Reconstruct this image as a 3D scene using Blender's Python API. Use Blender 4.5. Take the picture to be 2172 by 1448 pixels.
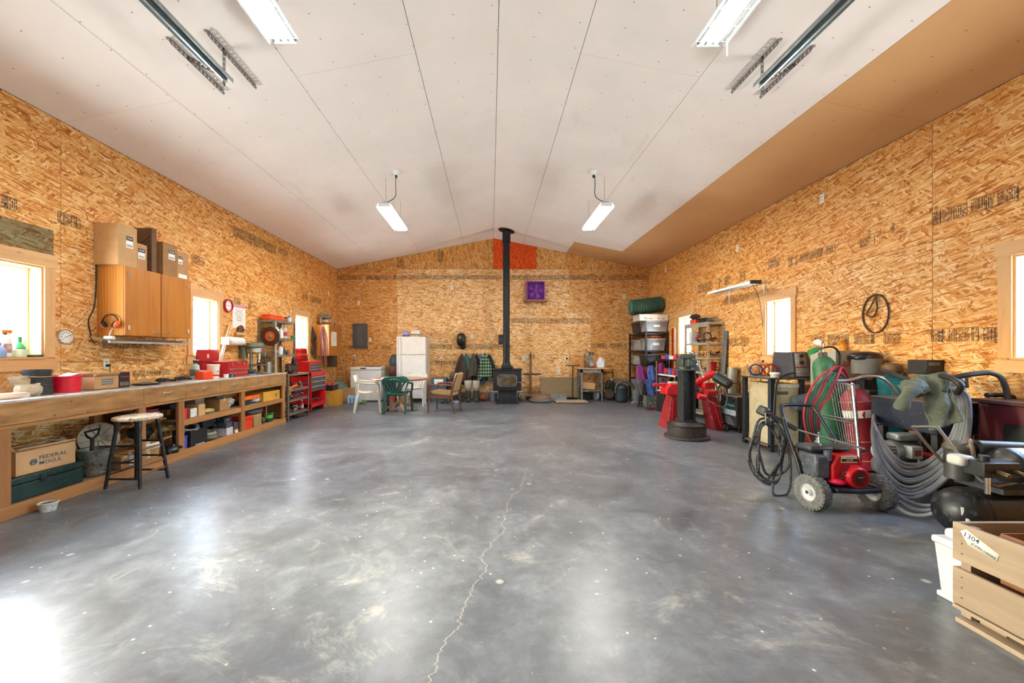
import bpy, math, random
from mathutils import Vector, Matrix, Euler, noise
random.seed(7)
R = math.radians
for o in list(bpy.data.objects): bpy.data.objects.remove(o)
S = bpy.context.scene
COL = S.collection
# ---------------- camera (one-point perspective, 14 mm, lens shift) ----------------
F, CX, CY, H = 845.0, 1041.0, 745.5, 1.327          # focal length in px of the 2172x1448 frame, vanishing point, eye height
cam = bpy.data.cameras.new('camera'); camo = bpy.data.objects.new('camera', cam); COL.objects.link(camo)
camo.location = (0, 0, H); camo.rotation_euler = (R(90), 0, 0)
cam.sensor_fit = 'HORIZONTAL'; cam.sensor_width = 36.0; cam.lens = 36.0*F/2172
cam.shift_x = (1086-CX)/2172; cam.shift_y = -(724-CY)/2172
cam.clip_start = .05; cam.clip_end = 400
S.camera = camo
# ---------------- world, daylight, exposure ----------------
W = bpy.data.worlds.new('sky'); S.world = W; W.use_nodes = True
bg = W.node_tree.nodes['Background']; bg.inputs[1].default_value = 4.0
sky = W.node_tree.nodes.new('ShaderNodeTexSky'); sky.sky_type = 'NISHITA'; sky.sun_disc = False; sky.sun_elevation = R(28); sky.sun_rotation = R(-80)
sky.air_density = 1.2; sky.dust_density = 3.0; sky.ozone_density = 1.0
_n = W.node_tree.nodes; _l = W.node_tree.links.new          # sunlit pale ground below the horizon, sky above it
_tc = _n.new('ShaderNodeTexCoord'); _sp = _n.new('ShaderNodeSeparateXYZ'); _l(_tc.outputs['Generated'], _sp.inputs[0])
_mr = _n.new('ShaderNodeMapRange'); _l(_sp.outputs[2], _mr.inputs[0]); _mr.inputs[1].default_value = .01; _mr.inputs[2].default_value = -.01
_mx = _n.new('ShaderNodeMix'); _mx.data_type = 'RGBA'; _l(_mr.outputs[0], _mx.inputs[0]); _l(sky.outputs[0], _mx.inputs[6]); _mx.inputs[7].default_value = (5.2, 5.1, 5.0, 1)
_l(_mx.outputs[2], bg.inputs[0])
S.view_settings.view_transform = 'Standard'; S.view_settings.look = 'None'; S.view_settings.gamma = 1
S.view_settings.use_curve_mapping = False; S.view_settings.exposure = 1.42
def portal(name, loc, rot, sx, sy):                  # sampling portals in the openings: they give no light of their own
    l = bpy.data.lights.new(name, 'AREA'); l.shape = 'RECTANGLE'; l.size = sx; l.size_y = sy; l.energy = 1; l.cycles.is_portal = True
    o = bpy.data.objects.new(name, l); COL.objects.link(o); o.location = loc; o.rotation_euler = rot
XL, XR, YB, YF = -4.35, 4.467, 11.27, -0.62          # wall planes
ZE, ZR, XRG = 3.66, 4.534, .075                      # eave, ridge height, ridge x
SLL, SLR = (ZR-ZE)/(XRG-XL), (ZR-ZE)/(XR-XRG)
WZ0, WZ1 = 1.275, 2.15                               # window opening heights
WINS_L = [(2.62, 3.87), (5.80, 6.354), (8.85, 9.442)]
WINS_R = [(2.15, 3.404), (5.916, 6.453), (8.85, 9.437)]
DOOR = (-2.38, 2.52, 3.25)
for a, b in WINS_L: portal('daylight_portal', (XL-.16, (a+b)/2, (WZ0+WZ1)/2), (0, R(-90), 0), WZ1-WZ0, b-a)
for a, b in WINS_R: portal('daylight_portal', (XR+.16, (a+b)/2, (WZ0+WZ1)/2), (0, R(90), 0), WZ1-WZ0, b-a)
# ---------------- pixel -> place ----------------
def P(u, v, Y): return Vector(((u-CX)/F*Y, Y, H-(v-CY)/F*Y))
def G(u, v, z=0): return P(u, v, F*(H-z)/(v-CY))
def LW(u, v, X=XL): return P(u, v, F*X/(u-CX))
def RWp(u, v, X=XR): return P(u, v, F*X/(u-CX))
def zceil(x): return ZR-SLL*(XRG-x) if x < XRG else ZR-SLR*(x-XRG)
# ---------------- mesh builder ----------------
class B:
    def __init__(s): s.v = []; s.f = []; s.mx = None
    def add(s, vs, fs):
        n = len(s.v)
        s.v += [(s.mx @ Vector(p)) if s.mx else Vector(p) for p in vs]
        s.f += [tuple(i+n for i in f) for f in fs]; return s
    def box(s, x0, x1, y0, y1, z0, z1):
        vs = [(x, y, z) for z in (z0, z1) for y in (y0, y1) for x in (x0, x1)]
        return s.add(vs, [(0, 2, 3, 1), (4, 5, 7, 6), (0, 1, 5, 4), (2, 6, 7, 3), (0, 4, 6, 2), (1, 3, 7, 5)])
    def cb(s, c, d, rot=None):                       # centred box, optional Euler
        vs = [Vector((sx*d[0]/2, sy*d[1]/2, sz*d[2]/2)) for sz in (-1, 1) for sy in (-1, 1) for sx in (-1, 1)]
        m = Euler(rot).to_matrix() if rot else Matrix.Identity(3)
        return s.add([m @ p + Vector(c) for p in vs], [(0, 2, 3, 1), (4, 5, 7, 6), (0, 1, 5, 4), (2, 6, 7, 3), (0, 4, 6, 2), (1, 3, 7, 5)])
    def beam(s, a, b, w, t, up=(0, 0, 1)):           # box from a to b, w along side, t along up
        a = Vector(a); b = Vector(b); d = (b-a).normalized(); u = Vector(up)
        if abs(d.dot(u)) > .99: u = Vector((1, 0, 0))
        sd = d.cross(u).normalized(); u = sd.cross(d)
        vs = [p+sd*w/2*i+u*t/2*j for p in (a, b) for j in (-1, 1) for i in (-1, 1)]
        return s.add(vs, [(0, 1, 3, 2), (4, 6, 7, 5), (0, 4, 5, 1), (2, 3, 7, 6), (0, 2, 6, 4), (1, 5, 7, 3)])
    def cyl(s, a, b, r0, r1=None, n=16, cap=True):
        a = Vector(a); b = Vector(b); r1 = r0 if r1 is None else r1
        d = (b-a).normalized(); e = d.orthogonal().normalized(); g = d.cross(e)
        vs = [p+(e*math.cos(2*math.pi*i/n)+g*math.sin(2*math.pi*i/n))*r for p, r in ((a, r0), (b, r1)) for i in range(n)]
        fs = [(i, (i+1) % n, n+(i+1) % n, n+i) for i in range(n)]
        if cap: fs += [tuple(range(n))[::-1], tuple(range(n, 2*n))]
        return s.add(vs, fs)
    def tube(s, pts, r, n=8, sm=0, closed=False, cap=True):
        pts = [Vector(p) for p in pts]
        if sm:
            q = []; m = len(pts)
            for i in range(m if closed else m-1):
                g = lambda k: pts[k % m] if closed else pts[max(0, min(m-1, k))]
                p0, p1, p2, p3 = g(i-1), g(i), g(i+1), g(i+2)
                for j in range(sm):
                    t = j/sm
                    q.append(.5*((2*p1)+(p2-p0)*t+(2*p0-5*p1+4*p2-p3)*t*t+(3*p1-p0-3*p2+p3)*t**3))
            if not closed: q.append(pts[-1])
            pts = q
        m = len(pts); vs = []; e = None
        for i, p in enumerate(pts):
            d = (pts[(i+1) % m]-pts[i-1]) if closed else (pts[min(i+1, m-1)]-pts[max(i-1, 0)])
            if d.length < 1e-9: d = Vector((0, 0, 1))
            d.normalize()
            e = d.orthogonal().normalized() if e is None else e-d*e.dot(d)
            if e.length < 1e-6: e = d.orthogonal()
            e.normalize(); g = d.cross(e)
            rr = r(i/(m-1)) if callable(r) else r
            vs += [p+(e*math.cos(2*math.pi*k/n)+g*math.sin(2*math.pi*k/n))*rr for k in range(n)]
        fs = [(i*n+k, i*n+(k+1) % n, ((i+1) % m)*n+(k+1) % n, ((i+1) % m)*n+k) for i in range(m if closed else m-1) for k in range(n)]
        if not closed and cap: fs += [tuple(range(n))[::-1], tuple(range((m-1)*n, m*n))]
        return s.add(vs, fs)
    def lathe(s, prof, c=(0, 0, 0), n=24, axis=(0, 0, 1), cap=True):   # prof: (radius, height)
        c = Vector(c); d = Vector(axis).normalized(); e = d.orthogonal().normalized() if abs(d.z) < .999 else Vector((1, 0, 0)); g = d.cross(e)
        vs = []
        for r, z in prof: vs += [c+d*z+(e*math.cos(2*math.pi*i/n)+g*math.sin(2*math.pi*i/n))*r for i in range(n)]
        fs = [(j*n+i, j*n+(i+1) % n, (j+1)*n+(i+1) % n, (j+1)*n+i) for j in range(len(prof)-1) for i in range(n)]
        if cap:
            if prof[0][0] > 1e-5: fs.append(tuple(range(n))[::-1])
            if prof[-1][0] > 1e-5: fs.append(tuple(range((len(prof)-1)*n, len(prof)*n)))
        return s.add(vs, fs)
    def ell(s, c, r, n=16, m=9, rough=0, seed=0, sq=1.0, rot=None):
        r = (r, r, r) if not hasattr(r, '__len__') else r; c = Vector(c); vs = []
        pw = lambda x: math.copysign(abs(x)**sq, x)
        mt = Euler(rot).to_matrix() if rot else None
        for j in range(m+1):
            t = math.pi*j/m-math.pi/2
            for i in range(n):
                a = 2*math.pi*i/n
                p = Vector((pw(math.cos(t))*pw(math.cos(a))*r[0], pw(math.cos(t))*pw(math.sin(a))*r[1], pw(math.sin(t))*r[2]))
                if rough:
                    q = Vector((math.cos(t)*math.cos(a), math.cos(t)*math.sin(a), math.sin(t)))
                    p *= 1+rough*noise.noise(q*2.3+Vector((seed*7.1, seed*3.3, seed)))+rough*.5*noise.noise(q*6+Vector((seed, 0, 9)))
                vs.append(c+((mt @ p) if mt else p))
        return s.add(vs, [(j*n+i, j*n+(i+1) % n, (j+1)*n+(i+1) % n, (j+1)*n+i) for j in range(m) for i in range(n)])
    def prism(s, poly, h0, h1, ax='z'):              # poly extruded along ax
        k = len(poly)
        tr = {'z': lambda a, b, h: (a, b, h), 'y': lambda a, b, h: (a, h, b), 'x': lambda a, b, h: (h, a, b)}[ax]
        vs = [tr(a, b, h) for h in (h0, h1) for a, b in poly]
        return s.add(vs, [tuple(range(k))[::-1], tuple(range(k, 2*k))]+[(i, (i+1) % k, k+(i+1) % k, k+i) for i in range(k)])
    def grid(s, fn, nu, nv):                         # fn(u,v) in 0..1 -> point
        vs = [fn(i/nu, j/nv) for j in range(nv+1) for i in range(nu+1)]
        return s.add(vs, [(j*(nu+1)+i, j*(nu+1)+i+1, (j+1)*(nu+1)+i+1, (j+1)*(nu+1)+i) for j in range(nv) for i in range(nu)])
    def torus(s, c, Rr, r, axis=(0, 0, 1), n=28, m=8, a0=0, a1=None):
        d = Vector(axis).normalized(); e = d.orthogonal().normalized(); g = d.cross(e); c = Vector(c)
        full = a1 is None; a1 = 2*math.pi if full else a1
        pts = [c+(e*math.cos(a0+(a1-a0)*i/n)+g*math.sin(a0+(a1-a0)*i/n))*Rr for i in range(n if full else n+1)]
        return s.tube(pts, r, m, closed=full)
    def open_box(s, x0, x1, y0, y1, z0, z1, t=.006):
        s.box(x0, x1, y0, y1, z0, z0+t)
        s.box(x0, x0+t, y0, y1, z0, z1); s.box(x1-t, x1, y0, y1, z0, z1)
        s.box(x0+t, x1-t, y0, y0+t, z0, z1); return s.box(x0+t, x1-t, y1-t, y1, z0, z1)
OFF = {}
def mesh_of(b, name, off=Vector((0, 0, 0)), ang=35):
    me = bpy.data.meshes.new(name)
    me.from_pydata([p-off for p in b.v], [], b.f); me.validate()
    if ang:
        me.polygons.foreach_set('use_smooth', [True]*len(me.polygons)); me.set_sharp_from_angle(angle=R(ang))
    return me
def link(name, me, m, parent=None, bevel=0, solid=0, sub=0):
    o = bpy.data.objects.new(name, me); COL.objects.link(o)
    if m and not me.materials: me.materials.append(m)
    if parent: o.parent = parent
    if solid:
        k = o.modifiers.new('solid', 'SOLIDIFY'); k.thickness = solid; k.offset = 0
    if bevel:
        k = o.modifiers.new('bevel', 'BEVEL'); k.width = bevel; k.segments = 2; k.limit_method = 'ANGLE'; k.angle_limit = R(40)
    if sub:
        k = o.modifiers.new('sub', 'SUBSURF'); k.levels = sub; k.render_levels = sub
    return o
def part(b, name, m, parent, bevel=0, solid=0, sub=0, label=None, ang=35):
    off = OFF.get(parent, Vector((0, 0, 0)))
    o = link(name, mesh_of(b, name, off, ang), m, parent, bevel, solid, sub); OFF[o] = off
    if label: o['label'] = label
    return o
def tag(o, label, cat=None, group=None, kind=None):
    if label: o['label'] = label
    if cat: o['category'] = cat
    if group: o['group'] = group
    if kind: o['kind'] = kind
    return o
def thing(name, label, cat, loc=(0, 0, 0), rz=0, group=None, local=False):
    o = bpy.data.objects.new(name, None); COL.objects.link(o); o.location = loc; o.rotation_euler = (0, 0, rz); o.empty_display_size = .05
    OFF[o] = Vector((0, 0, 0)) if local else Vector(loc)
    return tag(o, label, cat, group)
def solo(b, name, m, label, cat, group=None, bevel=0, solid=0, sub=0, kind=None, ang=35):
    lo = [min(p[i] for p in b.v) for i in range(3)]; hi = [max(p[i] for p in b.v) for i in range(3)]
    off = Vector(((lo[0]+hi[0])/2, (lo[1]+hi[1])/2, lo[2]))
    o = link(name, mesh_of(b, name, off, ang), m, None, bevel, solid, sub); o.location = off; OFF[o] = off
    return tag(o, label, cat, group, kind)
def struct(b, name, m, label=None, parent=None, bevel=0):
    o = link(name, mesh_of(b, name), m, parent, bevel); OFF[o] = Vector((0, 0, 0))
    if not parent: o['kind'] = 'structure'
    if label: o['label'] = label
    return o
def copy_tree(o, parent=None):
    c = o.copy(); COL.objects.link(c); c.parent = parent
    for ch in list(o.children): copy_tree(ch, c)
    return c
# ---------------- materials ----------------
def lin(h):
    if not isinstance(h, str): return tuple(h)
    c = [int(h[i:i+2], 16)/255 for i in (0, 2, 4)]
    return tuple(x/12.92 if x <= .04045 else ((x+.055)/1.055)**2.4 for x in c)
class NT:
    def __init__(s, name):
        s.m = bpy.data.materials.new(name); s.m.use_nodes = True; s.t = s.m.node_tree; s.b = s.t.nodes['Principled BSDF']
    def n(s, ty, ins=None, **pr):
        d = s.t.nodes.new('ShaderNode'+ty)
        for k, v in pr.items(): setattr(d, k, v)
        for k, v in (ins or {}).items(): s.put(d.inputs[k], v)
        return d
    def put(s, sock, v):
        if isinstance(v, bpy.types.NodeSocket): s.t.links.new(v, sock)
        else:
            try: sock.default_value = v
            except Exception: sock.default_value = (*v, 1)
    def ma(s, op, a, b=0, c=0, clamp=False): 
        d = s.n('Math', {0: a, 1: b, 2: c}, operation=op); d.use_clamp = clamp; return d.outputs[0]
    def vm(s, op, a, b=(0, 0, 0)): return s.n('VectorMath', {0: a, 1: b}, operation=op).outputs[0]
    def mix(s, f, a, b, mode='MIX'):
        d = s.n('Mix', data_type='RGBA', blend_type=mode); s.put(d.inputs[0], f)
        s.put(d.inputs[6], a if not isinstance(a, tuple) or len(a) == 4 else (*a, 1)); s.put(d.inputs[7], b if not isinstance(b, tuple) or len(b) == 4 else (*b, 1)); return d.outputs[2]
    def ramp(s, f, stops, interp='LINEAR'):
        d = s.n('ValToRGB', {0: f}); d.color_ramp.interpolation = interp; e = d.color_ramp.elements
        while len(e) < len(stops): e.new(.5)
        for i, (p, c) in enumerate(stops): e[i].position = p; e[i].color = (*lin(c), 1)
        return d.outputs[0]
    def noise(s, vec, scale, detail=3, rough=.55, dist=0): return s.n('TexNoise', {'Vector': vec, 'Scale': scale, 'Detail': detail, 'Roughness': rough, 'Distortion': dist})
    def sm(s, x, a, b): return s.n('MapRange', {0: x, 1: a, 2: b, 3: 0., 4: 1.}, interpolation_type='SMOOTHSTEP').outputs[0]
    def bump(s, h, st=.3, d=.01): s.t.links.new(s.n('Bump', {'Strength': st, 'Distance': d, 'Height': h}).outputs[0], s.b.inputs['Normal'])
    def out(s, col=None, rough=None, metal=None, **k):
        if col is not None: s.put(s.b.inputs['Base Color'], col if not isinstance(col, tuple) or len(col) == 4 else (*col, 1))
        if rough is not None: s.put(s.b.inputs['Roughness'], rough)
        if metal is not None: s.put(s.b.inputs['Metallic'], metal)
        for q, v in k.items(): s.put(s.b.inputs[q.replace('_', ' ')], v)
        return s.m
MATS = {}
def M(h, rough=.55, metal=0.0, var=.12, sc=9, wear=None, wa=.3, kind=''):
    """plain paint / plastic / metal with a little mottling; wear = colour of scuffs"""
    key = (h, rough, metal, var, sc, wear, wa)
    if key in MATS: return MATS[key]
    t = NT('m_'+h); tc = t.n('TexCoord').outputs['Object']
    n = t.noise(tc, sc, 4).outputs[0]; c = lin(h)
    col = t.mix(t.sm(n, .3, .7), tuple(x*(1-var) for x in c), tuple(min(1, x*(1+var)) for x in c))
    if wear:
        n2 = t.noise(tc, sc*2.7, 6, .7).outputs[0]
        col = t.mix(t.sm(n2, .62-wa*.25, .72-wa*.2), col, lin(wear))
    n3 = t.noise(tc, sc*5, 3).outputs[0]
    MATS[key] = t.out(col, t.ma('MULTIPLY_ADD', n3, .2, rough-.1), metal); return MATS[key]
def wood(h0, h1, axis=1, sc=1.0, rough=.6, knots=True, key=None):
    k = ('wood', h0, h1, axis, sc, rough)
    if k in MATS: return MATS[k]
    t = NT('wood_'+h0); tc = t.n('TexCoord').outputs['Object']; oi = t.n('ObjectInfo').outputs['Random']
    off = t.n('CombineXYZ', {0: t.ma('MULTIPLY', oi, 13.), 1: t.ma('MULTIPLY', oi, 29.), 2: t.ma('MULTIPLY', oi, 17.)}).outputs[0]
    s = [9*sc, 9*sc, 9*sc]; s[axis] = .7*sc
    v = t.vm('MULTIPLY', t.vm('ADD', tc, off), tuple(s))
    n = t.noise(v, 1.6, 4, .6, .6).outputs[0]
    wv = t.n('TexWave', {'Vector': t.vm('MULTIPLY', t.vm('ADD', tc, off), tuple(x*.55 for x in s)), 'Scale': 2.2, 'Distortion': 5., 'Detail': 3., 'Detail Scale': 1.2}).outputs['Fac' if 'Fac' in [q.name for q in t.n('TexWave').outputs] else 1]
    col = t.mix(t.ma('MULTIPLY_ADD', wv, .45, t.ma('MULTIPLY', n, .55)), lin(h0), lin(h1))
    if knots:
        vs = [1.9, 1.9, 1.9]; vs[axis] = 1.2
        vo = t.n('TexVoronoi', {'Vector': t.vm('MULTIPLY', t.vm('ADD', tc, off), tuple(x*2 for x in vs)), 'Scale': 1.2}).outputs['Distance']
        kn = t.sm(vo, .09, .03); col = t.mix(t.ma('MULTIPLY', kn, .75), col, lin('5a3315'))
    fine = t.noise(t.vm('MULTIPLY', v, (4, 4, 4)), 4, 2).outputs[0]
    col = t.mix(.25, col, t.mix(fine, tuple(x*.55 for x in lin(h0)), tuple(min(1, x*1.2) for x in lin(h1))))
    MATS[k] = t.out(col, rough); return MATS[k]
def glass(tint='ffffff', rough=.05, alpha=.25, key='g'):
    k = ('glass', tint, rough, alpha)
    if k in MATS: return MATS[k]
    t = NT('clear_'+tint); b = t.b; tr = t.n('BsdfTransparent', {0: (*lin(tint), 1)})
    n = t.noise(t.n('TexCoord').outputs['Object'], 14, 4).outputs[0]
    t.out(lin(tint), rough); f = t.ma('MULTIPLY_ADD', n, .12, alpha-.06)
    mx = t.n('MixShader', {0: f, 1: tr.outputs[0], 2: b.outputs[0]}); t.t.links.new(mx.outputs[0], t.t.nodes['Material Output'].inputs[0])
    MATS[k] = t.m; return t.m
def emit(h, st):
    t = NT('emit_'+h); n = t.noise(t.n('TexCoord').outputs['Object'], 2, 2).outputs[0]
    t.out(lin(h), .4, Emission_Color=lin(h), Emission_Strength=t.ma('MULTIPLY_ADD', n, st*.05, st)); return t.m
# ---------------- lettering ----------------
TXT = {}
def lettering(s, size, mx, m, parent, name='lettering', bold=0, width=None):
    if s not in TXT:
        c = bpy.data.curves.new('txt', 'FONT'); c.body = s; c.size = 1; c.align_x = 'CENTER'; c.align_y = 'CENTER'; c.resolution_u = 2; c.offset = .003
        o = bpy.data.objects.new('txt', c); me = bpy.data.meshes.new_from_object(o); bpy.data.objects.remove(o)
        TXT[s] = me
    me = TXT[s].copy(); xs = [v.co.x for v in me.vertices]; w = max(xs)-min(xs)
    sx = width/w if width else size
    me.transform(mx @ Matrix.Diagonal((sx, size, size, 1)))
    off = OFF.get(parent, Vector((0, 0, 0))); me.transform(Matrix.Translation(-off))
    me.materials.clear(); return link(name, me, m, parent)
def frame(o, x, y):                                   # matrix with text x / y directions
    x = Vector(x).normalized(); y = Vector(y).normalized(); z = x.cross(y)
    return Matrix.Translation(Vector(o)) @ Matrix((x, y, z)).transposed().to_4x4()
# ---------------- OSB board ----------------
def osb_mat(plane, name, tone=1.0):
    t = NT(name); tc = t.n('TexCoord').outputs['Object']; oi = t.n('ObjectInfo')
    sp = t.n('SeparateXYZ', {0: tc}).outputs; a, b = {'xz': (0, 2), 'yz': (1, 2), 'zx': (2, 0), 'xy': (0, 1)}[plane]
    r = t.ma('MULTIPLY', oi.outputs['Random'], 37.)
    v = t.n('CombineXYZ', {0: t.ma('ADD', sp[a], r), 1: t.ma('ADD', sp[b], r), 2: 0.}).outputs[0]
    dn = t.noise(v, 11, 1).outputs['Color']
    v = t.vm('ADD', v, t.vm('MULTIPLY', t.vm('SUBTRACT', dn, (.5, .5, .5)), (.013, .013, 0)))
    stops = [(0, 'a2602a'), (.08, 'bd7d38'), (.24, 'd29a56'), (.45, 'ddb071'), (.66, 'e7c48c'), (.86, 'eed3a6'), (1, 'f7e7c8')]
    layers = [(3, .10, .03, 0), (34, .10, .024, .4), (-13, .11, .02, .38), (67, .08, .018, .62), (-46, .09, .018, .55), (10, .10, .014, .52)]
    gr = t.noise(t.vm('MULTIPLY', v, (9, 60, 1)), 1., 2).outputs[0]
    col = None; hgt = None
    for k, (ang, L, wd, thr) in enumerate(layers):
        q = t.n('VectorRotate', {'Vector': v, 'Angle': R(ang)}, rotation_type='Z_AXIS').outputs[0]
        q = t.vm('ADD', t.vm('MULTIPLY', q, (1/L, 1/wd, 1)), (k*3.7, k*9.1, k*1.3))
        vo = t.n('TexVoronoi', {'Vector': q, 'Scale': 1., 'Randomness': 1.}, voronoi_dimensions='2D')
        cc = t.n('SeparateColor', {0: vo.outputs['Color']}).outputs
        sh = t.ma('SUBTRACT', t.ma('MULTIPLY_ADD', gr, .22, cc[0]), t.ma('MULTIPLY_ADD', vo.outputs['Distance'], .27, .03), clamp=True)
        if k == 0: val = sh; hgt = cc[1]
        else:
            d = t.n('Mix', data_type='FLOAT'); t.put(d.inputs[0], t.ma('GREATER_THAN', cc[1], thr)); t.put(d.inputs[2], val); t.put(d.inputs[3], sh); val = d.outputs[0]
    col = t.ramp(val, stops)
    big = t.noise(v, 1.1, 1).outputs[0]
    col = t.mix(t.ma('MULTIPLY', t.sm(big, .3, .75), .25), col, lin('c8802f'))
    col = t.mix(1., col, oi.outputs['Color'], 'MULTIPLY')
    return t.out(col, .62, Specular_IOR_Level=.3)
OSB = {p: osb_mat(p, 'osb_'+p) for p in ('xz', 'yz', 'zx')}
def cells(rect, holes):                                # rect minus holes -> rects
    a0, a1, b0, b1 = rect
    hs = [h for h in holes if h[0] < a1 and h[1] > a0 and h[2] < b1 and h[3] > b0]
    As = sorted({a0, a1, *[min(max(x, a0), a1) for h in hs for x in h[:2]]}); Bs = sorted({b0, b1, *[min(max(x, b0), b1) for h in hs for x in h[2:]]})
    return [(p, q, r, s) for p, q in zip(As, As[1:]) for r, s in zip(Bs, Bs[1:]) if not any(h[0] <= p and h[1] >= q and h[2] <= r and h[3] >= s for h in hs)]
GAP = .0022
STAMP = M('2a2018', .7, var=.3, sc=60)
def side_wall(name, X, sgn, wins, tints):
    holes = [(a, b, WZ0, WZ1) for a, b in wins]
    bk = B()
    for y0, y1, z0, z1 in cells((YF-.2, YB+.2, -.1, ZE), holes): bk.box(min(X+sgn*.0127, X+sgn*.17), max(X+sgn*.0127, X+sgn*.17), y0, y1, z0, z1)
    w = struct(bk, name, M('6b4a28', .8)); k = 0
    for row in range(3):
        z0, z1 = row*1.22+(.012 if row == 0 else 0), min((row+1)*1.22, ZE-.001)
        off = -.87 if row != 1 else -.87
        for i in range(5):
            y0, y1 = max(4.03-2.44*2+i*2.44, YF), min(4.03-2.44+i*2.44, YB-.001)
            if y1 <= y0: continue
            b = B()
            for a0, a1, c0, c1 in cells((y0+GAP, y1-GAP, z0+GAP, z1-GAP), holes): b.box(min(X, X+sgn*.0127), max(X, X+sgn*.0127), a0, a1, c0, c1)
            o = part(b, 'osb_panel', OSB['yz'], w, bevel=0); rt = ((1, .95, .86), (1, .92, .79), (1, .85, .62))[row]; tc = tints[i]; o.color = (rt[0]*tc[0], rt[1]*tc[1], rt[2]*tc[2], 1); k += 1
    return w
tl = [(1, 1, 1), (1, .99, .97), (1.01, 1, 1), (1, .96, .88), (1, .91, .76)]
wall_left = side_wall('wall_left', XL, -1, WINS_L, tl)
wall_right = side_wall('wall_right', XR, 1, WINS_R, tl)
# back wall
bk = B(); bk.prism([(XL-.2, -.1), (XR+.2, -.1), (XR+.2, ZE), (XRG, ZR), (XL-.2, ZE)], YB+.0127, YB+.2, 'y')
wall_back = struct(bk, 'wall_back', M('6b4a28', .8))
xb = lambda u: (u-CX)/75.0
for row, seams in enumerate([[842, 1025, 1208], [887, 1070, 1253], [842, 1025, 1208]]):
    xs = [XL]+[xb(u) for u in seams]+[XR]
    if row == 1: xs = [XL, xb(842)]+[xb(u) for u in seams]+[XR]
    for i, (x0, x1) in enumerate(zip(xs, xs[1:])):
        z0 = row*1.22+(.18 if row == 0 else 0)
        b = B().box(x0+GAP, x1-GAP, YB, YB+.0127, z0+GAP, min((row+1)*1.22, ZE)-GAP)
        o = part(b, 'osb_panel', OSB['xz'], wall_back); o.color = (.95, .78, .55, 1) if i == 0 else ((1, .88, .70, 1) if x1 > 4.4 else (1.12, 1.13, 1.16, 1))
b = B().box(XL, XR, YB+.004, YB+.0127, -.05, .18); part(b, 'stem_wall', M('8d8a83', .8, var=.2), wall_back)
zg = lambda x: zceil(x)
gx = [XL, xb(773), xb(864), xb(955), XRG, xb(1138), xb(1229), xb(1320), XR]
for i, (x0, x1) in enumerate(zip(gx, gx[1:])):
    x0 += GAP; x1 -= GAP
    b = B().prism([(x0, ZE+GAP), (x1, ZE+GAP), (x1, max(zg(x1)-.002, ZE+.003)), (x0, max(zg(x0)-.002, ZE+.003))], YB, YB+.0127, 'y')
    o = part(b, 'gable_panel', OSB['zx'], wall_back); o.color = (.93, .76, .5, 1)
    if i == 4: o.color = (1.0, .2, .03, 1); o['label'] = 'red stained gable panel'
# front wall behind the camera, with the open overhead-door bay
b = B().box(XL, DOOR[0], YF-.15, YF, -.05, ZE).box(DOOR[1], XR, YF-.15, YF, -.05, ZE).box(DOOR[0], DOOR[1], YF-.15, YF, DOOR[2], ZE)
b.prism([(XL, ZE), (XR, ZE), (XRG, ZR)], YF-.15, YF, 'y')
o = struct(b, 'wall_front', OSB['xz']); o.color = (1, .93, .82, 1)
door = struct(B().box(DOOR[0], DOOR[1], YF-.12, YF-.1, 0, DOOR[2]), 'door_1', M('d8d4cc', .5), 'closed white sectional overhead door')
for i in range(6):
    h = DOOR[2]/6; part(B().box(DOOR[0]+.01, DOOR[1]-.01, YF-.1, YF-.05, i*h+.004, (i+1)*h-.004), 'door_section', M('e2dfd8', .45, var=.05), door, bevel=.004)
# ---------------- concrete floor ----------------
t = NT('concrete'); tc = t.n('TexCoord').outputs['Object']
n1 = t.noise(tc, .55, 5, .6, .5).outputs[0]; n2 = t.noise(tc, 2.6, 8, .72, .8).outputs[0]; n3 = t.noise(tc, 11, 8, .75).outputs[0]
col = t.ramp(t.ma('ADD', t.ma('MULTIPLY', n1, .45), t.ma('MULTIPLY', n2, .55)), [(.3, '3a4048'), (.43, '596069'), (.54, '707780'), (.68, '91989d')])
col = t.mix(t.ma('MULTIPLY', t.sm(n3, .42, .68), .38), col, lin('4c4d49'))
st = t.noise(t.vm('MULTIPLY', tc, (1, 1.4, 1)), 1.15, 9, .78, 1.6).outputs[0]
col = t.mix(t.ma('MULTIPLY', t.sm(st, .54, .68), .5), col, lin('b9b8b0'))
st2 = t.noise(t.vm('ADD', t.vm('MULTIPLY', tc, (1.3, .8, 1)), (31, 7, 0)), 1.7, 9, .75, 1.2).outputs[0]
col = t.mix(t.ma('MULTIPLY', t.sm(st2, .52, .74), .5), col, lin('3a3b3a'))
vo = t.n('TexVoronoi', {'Vector': tc, 'Scale': 17., 'Randomness': 1.}); cs = t.n('SeparateColor', {0: vo.outputs['Color']}).outputs
n4 = t.noise(tc, 5.5, 10, .8, .4).outputs[0]; col = t.mix(t.ma('MULTIPLY', t.sm(n4, .46, .62), .3), col, lin('53585c')); col = t.mix(t.ma('MULTIPLY', t.sm(n4, .44, .34), .35), col, lin('a9aba9'))
spk = t.ma('MULTIPLY', t.sm(vo.outputs['Distance'], .16, .08), t.ma('GREATER_THAN', cs[0], .87)); col = t.mix(spk, col, lin('d8d6cc'))
vo2 = t.n('TexVoronoi', {'Vector': tc, 'Scale': 6.5}); c2 = t.n('SeparateColor', {0: vo2.outputs['Color']}).outputs
col = t.mix(t.ma('MULTIPLY', t.ma('MULTIPLY', t.sm(vo2.outputs['Distance'], .2, .1), t.ma('GREATER_THAN', c2[1], .93)), .6), col, lin('cfcdc2'))
sc = t.noise(t.vm('MULTIPLY', t.n('VectorRotate', {'Vector': tc, 'Angle': R(35)}, rotation_type='Z_AXIS').outputs[0], (2.2, 26, 1)), 1.4, 2).outputs[0]
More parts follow.
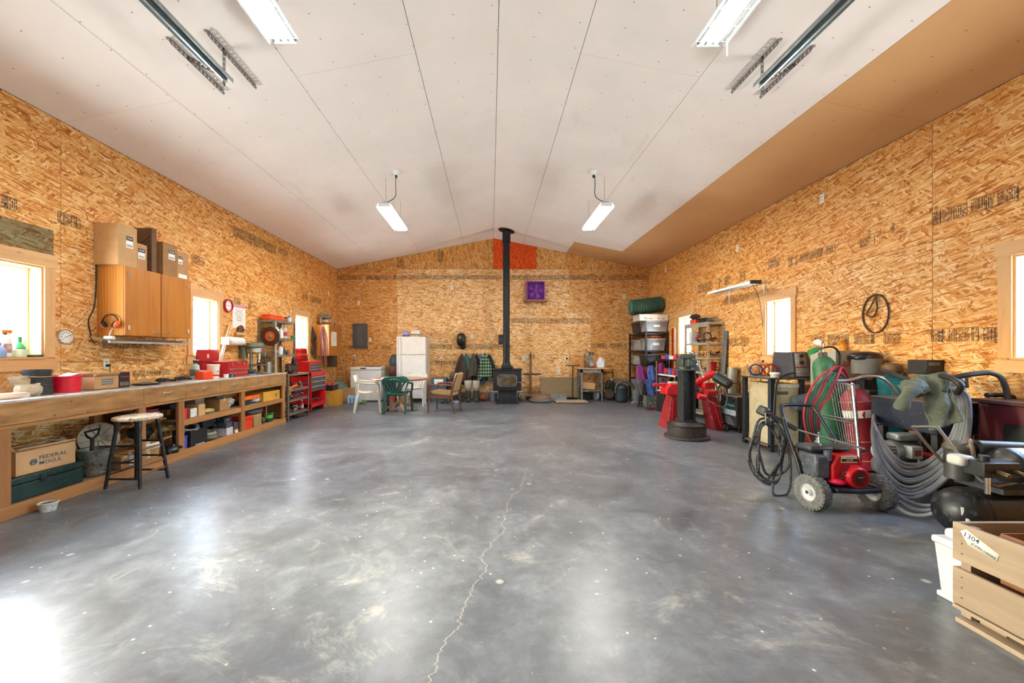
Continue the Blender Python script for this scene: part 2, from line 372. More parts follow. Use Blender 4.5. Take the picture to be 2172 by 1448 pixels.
col = t.mix(t.ma('MULTIPLY', t.sm(sc, .70, .78), .4), col, lin('2f2f2b'))
sp = t.n('SeparateXYZ', {0: tc}).outputs
cn = t.noise(t.vm('MULTIPLY', tc, (0, 1, 0)), 1.6, 8, .72).outputs[0]
fx = t.ma('ADD', t.ma('MULTIPLY_ADD', sp[1], .226, -.606), t.ma('MULTIPLY_ADD', cn, .42, -.21))
crk = t.ma('MULTIPLY', t.sm(t.ma('ABSOLUTE', t.ma('SUBTRACT', sp[0], fx)), .004, .0015), t.sm(sp[1], 5.2, 3.6)); col = t.mix(t.ma('MULTIPLY', crk, .6), col, lin('cfc8b6'))
rg = t.ma('ADD', t.ma('MULTIPLY_ADD', n2, .26, .165), t.ma('MULTIPLY', n3, .10))
t.bump(n3, .06, .003)
CONC = t.out(col, rg, Specular_IOR_Level=.7)
floor = struct(B().box(XL-.2, XR+.2, YF-.2, YB+.2, -.12, 0), 'floor', CONC)
# ---------------- drywall ceiling sheets ----------------
def drywall(h, key):
    t = NT('drywall_'+key); tc = t.n('TexCoord').outputs['Object']
    n = t.noise(tc, 1.3, 3).outputs[0]; col = t.mix(t.sm(n, .3, .7), tuple(x*.94 for x in lin(h)), lin(h))
    vo = t.n('TexVoronoi', {'Vector': t.vm('MULTIPLY', tc, (2.46, 3.28, 0)), 'Scale': 1., 'Randomness': .18}, voronoi_dimensions='2D').outputs['Distance']
    col = t.mix(t.ma('MULTIPLY', t.sm(vo, .024, .016), .6), col, lin('4a3f36'))
    d = t.noise(t.vm('MULTIPLY', tc, (1, .3, 1)), 2.1, 5, .6).outputs[0]; col = t.mix(t.ma('MULTIPLY', t.sm(d, .6, .75), .10), col, lin('8a7358'))
    return t.out(col, .85, Specular_IOR_Level=.2)
DW, DT = drywall('f7ede3', 'cream'), drywall('d8a873', 'tan')
bk = B().prism([(XL-.2, ZE+.03-.2*SLL), (XRG, ZR+.03), (XR+.2, ZE+.03-.2*SLR), (XR+.2, ZE+.3), (XRG, ZR+.3), (XL-.2, ZE+.3)], YF-.2, YB+.2, 'y')
ceiling = struct(bk, 'ceiling', M('5a4a3a', .9))
strips = [0, .84, 2.06, 3.28]
for side in (-1, 1):
    W_ = (XRG-XL) if side < 0 else (XR-XRG)
    for si, (d0, d1) in enumerate(zip(strips, strips[1:]+[W_])):
        y = 4.06-2.44*2-(1.22 if si % 2 == 0 else 0)
        while y < YB:
            y0, y1 = max(y, YF)+.0015, min(y+2.44, YB)-.0015; y += 2.44
            if y1 <= y0: continue
            xa, xb_ = XRG+side*(d0+.003), XRG+side*(d1-.003)
            b = B(); za, zb = zceil(xa), zceil(xb_)
            b.add([(x, yy, z+dz) for dz in (0, .0127) for yy in (y0, y1) for x, z in ((xa, za), (xb_, zb))], [(0, 1, 3, 2), (4, 6, 7, 5), (0, 4, 5, 1), (2, 3, 7, 6), (0, 2, 6, 4), (1, 5, 7, 3)])
            tan = side > 0 and (si == 3 or (si == 2 and y0 > 8.8))
            part(b, 'drywall_sheet', DT if tan else DW, ceiling)
# ---------------- windows ----------------
PINE_Y, PINE_Z = wood('c98f55', 'e6bd86', 1), wood('c98f55', 'e6bd86', 2)
VINYL = M('e9e8e2', .35, var=.03)
PANE = glass('f4fbff', .02, .06)
wi = 0
for X, sgn, wins in ((XL, -1, WINS_L), (XR, 1, WINS_R)):
    for y0, y1 in wins:
        wi += 1; d = lambda a, b: (min(X+sgn*a, X+sgn*b), max(X+sgn*a, X+sgn*b))
        w = bpy.data.objects.new('window_%d' % wi, None); COL.objects.link(w); w['kind'] = 'structure'; w.location = (X, (y0+y1)/2, WZ0); OFF[w] = Vector(w.location)
        w['label'] = 'window in the %s wall with pine casing and bright daylight' % ('left' if sgn < 0 else 'right')
        cs = .095
        part(B().box(*d(-.019, 0), y0-cs, y0, WZ0-.005, WZ1), 'casing_board', PINE_Z, w, bevel=.002)
        part(B().box(*d(-.019, 0), y1, y1+cs, WZ0-.005, WZ1), 'casing_board', PINE_Z, w, bevel=.002)
        part(B().box(*d(-.021, 0), y0-cs-.02, y1+cs+.02, WZ1, WZ1+.125), 'header_board', PINE_Y, w, bevel=.002)
        part(B().box(*d(-.021, 0), y0-cs-.02, y1+cs+.02, WZ0-.13, WZ0-.02), 'apron_board', PINE_Y, w, bevel=.002)
        part(B().box(*d(-.03, .16), y0-.004, y1+.004, WZ0-.02, WZ0), 'sill_board', PINE_Y, w, bevel=.002)
        part(B().box(*d(-.002, .17), y0, y0+.018, WZ0, WZ1), 'jamb', PINE_Z, w); part(B().box(*d(-.002, .17), y1-.018, y1, WZ0, WZ1), 'jamb', PINE_Z, w)
        part(B().box(*d(-.002, .17), y0+.018, y1-.018, WZ1-.018, WZ1), 'jamb', PINE_Y, w)
        fr = B(); a0, a1, b0, b1 = y0+.018, y1-.018, WZ0, WZ1-.018; k = .045
        fr.box(*d(.12, .17), a0, a0+k, b0, b1).box(*d(.12, .17), a1-k, a1, b0, b1).box(*d(.12, .17), a0+k, a1-k, b0, b0+k).box(*d(.12, .17), a0+k, a1-k, b1-k, b1)
        f = part(fr, 'window_frame', VINYL, w, bevel=.003)
        part(B().box(*d(.143, .149), a0+k-.004, a1-k+.004, b0+k-.004, b1-k+.004), 'pane', PANE, f)
# ---------------- hanging four-tube fluorescent fixtures ----------------
TUBE = emit('fffaf4', 54.0); DIM = M('dfe8e2', .3, var=.03)
WHITE, GALV = M('eef1ee', .35, var=.04), M('a9b4b6', .32, .9, var=.15, sc=14)
BLK = M('1b1b1c', .5, var=.3); CORD = M('26221f', .6)
def ceiling_fixture(x, y0, y1, z, w, label, near, off=()):
    T = thing('fluorescent_fixture', label, 'light fixture', (x, (y0+y1)/2, z), group='hanging four-tube lights')
    hw = w/2
    b = B().prism([(x-hw, z), (x-hw+.012, z), (x-hw*.62, z+.055), (x+hw*.62, z+.055), (x+hw-.012, z), (x+hw, z), (x+hw*.66, z+.066), (x-hw*.66, z+.066)], y0, y1, 'y')
    part(b, 'reflector', WHITE, T)
    [part(B().box(x-hw*.64, x+hw*.64, ya, ya+.006, z+.002, z+.062), 'end_plate', WHITE, T) for ya in (y0-.002, y1-.004)]
    part(B().box(x-.05, x+.05, y0+.06, y1-.06, z+.066, z+.1), 'ballast_cover', GALV, T)
    for k in range(4):
        tx = x+(k-1.5)*w*.2; tb = part(B().cyl((tx, y0+.045, z+.022), (tx, y1-.045, z+.022), .0125, n=10), 'tube', DIM if k in off else TUBE, T)
        [part(B().cyl((tx, ya, z+.022), (tx, ya+.033, z+.022), .0135, n=10), 'lamp_holder', M('8f9a98', .4, .6), tb) for ya in (y0+.012, y1-.045)]
    for yy in (y0+.12, y1-.12):
        part(B().cyl((x, yy, z+.1), (x, yy, zceil(x)), .004, n=6), 'hanging_chain', M('b8b4ac', .4, .8), T)
    if near:                                            # wire guard
        for i in range(9):
            yy = y0+.06+(y1-y0-.12)*i/8
            part(B().cyl((x-hw+.01, yy, z-.004), (x+hw-.01, yy, z-.004), .0022, n=5), 'guard_wire', WHITE, T)
    cy = y0-.02; cx = x+(.19 if x < 0 else -.19)
    part(B().tube([(cx, cy+.02, zceil(cx)-.06), (cx+.0, cy, zceil(cx)-.2), (cx-.02*(1 if x < 0 else -1), cy+.05, z+.17), (x, y0+.1, z+.1)], .006, 6, sm=5), 'power_cord', CORD, T)
    return T
ceiling_fixture(-1.72, 6.42, 7.70, 3.66, .29, 'four-tube fluorescent light hanging over the table, far left', False)
ceiling_fixture(1.86, 6.40, 7.68, 3.66, .28, 'four-tube fluorescent light hanging far right with a loose pull cord', False)
ceiling_fixture(-1.57, 1.80, 3.05, 3.68, .265, 'near fluorescent light with wire guard beside the left door track', True, (0, 3))
nr = ceiling_fixture(1.68, 1.80, 3.08, 3.68, .27, 'near fluorescent light with wire guard beside the right door track', True, (0, 2, 3))
part(B().cyl((1.78, 3.0, 3.68), (1.78, 3.0, 3.55), .004, n=6), 'pull_chain', WHITE, nr)
for x, y, lb in ((-1.52, 6.4, 'white round ceiling lamp socket beside the far left fluorescent light'), (1.65, 6.4, 'white round ceiling lamp socket beside the far right fluorescent light')):
    z = zceil(x)
    T = thing('ceiling_socket', lb, 'lamp socket', (x, y, z-.06), group='ceiling sockets')
    part(B().lathe([(.03, -.06), (.045, -.03), (.06, -.01), (.06, .004)], (x, y, z), 20), 'socket_body', WHITE, T)
    part(B().cyl((x, y, z-.1), (x, y, z-.055), .016, n=10), 'plug', BLK, T)
# ---------------- overhead-door tracks with perforated angle hangers ----------------
def perf_angle(b, a, c, w, up, sd, hole=.018, step=.045):   # strip from a to c made of rails and bridges so that the holes are real
    a = Vector(a); c = Vector(c); d = (c-a).normalized(); L = (c-a).length; up = Vector(up).normalized()
    t = .0035
    for off in (-(w-.009)/2, (w-.009)/2): b.beam(a+up*off, c+up*off, t, .009, up)
    n = int(L/step)
    for i in range(n+1):
        p = a+d*min(L, i*L/n); b.beam(p-d*(step-hole)/2+up*0, p+d*(step-hole)/2, t, w-.018, up)
PERF = M('8c8a86', .42, .85, var=.2, sc=20)
def door_track(x, yend, lbl, s):
    T = thing('door_track', lbl, 'door track', (x, 1.5, 3.74), group='overhead door tracks')
    z = 3.74
    b = B()
    for dx, dz, ww, tt in ((-.028, .02, .003, .05), (.0, .045, .055, .003), (.028, .028, .003, .036), (-.02, -.005, .018, .003)): b.cb((x+dx*s, (YF+yend)/2, z+dz), (ww, yend-YF, tt))
    part(b, 'track_rail', GALV, T)
    part(B().cb((x-.05*s, (YF+yend)/2-.1, z+.05), (.05, yend-YF-.2, .003)).cb((x-.074*s, (YF+yend)/2-.1, z+.03), (.003, yend-YF-.2, .04)), 'track_angle', M('c3cccc', .3, .9), T)
    return T
def hangers(T, xa, xc, y0, y1, xt, s):
    for xx, ya, yb in ((xa, y0, y1), (xc, y0+.0, y1-.01)):
        z0 = zceil(xx)
        b = B(); perf_angle(b, (xx, ya, z0-.03), (xx, yb, z0-.03), .045, (0, 0, 1), 0); perf_angle(b, (xx+.022*s, ya, z0-.006), (xx+.022*s, yb, z0-.006), .045, (1, 0, 0), 0)
        part(b, 'hanger_angle', PERF, T)
    yy = y0+.2; b = B(); perf_angle(b, (xa, yy, zceil(xa)-.01), (xa, yy, 3.72), .035, (0, 1, 0), 0); part(b, 'drop_strut', PERF, T)
    b = B(); perf_angle(b, (xa, yy, 3.80), (xc, yy+.0, zceil(xc)-.03), .04, (0, 0, 1), 0); part(b, 'cross_strut', PERF, T)
tl_ = door_track(-2.355, 3.60, 'galvanised overhead door track on perforated hangers, left of the ceiling', 1); hangers(tl_, -2.39, -2.71, 3.37, 4.05, -2.43, -1)
tr_ = door_track(2.44, 3.66, 'galvanised overhead door track on perforated hangers, right of the ceiling', -1); hangers(tr_, 2.5, 2.79, 3.47, 4.13, 2.52, 1)
# ---------------- outlets and switches ----------------
OUTW, SLOT = M('f1efe8', .35, var=.03), M('2c2a28', .5)
def outlet(p, nrm, label, w=.07, h=.115, plug=False, kind='outlet'):
    p = Vector(p); n = Vector(nrm); sd = n.cross(Vector((0, 0, 1)))
    T = thing('wall_outlet', label, 'outlet', p, group='wall outlets')
    m = frame(p+n*.0035, sd, (0, 0, 1)) if True else None
    def bx(dx, dz, ww, hh, t, d=0):
        b = B(); b.mx = Matrix.Translation(p) @ Matrix((sd, Vector((0, 0, 1)), n)).transposed().to_4x4(); b.box(dx-ww/2, dx+ww/2, dz-hh/2, dz+hh/2, d, d+t); return b
    part(bx(0, 0, w, h, .006), 'cover_plate', OUTW, T, bevel=.0015)
    for dz in (.02, -.02):
        o = part(bx(0, dz, .03, .026, .003, .006), 'socket', M('dedbd2', .4), T); part(bx(-.006, dz, .003, .01, .001, .009), 'slot', SLOT, o); part(bx(.006, dz, .003, .01, .001, .009), 'slot', SLOT, o)
    if plug:
        part(bx(0, -.02, .03, .03, .035, .009), 'plug', BLK, T, bevel=.004)
        part(B().tube([p+n*.04+Vector((0, 0, -.035)), p+n*.045+Vector((0, 0, -.12)), p+n*.03+sd*.01+Vector((0, 0, -.3))], .004, 6, sm=4), 'cord', CORD, T)
    return T
BKn, LFn, RTn = (0, -1, 0), (1, 0, 0), (-1, 0, 0)
for u, v, pl, lb in ((785, 720, 0, 'white outlet on back wall just right of the electrical panel'), (752, 757, 1, 'white outlet above the chest freezer with a black plug'),
        (761, 642, 0, 'white outlet high on back wall above the electrical panel'), (958.5, 610, 0, 'white outlet high on back wall, middle left'), (936, 761, 1, 'white outlet with plug between fridge and coats'),
        (1001, 713, 0, 'white outlet beside the black welding hood'), (1111.5, 760, 0, 'white outlet right of the stove pipe, beside the hydrant'), (1186, 786, 0, 'white outlet above the leaning cardboard sheet'), (1324, 628, 0, 'white outlet high on back wall above the metal rack')):
    q = P(u, v, YB); outlet((q.x, YB, q.z), BKn, lb, plug=pl)
q = P(1202, 760, YB); T = outlet((q.x, YB, q.z), BKn, 'grey square power socket with black centre on back wall', .11, .11); part(B().cyl((q.x, YB-.006, q.z), (q.x, YB-.03, q.z), .03, n=16), 'socket_face', BLK, T)
for u, v, pl, lb in ((1744, 421, 0, 'white outlet high on right wall under the ceiling'), (1564, 526, 0, 'small white outlet high on right wall, farther back'), (1622, 763, 1, 'white switch plate with cord beside the right middle window'), (1412, 573, 0, 'white outlet high in the far right corner')):
    q = RWp(u, v); outlet((XR, q.y, q.z), RTn, lb, plug=pl)
q = LW(225, 771); outlet((XL, q.y, q.z), LFn, 'wall outlet above the bench with a black plug', plug=True)
q = LW(697, 622); outlet((XL, q.y, q.z), LFn, 'white outlet high in the far left corner')
# ---------------- ink stamps on the boards ----------------
def stamp(wall, o, x, y, w, h, seed, texts=(), dens=.8):
    rnd = random.Random(seed); o = Vector(o); x = Vector(x); y = Vector(y); nn = x.cross(y).normalized()
    b = B(); b.mx = Matrix.Translation(o+nn*.0012) @ Matrix((x, y, nn)).transposed().to_4x4()
    rc = lambda a0, a1, c0, c1: b.add([(a0, c0, 0), (a1, c0, 0), (a1, c1, 0), (a0, c1, 0)], [(0, 1, 2, 3)])
    p = 0
    while p < w-.02:
        bw = min(rnd.choice([.05, .09, .13, .2]), w-p); k = rnd.random()
        if k < dens:
            t = .004; rc(p, p+bw-.012, 0, t); rc(p, p+bw-.012, h-t, h)
            if k < .5: rc(p, p+t, 0, h); rc(p+bw-.012-t, p+bw-.012, 0, h)
            q = p+.008
            while q < p+bw-.022:                       # upright lines of small print
                lw = rnd.choice([.005, .006, .010, .014]); z = .008
                while z < h-.012:
                    sl = rnd.uniform(.006, .02)
                    if rnd.random() < .82: rc(q, q+lw*.75, z, min(z+sl*.8, h-.008))
                    z += sl
                q += lw+.003
        p += bw
    return part(b, 'ink_stamp', STAMP, wall, ang=0)
def st_r(u0, u1, v0, v1, seed, dens=.8):              # right wall: u0 far .. u1 near at the given pixels (bottom v1, top v0 at u0)
    a = RWp(u0, v1); c = RWp(u1, 745); hgt = RWp(u0, v0).z-a.z
    stamp(wall_right, (XR, a.y, a.z), (0, -1, 0), (0, 0, 1), a.y-c.y, hgt, seed, dens=dens)
def st_l(u0, u1, v0, v1, seed, dens=.8):
    a = LW(u0, v1); c = LW(u1, 745); stamp(wall_left, (XL, a.y, a.z), (0, 1, 0), (0, 0, 1), c.y-a.y, LW(u0, v0).z-a.z, seed, dens=dens)
def st_b(u0, u1, v0, v1, seed, dens=.8):
    a = P(u0, v1, YB); c = P(u1, v0, YB); stamp(wall_back, (a.x, YB, a.z), (1, 0, 0), (0, 0, 1), c.x-a.x, c.z-a.z, seed, dens=dens)
for i, a in enumerate([(1480, 1598, 605, 622, .7), (1630, 1655, 552, 571), (1663, 1693, 549, 569, .5), (1697, 1746, 540, 556), (1751, 1797, 523, 540), (1816, 1858, 510, 528, .45), (1866, 1903, 484, 503), (1978, 2055, 452, 478, .5), (2058, 2165, 425, 453), (1540, 1590, 718, 734), (1702, 1750, 711, 734), (1756, 1803, 710, 732), (1812, 1870, 708, 730, .5), (1873, 1912, 704, 727), (1975, 2080, 698, 725), (2086, 2126, 695, 724, .7), (1560, 1640, 777, 792)]): st_r(*a[:4], i+1, a[4] if len(a) > 4 else .85)
for i, a in enumerate([(0, 40, 411, 439), (122, 190, 446, 472), (495, 585, 478, 500, .8), (590, 622, 522, 534), (404, 435, 538, 556), (218, 330, 720, 738), (282, 370, 787, 799, .7), (640, 690, 620, 634, .85), (450, 535, 620, 640, .6)]): st_l(*a[:4], 40+i, a[4] if len(a) > 4 else .85)
for i, a in enumerate([(716, 840, 584, 593, .8), (842, 1064, 583, 592, .95), (1082, 1374, 583, 593, .95), (740, 830, 732, 741, .8), (906, 1060, 730, 740, .95), (906, 970, 765, 774, .9), (1085, 1252, 675, 685, .95), (1254, 1330, 728, 738, .9), (1108, 1146, 820, 832, .8)]): st_b(*a[:4], 70+i, a[4])
for u0, u1, v0, v1, s in ((842, 856, 546, 568, 1), (928, 941, 531, 556, 2), (1207, 1217, 538, 565, 3)):
    a = P(u0, v1, YB); c = P(u1, v0, YB); stamp(wall_back, (a.x, YB, c.z), (0, 0, -1), (1, 0, 0), c.z-a.z, c.x-a.x, 90+s)
for s_, u, v, X, x, y, sz, wl in (('SHIFT 2', 2117, 706, XR, (0, 0, 1), (0, 1, 0), .055, wall_right), ('APA', 1997, 713, XR, (0, 0, 1), (0, 1, 0), .07, wall_right), ('2013', 1852, 718, XR, (0, 0, 1), (0, 1, 0), .05, wall_right), ('2013', 1845, 498, XR, (0, 0, 1), (0, 1, 0), .05, wall_right), ('AUG 28', 1986, 452, XR, (0, 0, 1), (0, 1, 0), .04, wall_right)):
    q = RWp(u, v); lettering(s_, sz, frame((XR-.0016, q.y, q.z), x, y), STAMP, wl, 'ink_stamp')
q = LW(12, 428); lettering('24/16', .05, frame((XL+.0016, q.y, q.z), (0, 0, 1), (0, -1, 0)), STAMP, wall_left, 'ink_stamp')
# grey-green painted strip of board above the near left window
b = B().box(XL, XL+.004, YF, 3.96, 2.285, 2.53)
o = part(b, 'painted_board', None, wall_left); o.data.materials.append(OSB['yz']); o.color = (.30, .36, .33, 1)
# ---------------- shared small builders ----------------
CARD, CARD2, CARD3 = M('b58a5c', .8, var=.08), M('9d7448', .8, var=.1), M('c79f6c', .8, var=.06)
INK, WLAB = M('1e2326', .6), M('f2f0ea', .5, var=.03)
RED, REDD, REDP = M('c4141c', .4, var=.12), M('8e1218', .42, var=.15, wear='5a1012', wa=.2), M('e0263a', .35, var=.08)
STEEL, DKST, CHROME = M('9a9c9c', .38, .85, var=.2, sc=16), M('3b3d40', .5, .6, var=.3, sc=14), M('d5d7d8', .18, .95, var=.08)
RUST = M('5f4332', .75, .3, var=.35, sc=20, wear='2b2420', wa=.3); RUB = M('262727', .75, var=.25, sc=24); GREY = M('7f8384', .5, var=.1)
RUBD = M('5d5e5c', .85, var=.3, sc=30, wear='8d8a82', wa=.35)
def carton(c, d, label, m=None, rz=0, name='cardboard_box', cat='box', group=None, flaps=0, tape=True, tx=None, txf='x+', txs=.05, txm=None, fill=None, tilt=None):
    """box of size d on base centre c; flaps>0 gives an open top"""
    m = m or CARD; T = thing(name, label, cat, c, rz, group, local=True)
    if tilt: T.rotation_euler = (*tilt, rz)
    x, y, z = d[0]/2, d[1]/2, d[2]
    if flaps:
        part(B().open_box(-x, x, -y, y, 0, z, .005), 'carton_body', m, T)
        L = min(x, y)*flaps
        part(B().beam((x, -y+.003, z), (x, y-.003, z), .004, .004), 'rim', m, T)
        for sg, k in ((1, .55), (-1, -.35)):
            part(B().add([(x*sg, -y+.004, z), (x*sg, y-.004, z), (x*sg+sg*L*.45, y*.96, z+L*k), (x*sg+sg*L*.45, -y*.96, z+L*k)], [(0, 1, 2, 3)]), 'flap', m, T, solid=.004)
        part(B().add([(-x+.004, -y, z), (x-.004, -y, z), (x*.95, -y-L*.35, z+L*.8), (-x*.95, -y-L*.35, z+L*.8)], [(0, 1, 2, 3)]), 'flap', m, T, solid=.004)
        if fill: part(B().ell((0, 0, z*.82), (x*.85, y*.85, z*.22), 14, 7, .25, 3), 'contents', fill, T)
    else:
        part(B().box(-x, x, -y, y, 0, z), 'carton_body', m, T, bevel=.002)
        if tape: part(B().box(-x-.0006, x+.0006, -.022, .022, z*.82, z+.0008), 'tape', M('c9a878', .35, var=.05), T)
    if tx:
        o, xd = {'x+': ((x+.002, 0, z*.5), (0, 1, 0)), 'y-': ((0, -y-.002, z*.5), (1, 0, 0)), 'x-': ((-x-.002, 0, z*.5), (0, -1, 0))}[txf]
        lettering(tx, txs, frame(o, xd, (0, 0, 1)), txm or INK, T)
    return T
def bottle(c, h, r, body, cap, label, lab=None, cat='bottle', name='bottle', prof=None, group=None, caph=.18, trig=False, n=18):
    T = thing(name, label, cat, c, 0, group); x, y, z = c; hb = h*(1-caph)
    part(B().lathe(prof or [(r*.9, 0), (r, h*.02), (r, hb*.72), (r*.8, hb*.84), (r*.36, hb*.95), (r*.34, hb)], c, n), 'bottle_body', body, T)
    if trig:
        b = B().cyl((x, y, z+hb), (x, y, z+hb+h*.05), r*.42, n=12)
        part(b, 'collar', M('3a4048', .5), T)
        part(B().box(x-r*.3, x+r*.3, y-r*.5, y+r*1.1, z+hb+h*.05, z+h).cb((x, y+r*.8, z+hb+h*.02), (r*.25, r*.2, h*.1), (R(-25), 0, 0)), 'trigger_head', cap, T, bevel=.006)
    else: part(B().lathe([(r*.42, hb-.001), (r*.42, h), (r*.3, h+.002)], c, n), 'cap', cap, T)
    if lab: part(B().lathe([(r*1.012, hb*.2), (r*1.012, hb*.6)], c, n, cap=False), 'paper_label', lab, T)
    return T
def tub(c, h, r0, r1, body, label, rim=None, cat='tub', name='plastic_tub', lab=None, lid=None, handle=False, n=28, fill=None):
    T = thing(name, label, cat, c); t = .004
    part(B().lathe([(r0, 0), (r1, h), (r1-t, h), (r0-t, t), (0, t)], c, n, cap=True), 'tub_body', body, T)
    part(B().lathe([(r1+.001, h*.9), (r1+.006, h*.93), (r1+.006, h), (r1-t, h+.002)], c, n, cap=False), 'rim', rim or body, T)
    if lab:
        f = lambda k: r0+(r1-r0)*k
        part(B().lathe([(f(.2)*1.01, h*.2), (f(.75)*1.01, h*.75)], c, n, cap=False), 'paper_label', lab, T)
    if lid: part(B().lathe([(0, h+.012), (r1*.9, h+.012), (r1+.008, h+.006), (r1+.008, h-.012)][::-1], c, n), 'lid', lid, T)
    if handle: part(B().torus((c[0], c[1], c[2]+h*.92), r1+.006, .0022, (.55, 0, 1), 20, 6, 0, math.pi), 'bail_handle', CHROME, T)
    if fill: part(B().ell((c[0], c[1], c[2]+h*.8), (r1*.8, r1*.8, h*.2), 14, 7, .2, 5), 'contents', fill, T)
    return T
def coil(b, c, Rr, r, axis, turns, spread, seed=0, n=22, m=6, sq=1):
    rnd = random.Random(seed); d = Vector(axis).normalized(); e = d.orthogonal().normalized(); g = d.cross(e); pts = []
    for k in range(turns*n+1):
        a = 2*math.pi*k/n; ph = k/(turns*n); w = 1+spread*.6*math.sin(a*.31+seed)+spread*.4*math.sin(a*1.17+seed*2)
        pts.append(Vector(c)+(e*math.cos(a)+g*math.sin(a)*sq)*Rr*w+d*(spread*Rr*1.2*math.sin(ph*7+seed)))
    return b.tube(pts, r, m)
def clutter(c, d, label, pal, n, seed, name='loose_hardware', cat='hardware'):
    """an uncountable heap of nuts, offcuts and small parts"""
    T = thing(name, label, cat, c); rnd = random.Random(seed); bs = [B() for _ in pal]
    for i in range(n):
        b = bs[i % len(pal)]; p = Vector(c)+Vector((rnd.uniform(-.5, .5)*d[0], rnd.uniform(-.5, .5)*d[1], 0)); s = rnd.uniform(.012, .035); k = rnd.random(); p.z += s*1.35+rnd.random()*d[2]*.7
        if k < .4: b.cb(p, (s*rnd.uniform(1, 3.2), s, s*.8), (rnd.uniform(-.4, .4), rnd.uniform(-.4, .4), rnd.uniform(0, 6)))
        elif k < .8:
            a = Vector((rnd.uniform(-1, 1), rnd.uniform(-1, 1), rnd.uniform(-.4, .4))).normalized()*s*rnd.uniform(.8, 2.4); b.cyl(p-a, p+a, s*.4, s*rnd.uniform(.3, .5), 8)
        else: b.torus(p, s*.9, s*.28, (rnd.uniform(-1, 1), rnd.uniform(-1, 1), 1), 12, 5)
    for b, m in zip(bs, pal): o = part(b, 'loose_pieces', m, T); o['kind'] = 'stuff'
    T['kind'] = 'stuff'; return T
# ---------------- the long workbench on the left ----------------
BX0, BX1, BY0, BY1, BZ = XL+.022, -3.80, 2.35, 7.40, .938
FIR_Y, FIR_Z, OLDPLY = wood('8a5a2c', 'b9824a', 1), wood('7d4f26', 'b07a44', 2), None
t = NT('worn_plywood_face'); tc = t.n('TexCoord').outputs['Object']
n = t.noise(t.vm('MULTIPLY', tc, (4, 1.2, 6)), 3, 5, .65).outputs[0]; n2 = t.noise(tc, 2.2, 4).outputs[0]
col = t.ramp(n, [(.25, '77502a'), (.5, '9a6f40'), (.75, 'b48a58')]); col = t.mix(t.ma('MULTIPLY', t.sm(n2, .5, .7), .45), col, lin('7a5630'))
kn = t.n('TexVoronoi', {'Vector': tc, 'Scale': 7.}).outputs['Distance']; col = t.mix(t.ma('MULTIPLY', t.sm(kn, .12, .05), .6), col, lin('4b2e16'))
OLDPLY = t.out(col, .7)
t = NT('worn_bench_top'); tc = t.n('TexCoord').outputs['Object']
n = t.noise(t.vm('MULTIPLY', tc, (3, 1, 3)), 5, 6, .7).outputs[0]; TOPM = t.out(t.ramp(n, [(.3, '8f8377'), (.5, 'b9b0a6'), (.7, 'd9d5cf')]), .35)
W = thing('workbench', 'long wooden workbench with drawers and open shelves along the left wall', 'workbench', (-4.07, 4.9, 0))
part(B().box(BX0, BX1, BY0, BY1, BZ-.02, BZ), 'worktop', TOPM, W, bevel=.002)
part(B().box(BX0, BX1-.02, BY0, BY1, BZ-.04, BZ-.02), 'subtop', FIR_Y, W)
part(B().box(BX1-.022, BX1-.002, BY0, 4.365, .745, BZ-.021), 'fascia_board', OLDPLY, W, bevel=.002)
PULL = M('d9d9d6', .2, .9)
for a, b_, yp in ((4.369, 4.98, 4.69), (4.984, 5.60, 5.295), (5.604, 6.20, 5.91), (6.204, 6.83, 6.55), (6.834, BY1, 7.17)):
    dr = part(B().box(BX1-.022, BX1-.002, a, b_, .745, BZ-.021), 'drawer_front', OLDPLY, W, bevel=.002)
    b = B().tube([(BX1, yp-.045, .845), (BX1+.022, yp-.035, .845), (BX1+.024, yp, .848), (BX1+.022, yp+.035, .845), (BX1, yp+.045, .845)], .006, 8, sm=3)
    for s in (-1, 1): b.lathe([(.013, 0), (.011, .005), (.005, .008)], (BX1-.002, yp+s*.048, .845), 10, (1, 0, 0))
    part(b, 'drawer_pull', PULL, dr)
part(B().box(BX1-.04, BX1-.006, BY0, BY1, .712, .742), 'apron_rail', FIR_Y, W, bevel=.002)
for yp in (3.115, 4.357, 4.91, 6.13, 7.335):
    part(B().box(BX1-.045, BX1-.008, yp-.045 if yp > 3.2 else yp-.06, yp+.045 if yp > 3.2 else yp+.05, .10, .712), 'post', FIR_Z, W, bevel=.003)
for yp in (3.115, 4.357, 4.91, 6.13, 7.335): part(B().box(BX0, BX0+.038, yp-.045, yp+.045, .10, .89), 'rear_post', FIR_Z, W)
part(B().box(BX1-.045, BX1-.004, BY0, BY1, 0, .105), 'toe_board', wood('8a5a2c', 'c08a52', 1, .9), W, bevel=.003)
part(B().box(BX0, BX1-.046, BY0, BY1, .068, .088), 'bottom_deck', M('8a7a62', .8, var=.2), W)
part(B().box(BX0, BX1-.05, 4.957, BY1-.02, .455, .475), 'middle_shelf', M('9a9078', .8, var=.15), W)
part(B().box(BX1-.049, BX1-.012, 4.957, 6.083, .405, .4755), 'shelf_edge', FIR_Y, W, bevel=.002); part(B().box(BX1-.049, BX1-.012, 6.177, 7.288, .405, .4755), 'shelf_edge', FIR_Y, W, bevel=.002)
part(B().box(BX0, BX1-.16, 4.404, 4.863, .505, .525), 'short_shelf', FIR_Y, W)
part(B().box(BX0, BX0+.02, 3.9, 5.80, BZ, BZ+.05), 'back_strip', wood('a8743a', 'd0a060', 1), W)
part(B().box(BX0, BX1-.05, BY1-.02, BY1, .10, .712), 'end_panel', FIR_Z, W)
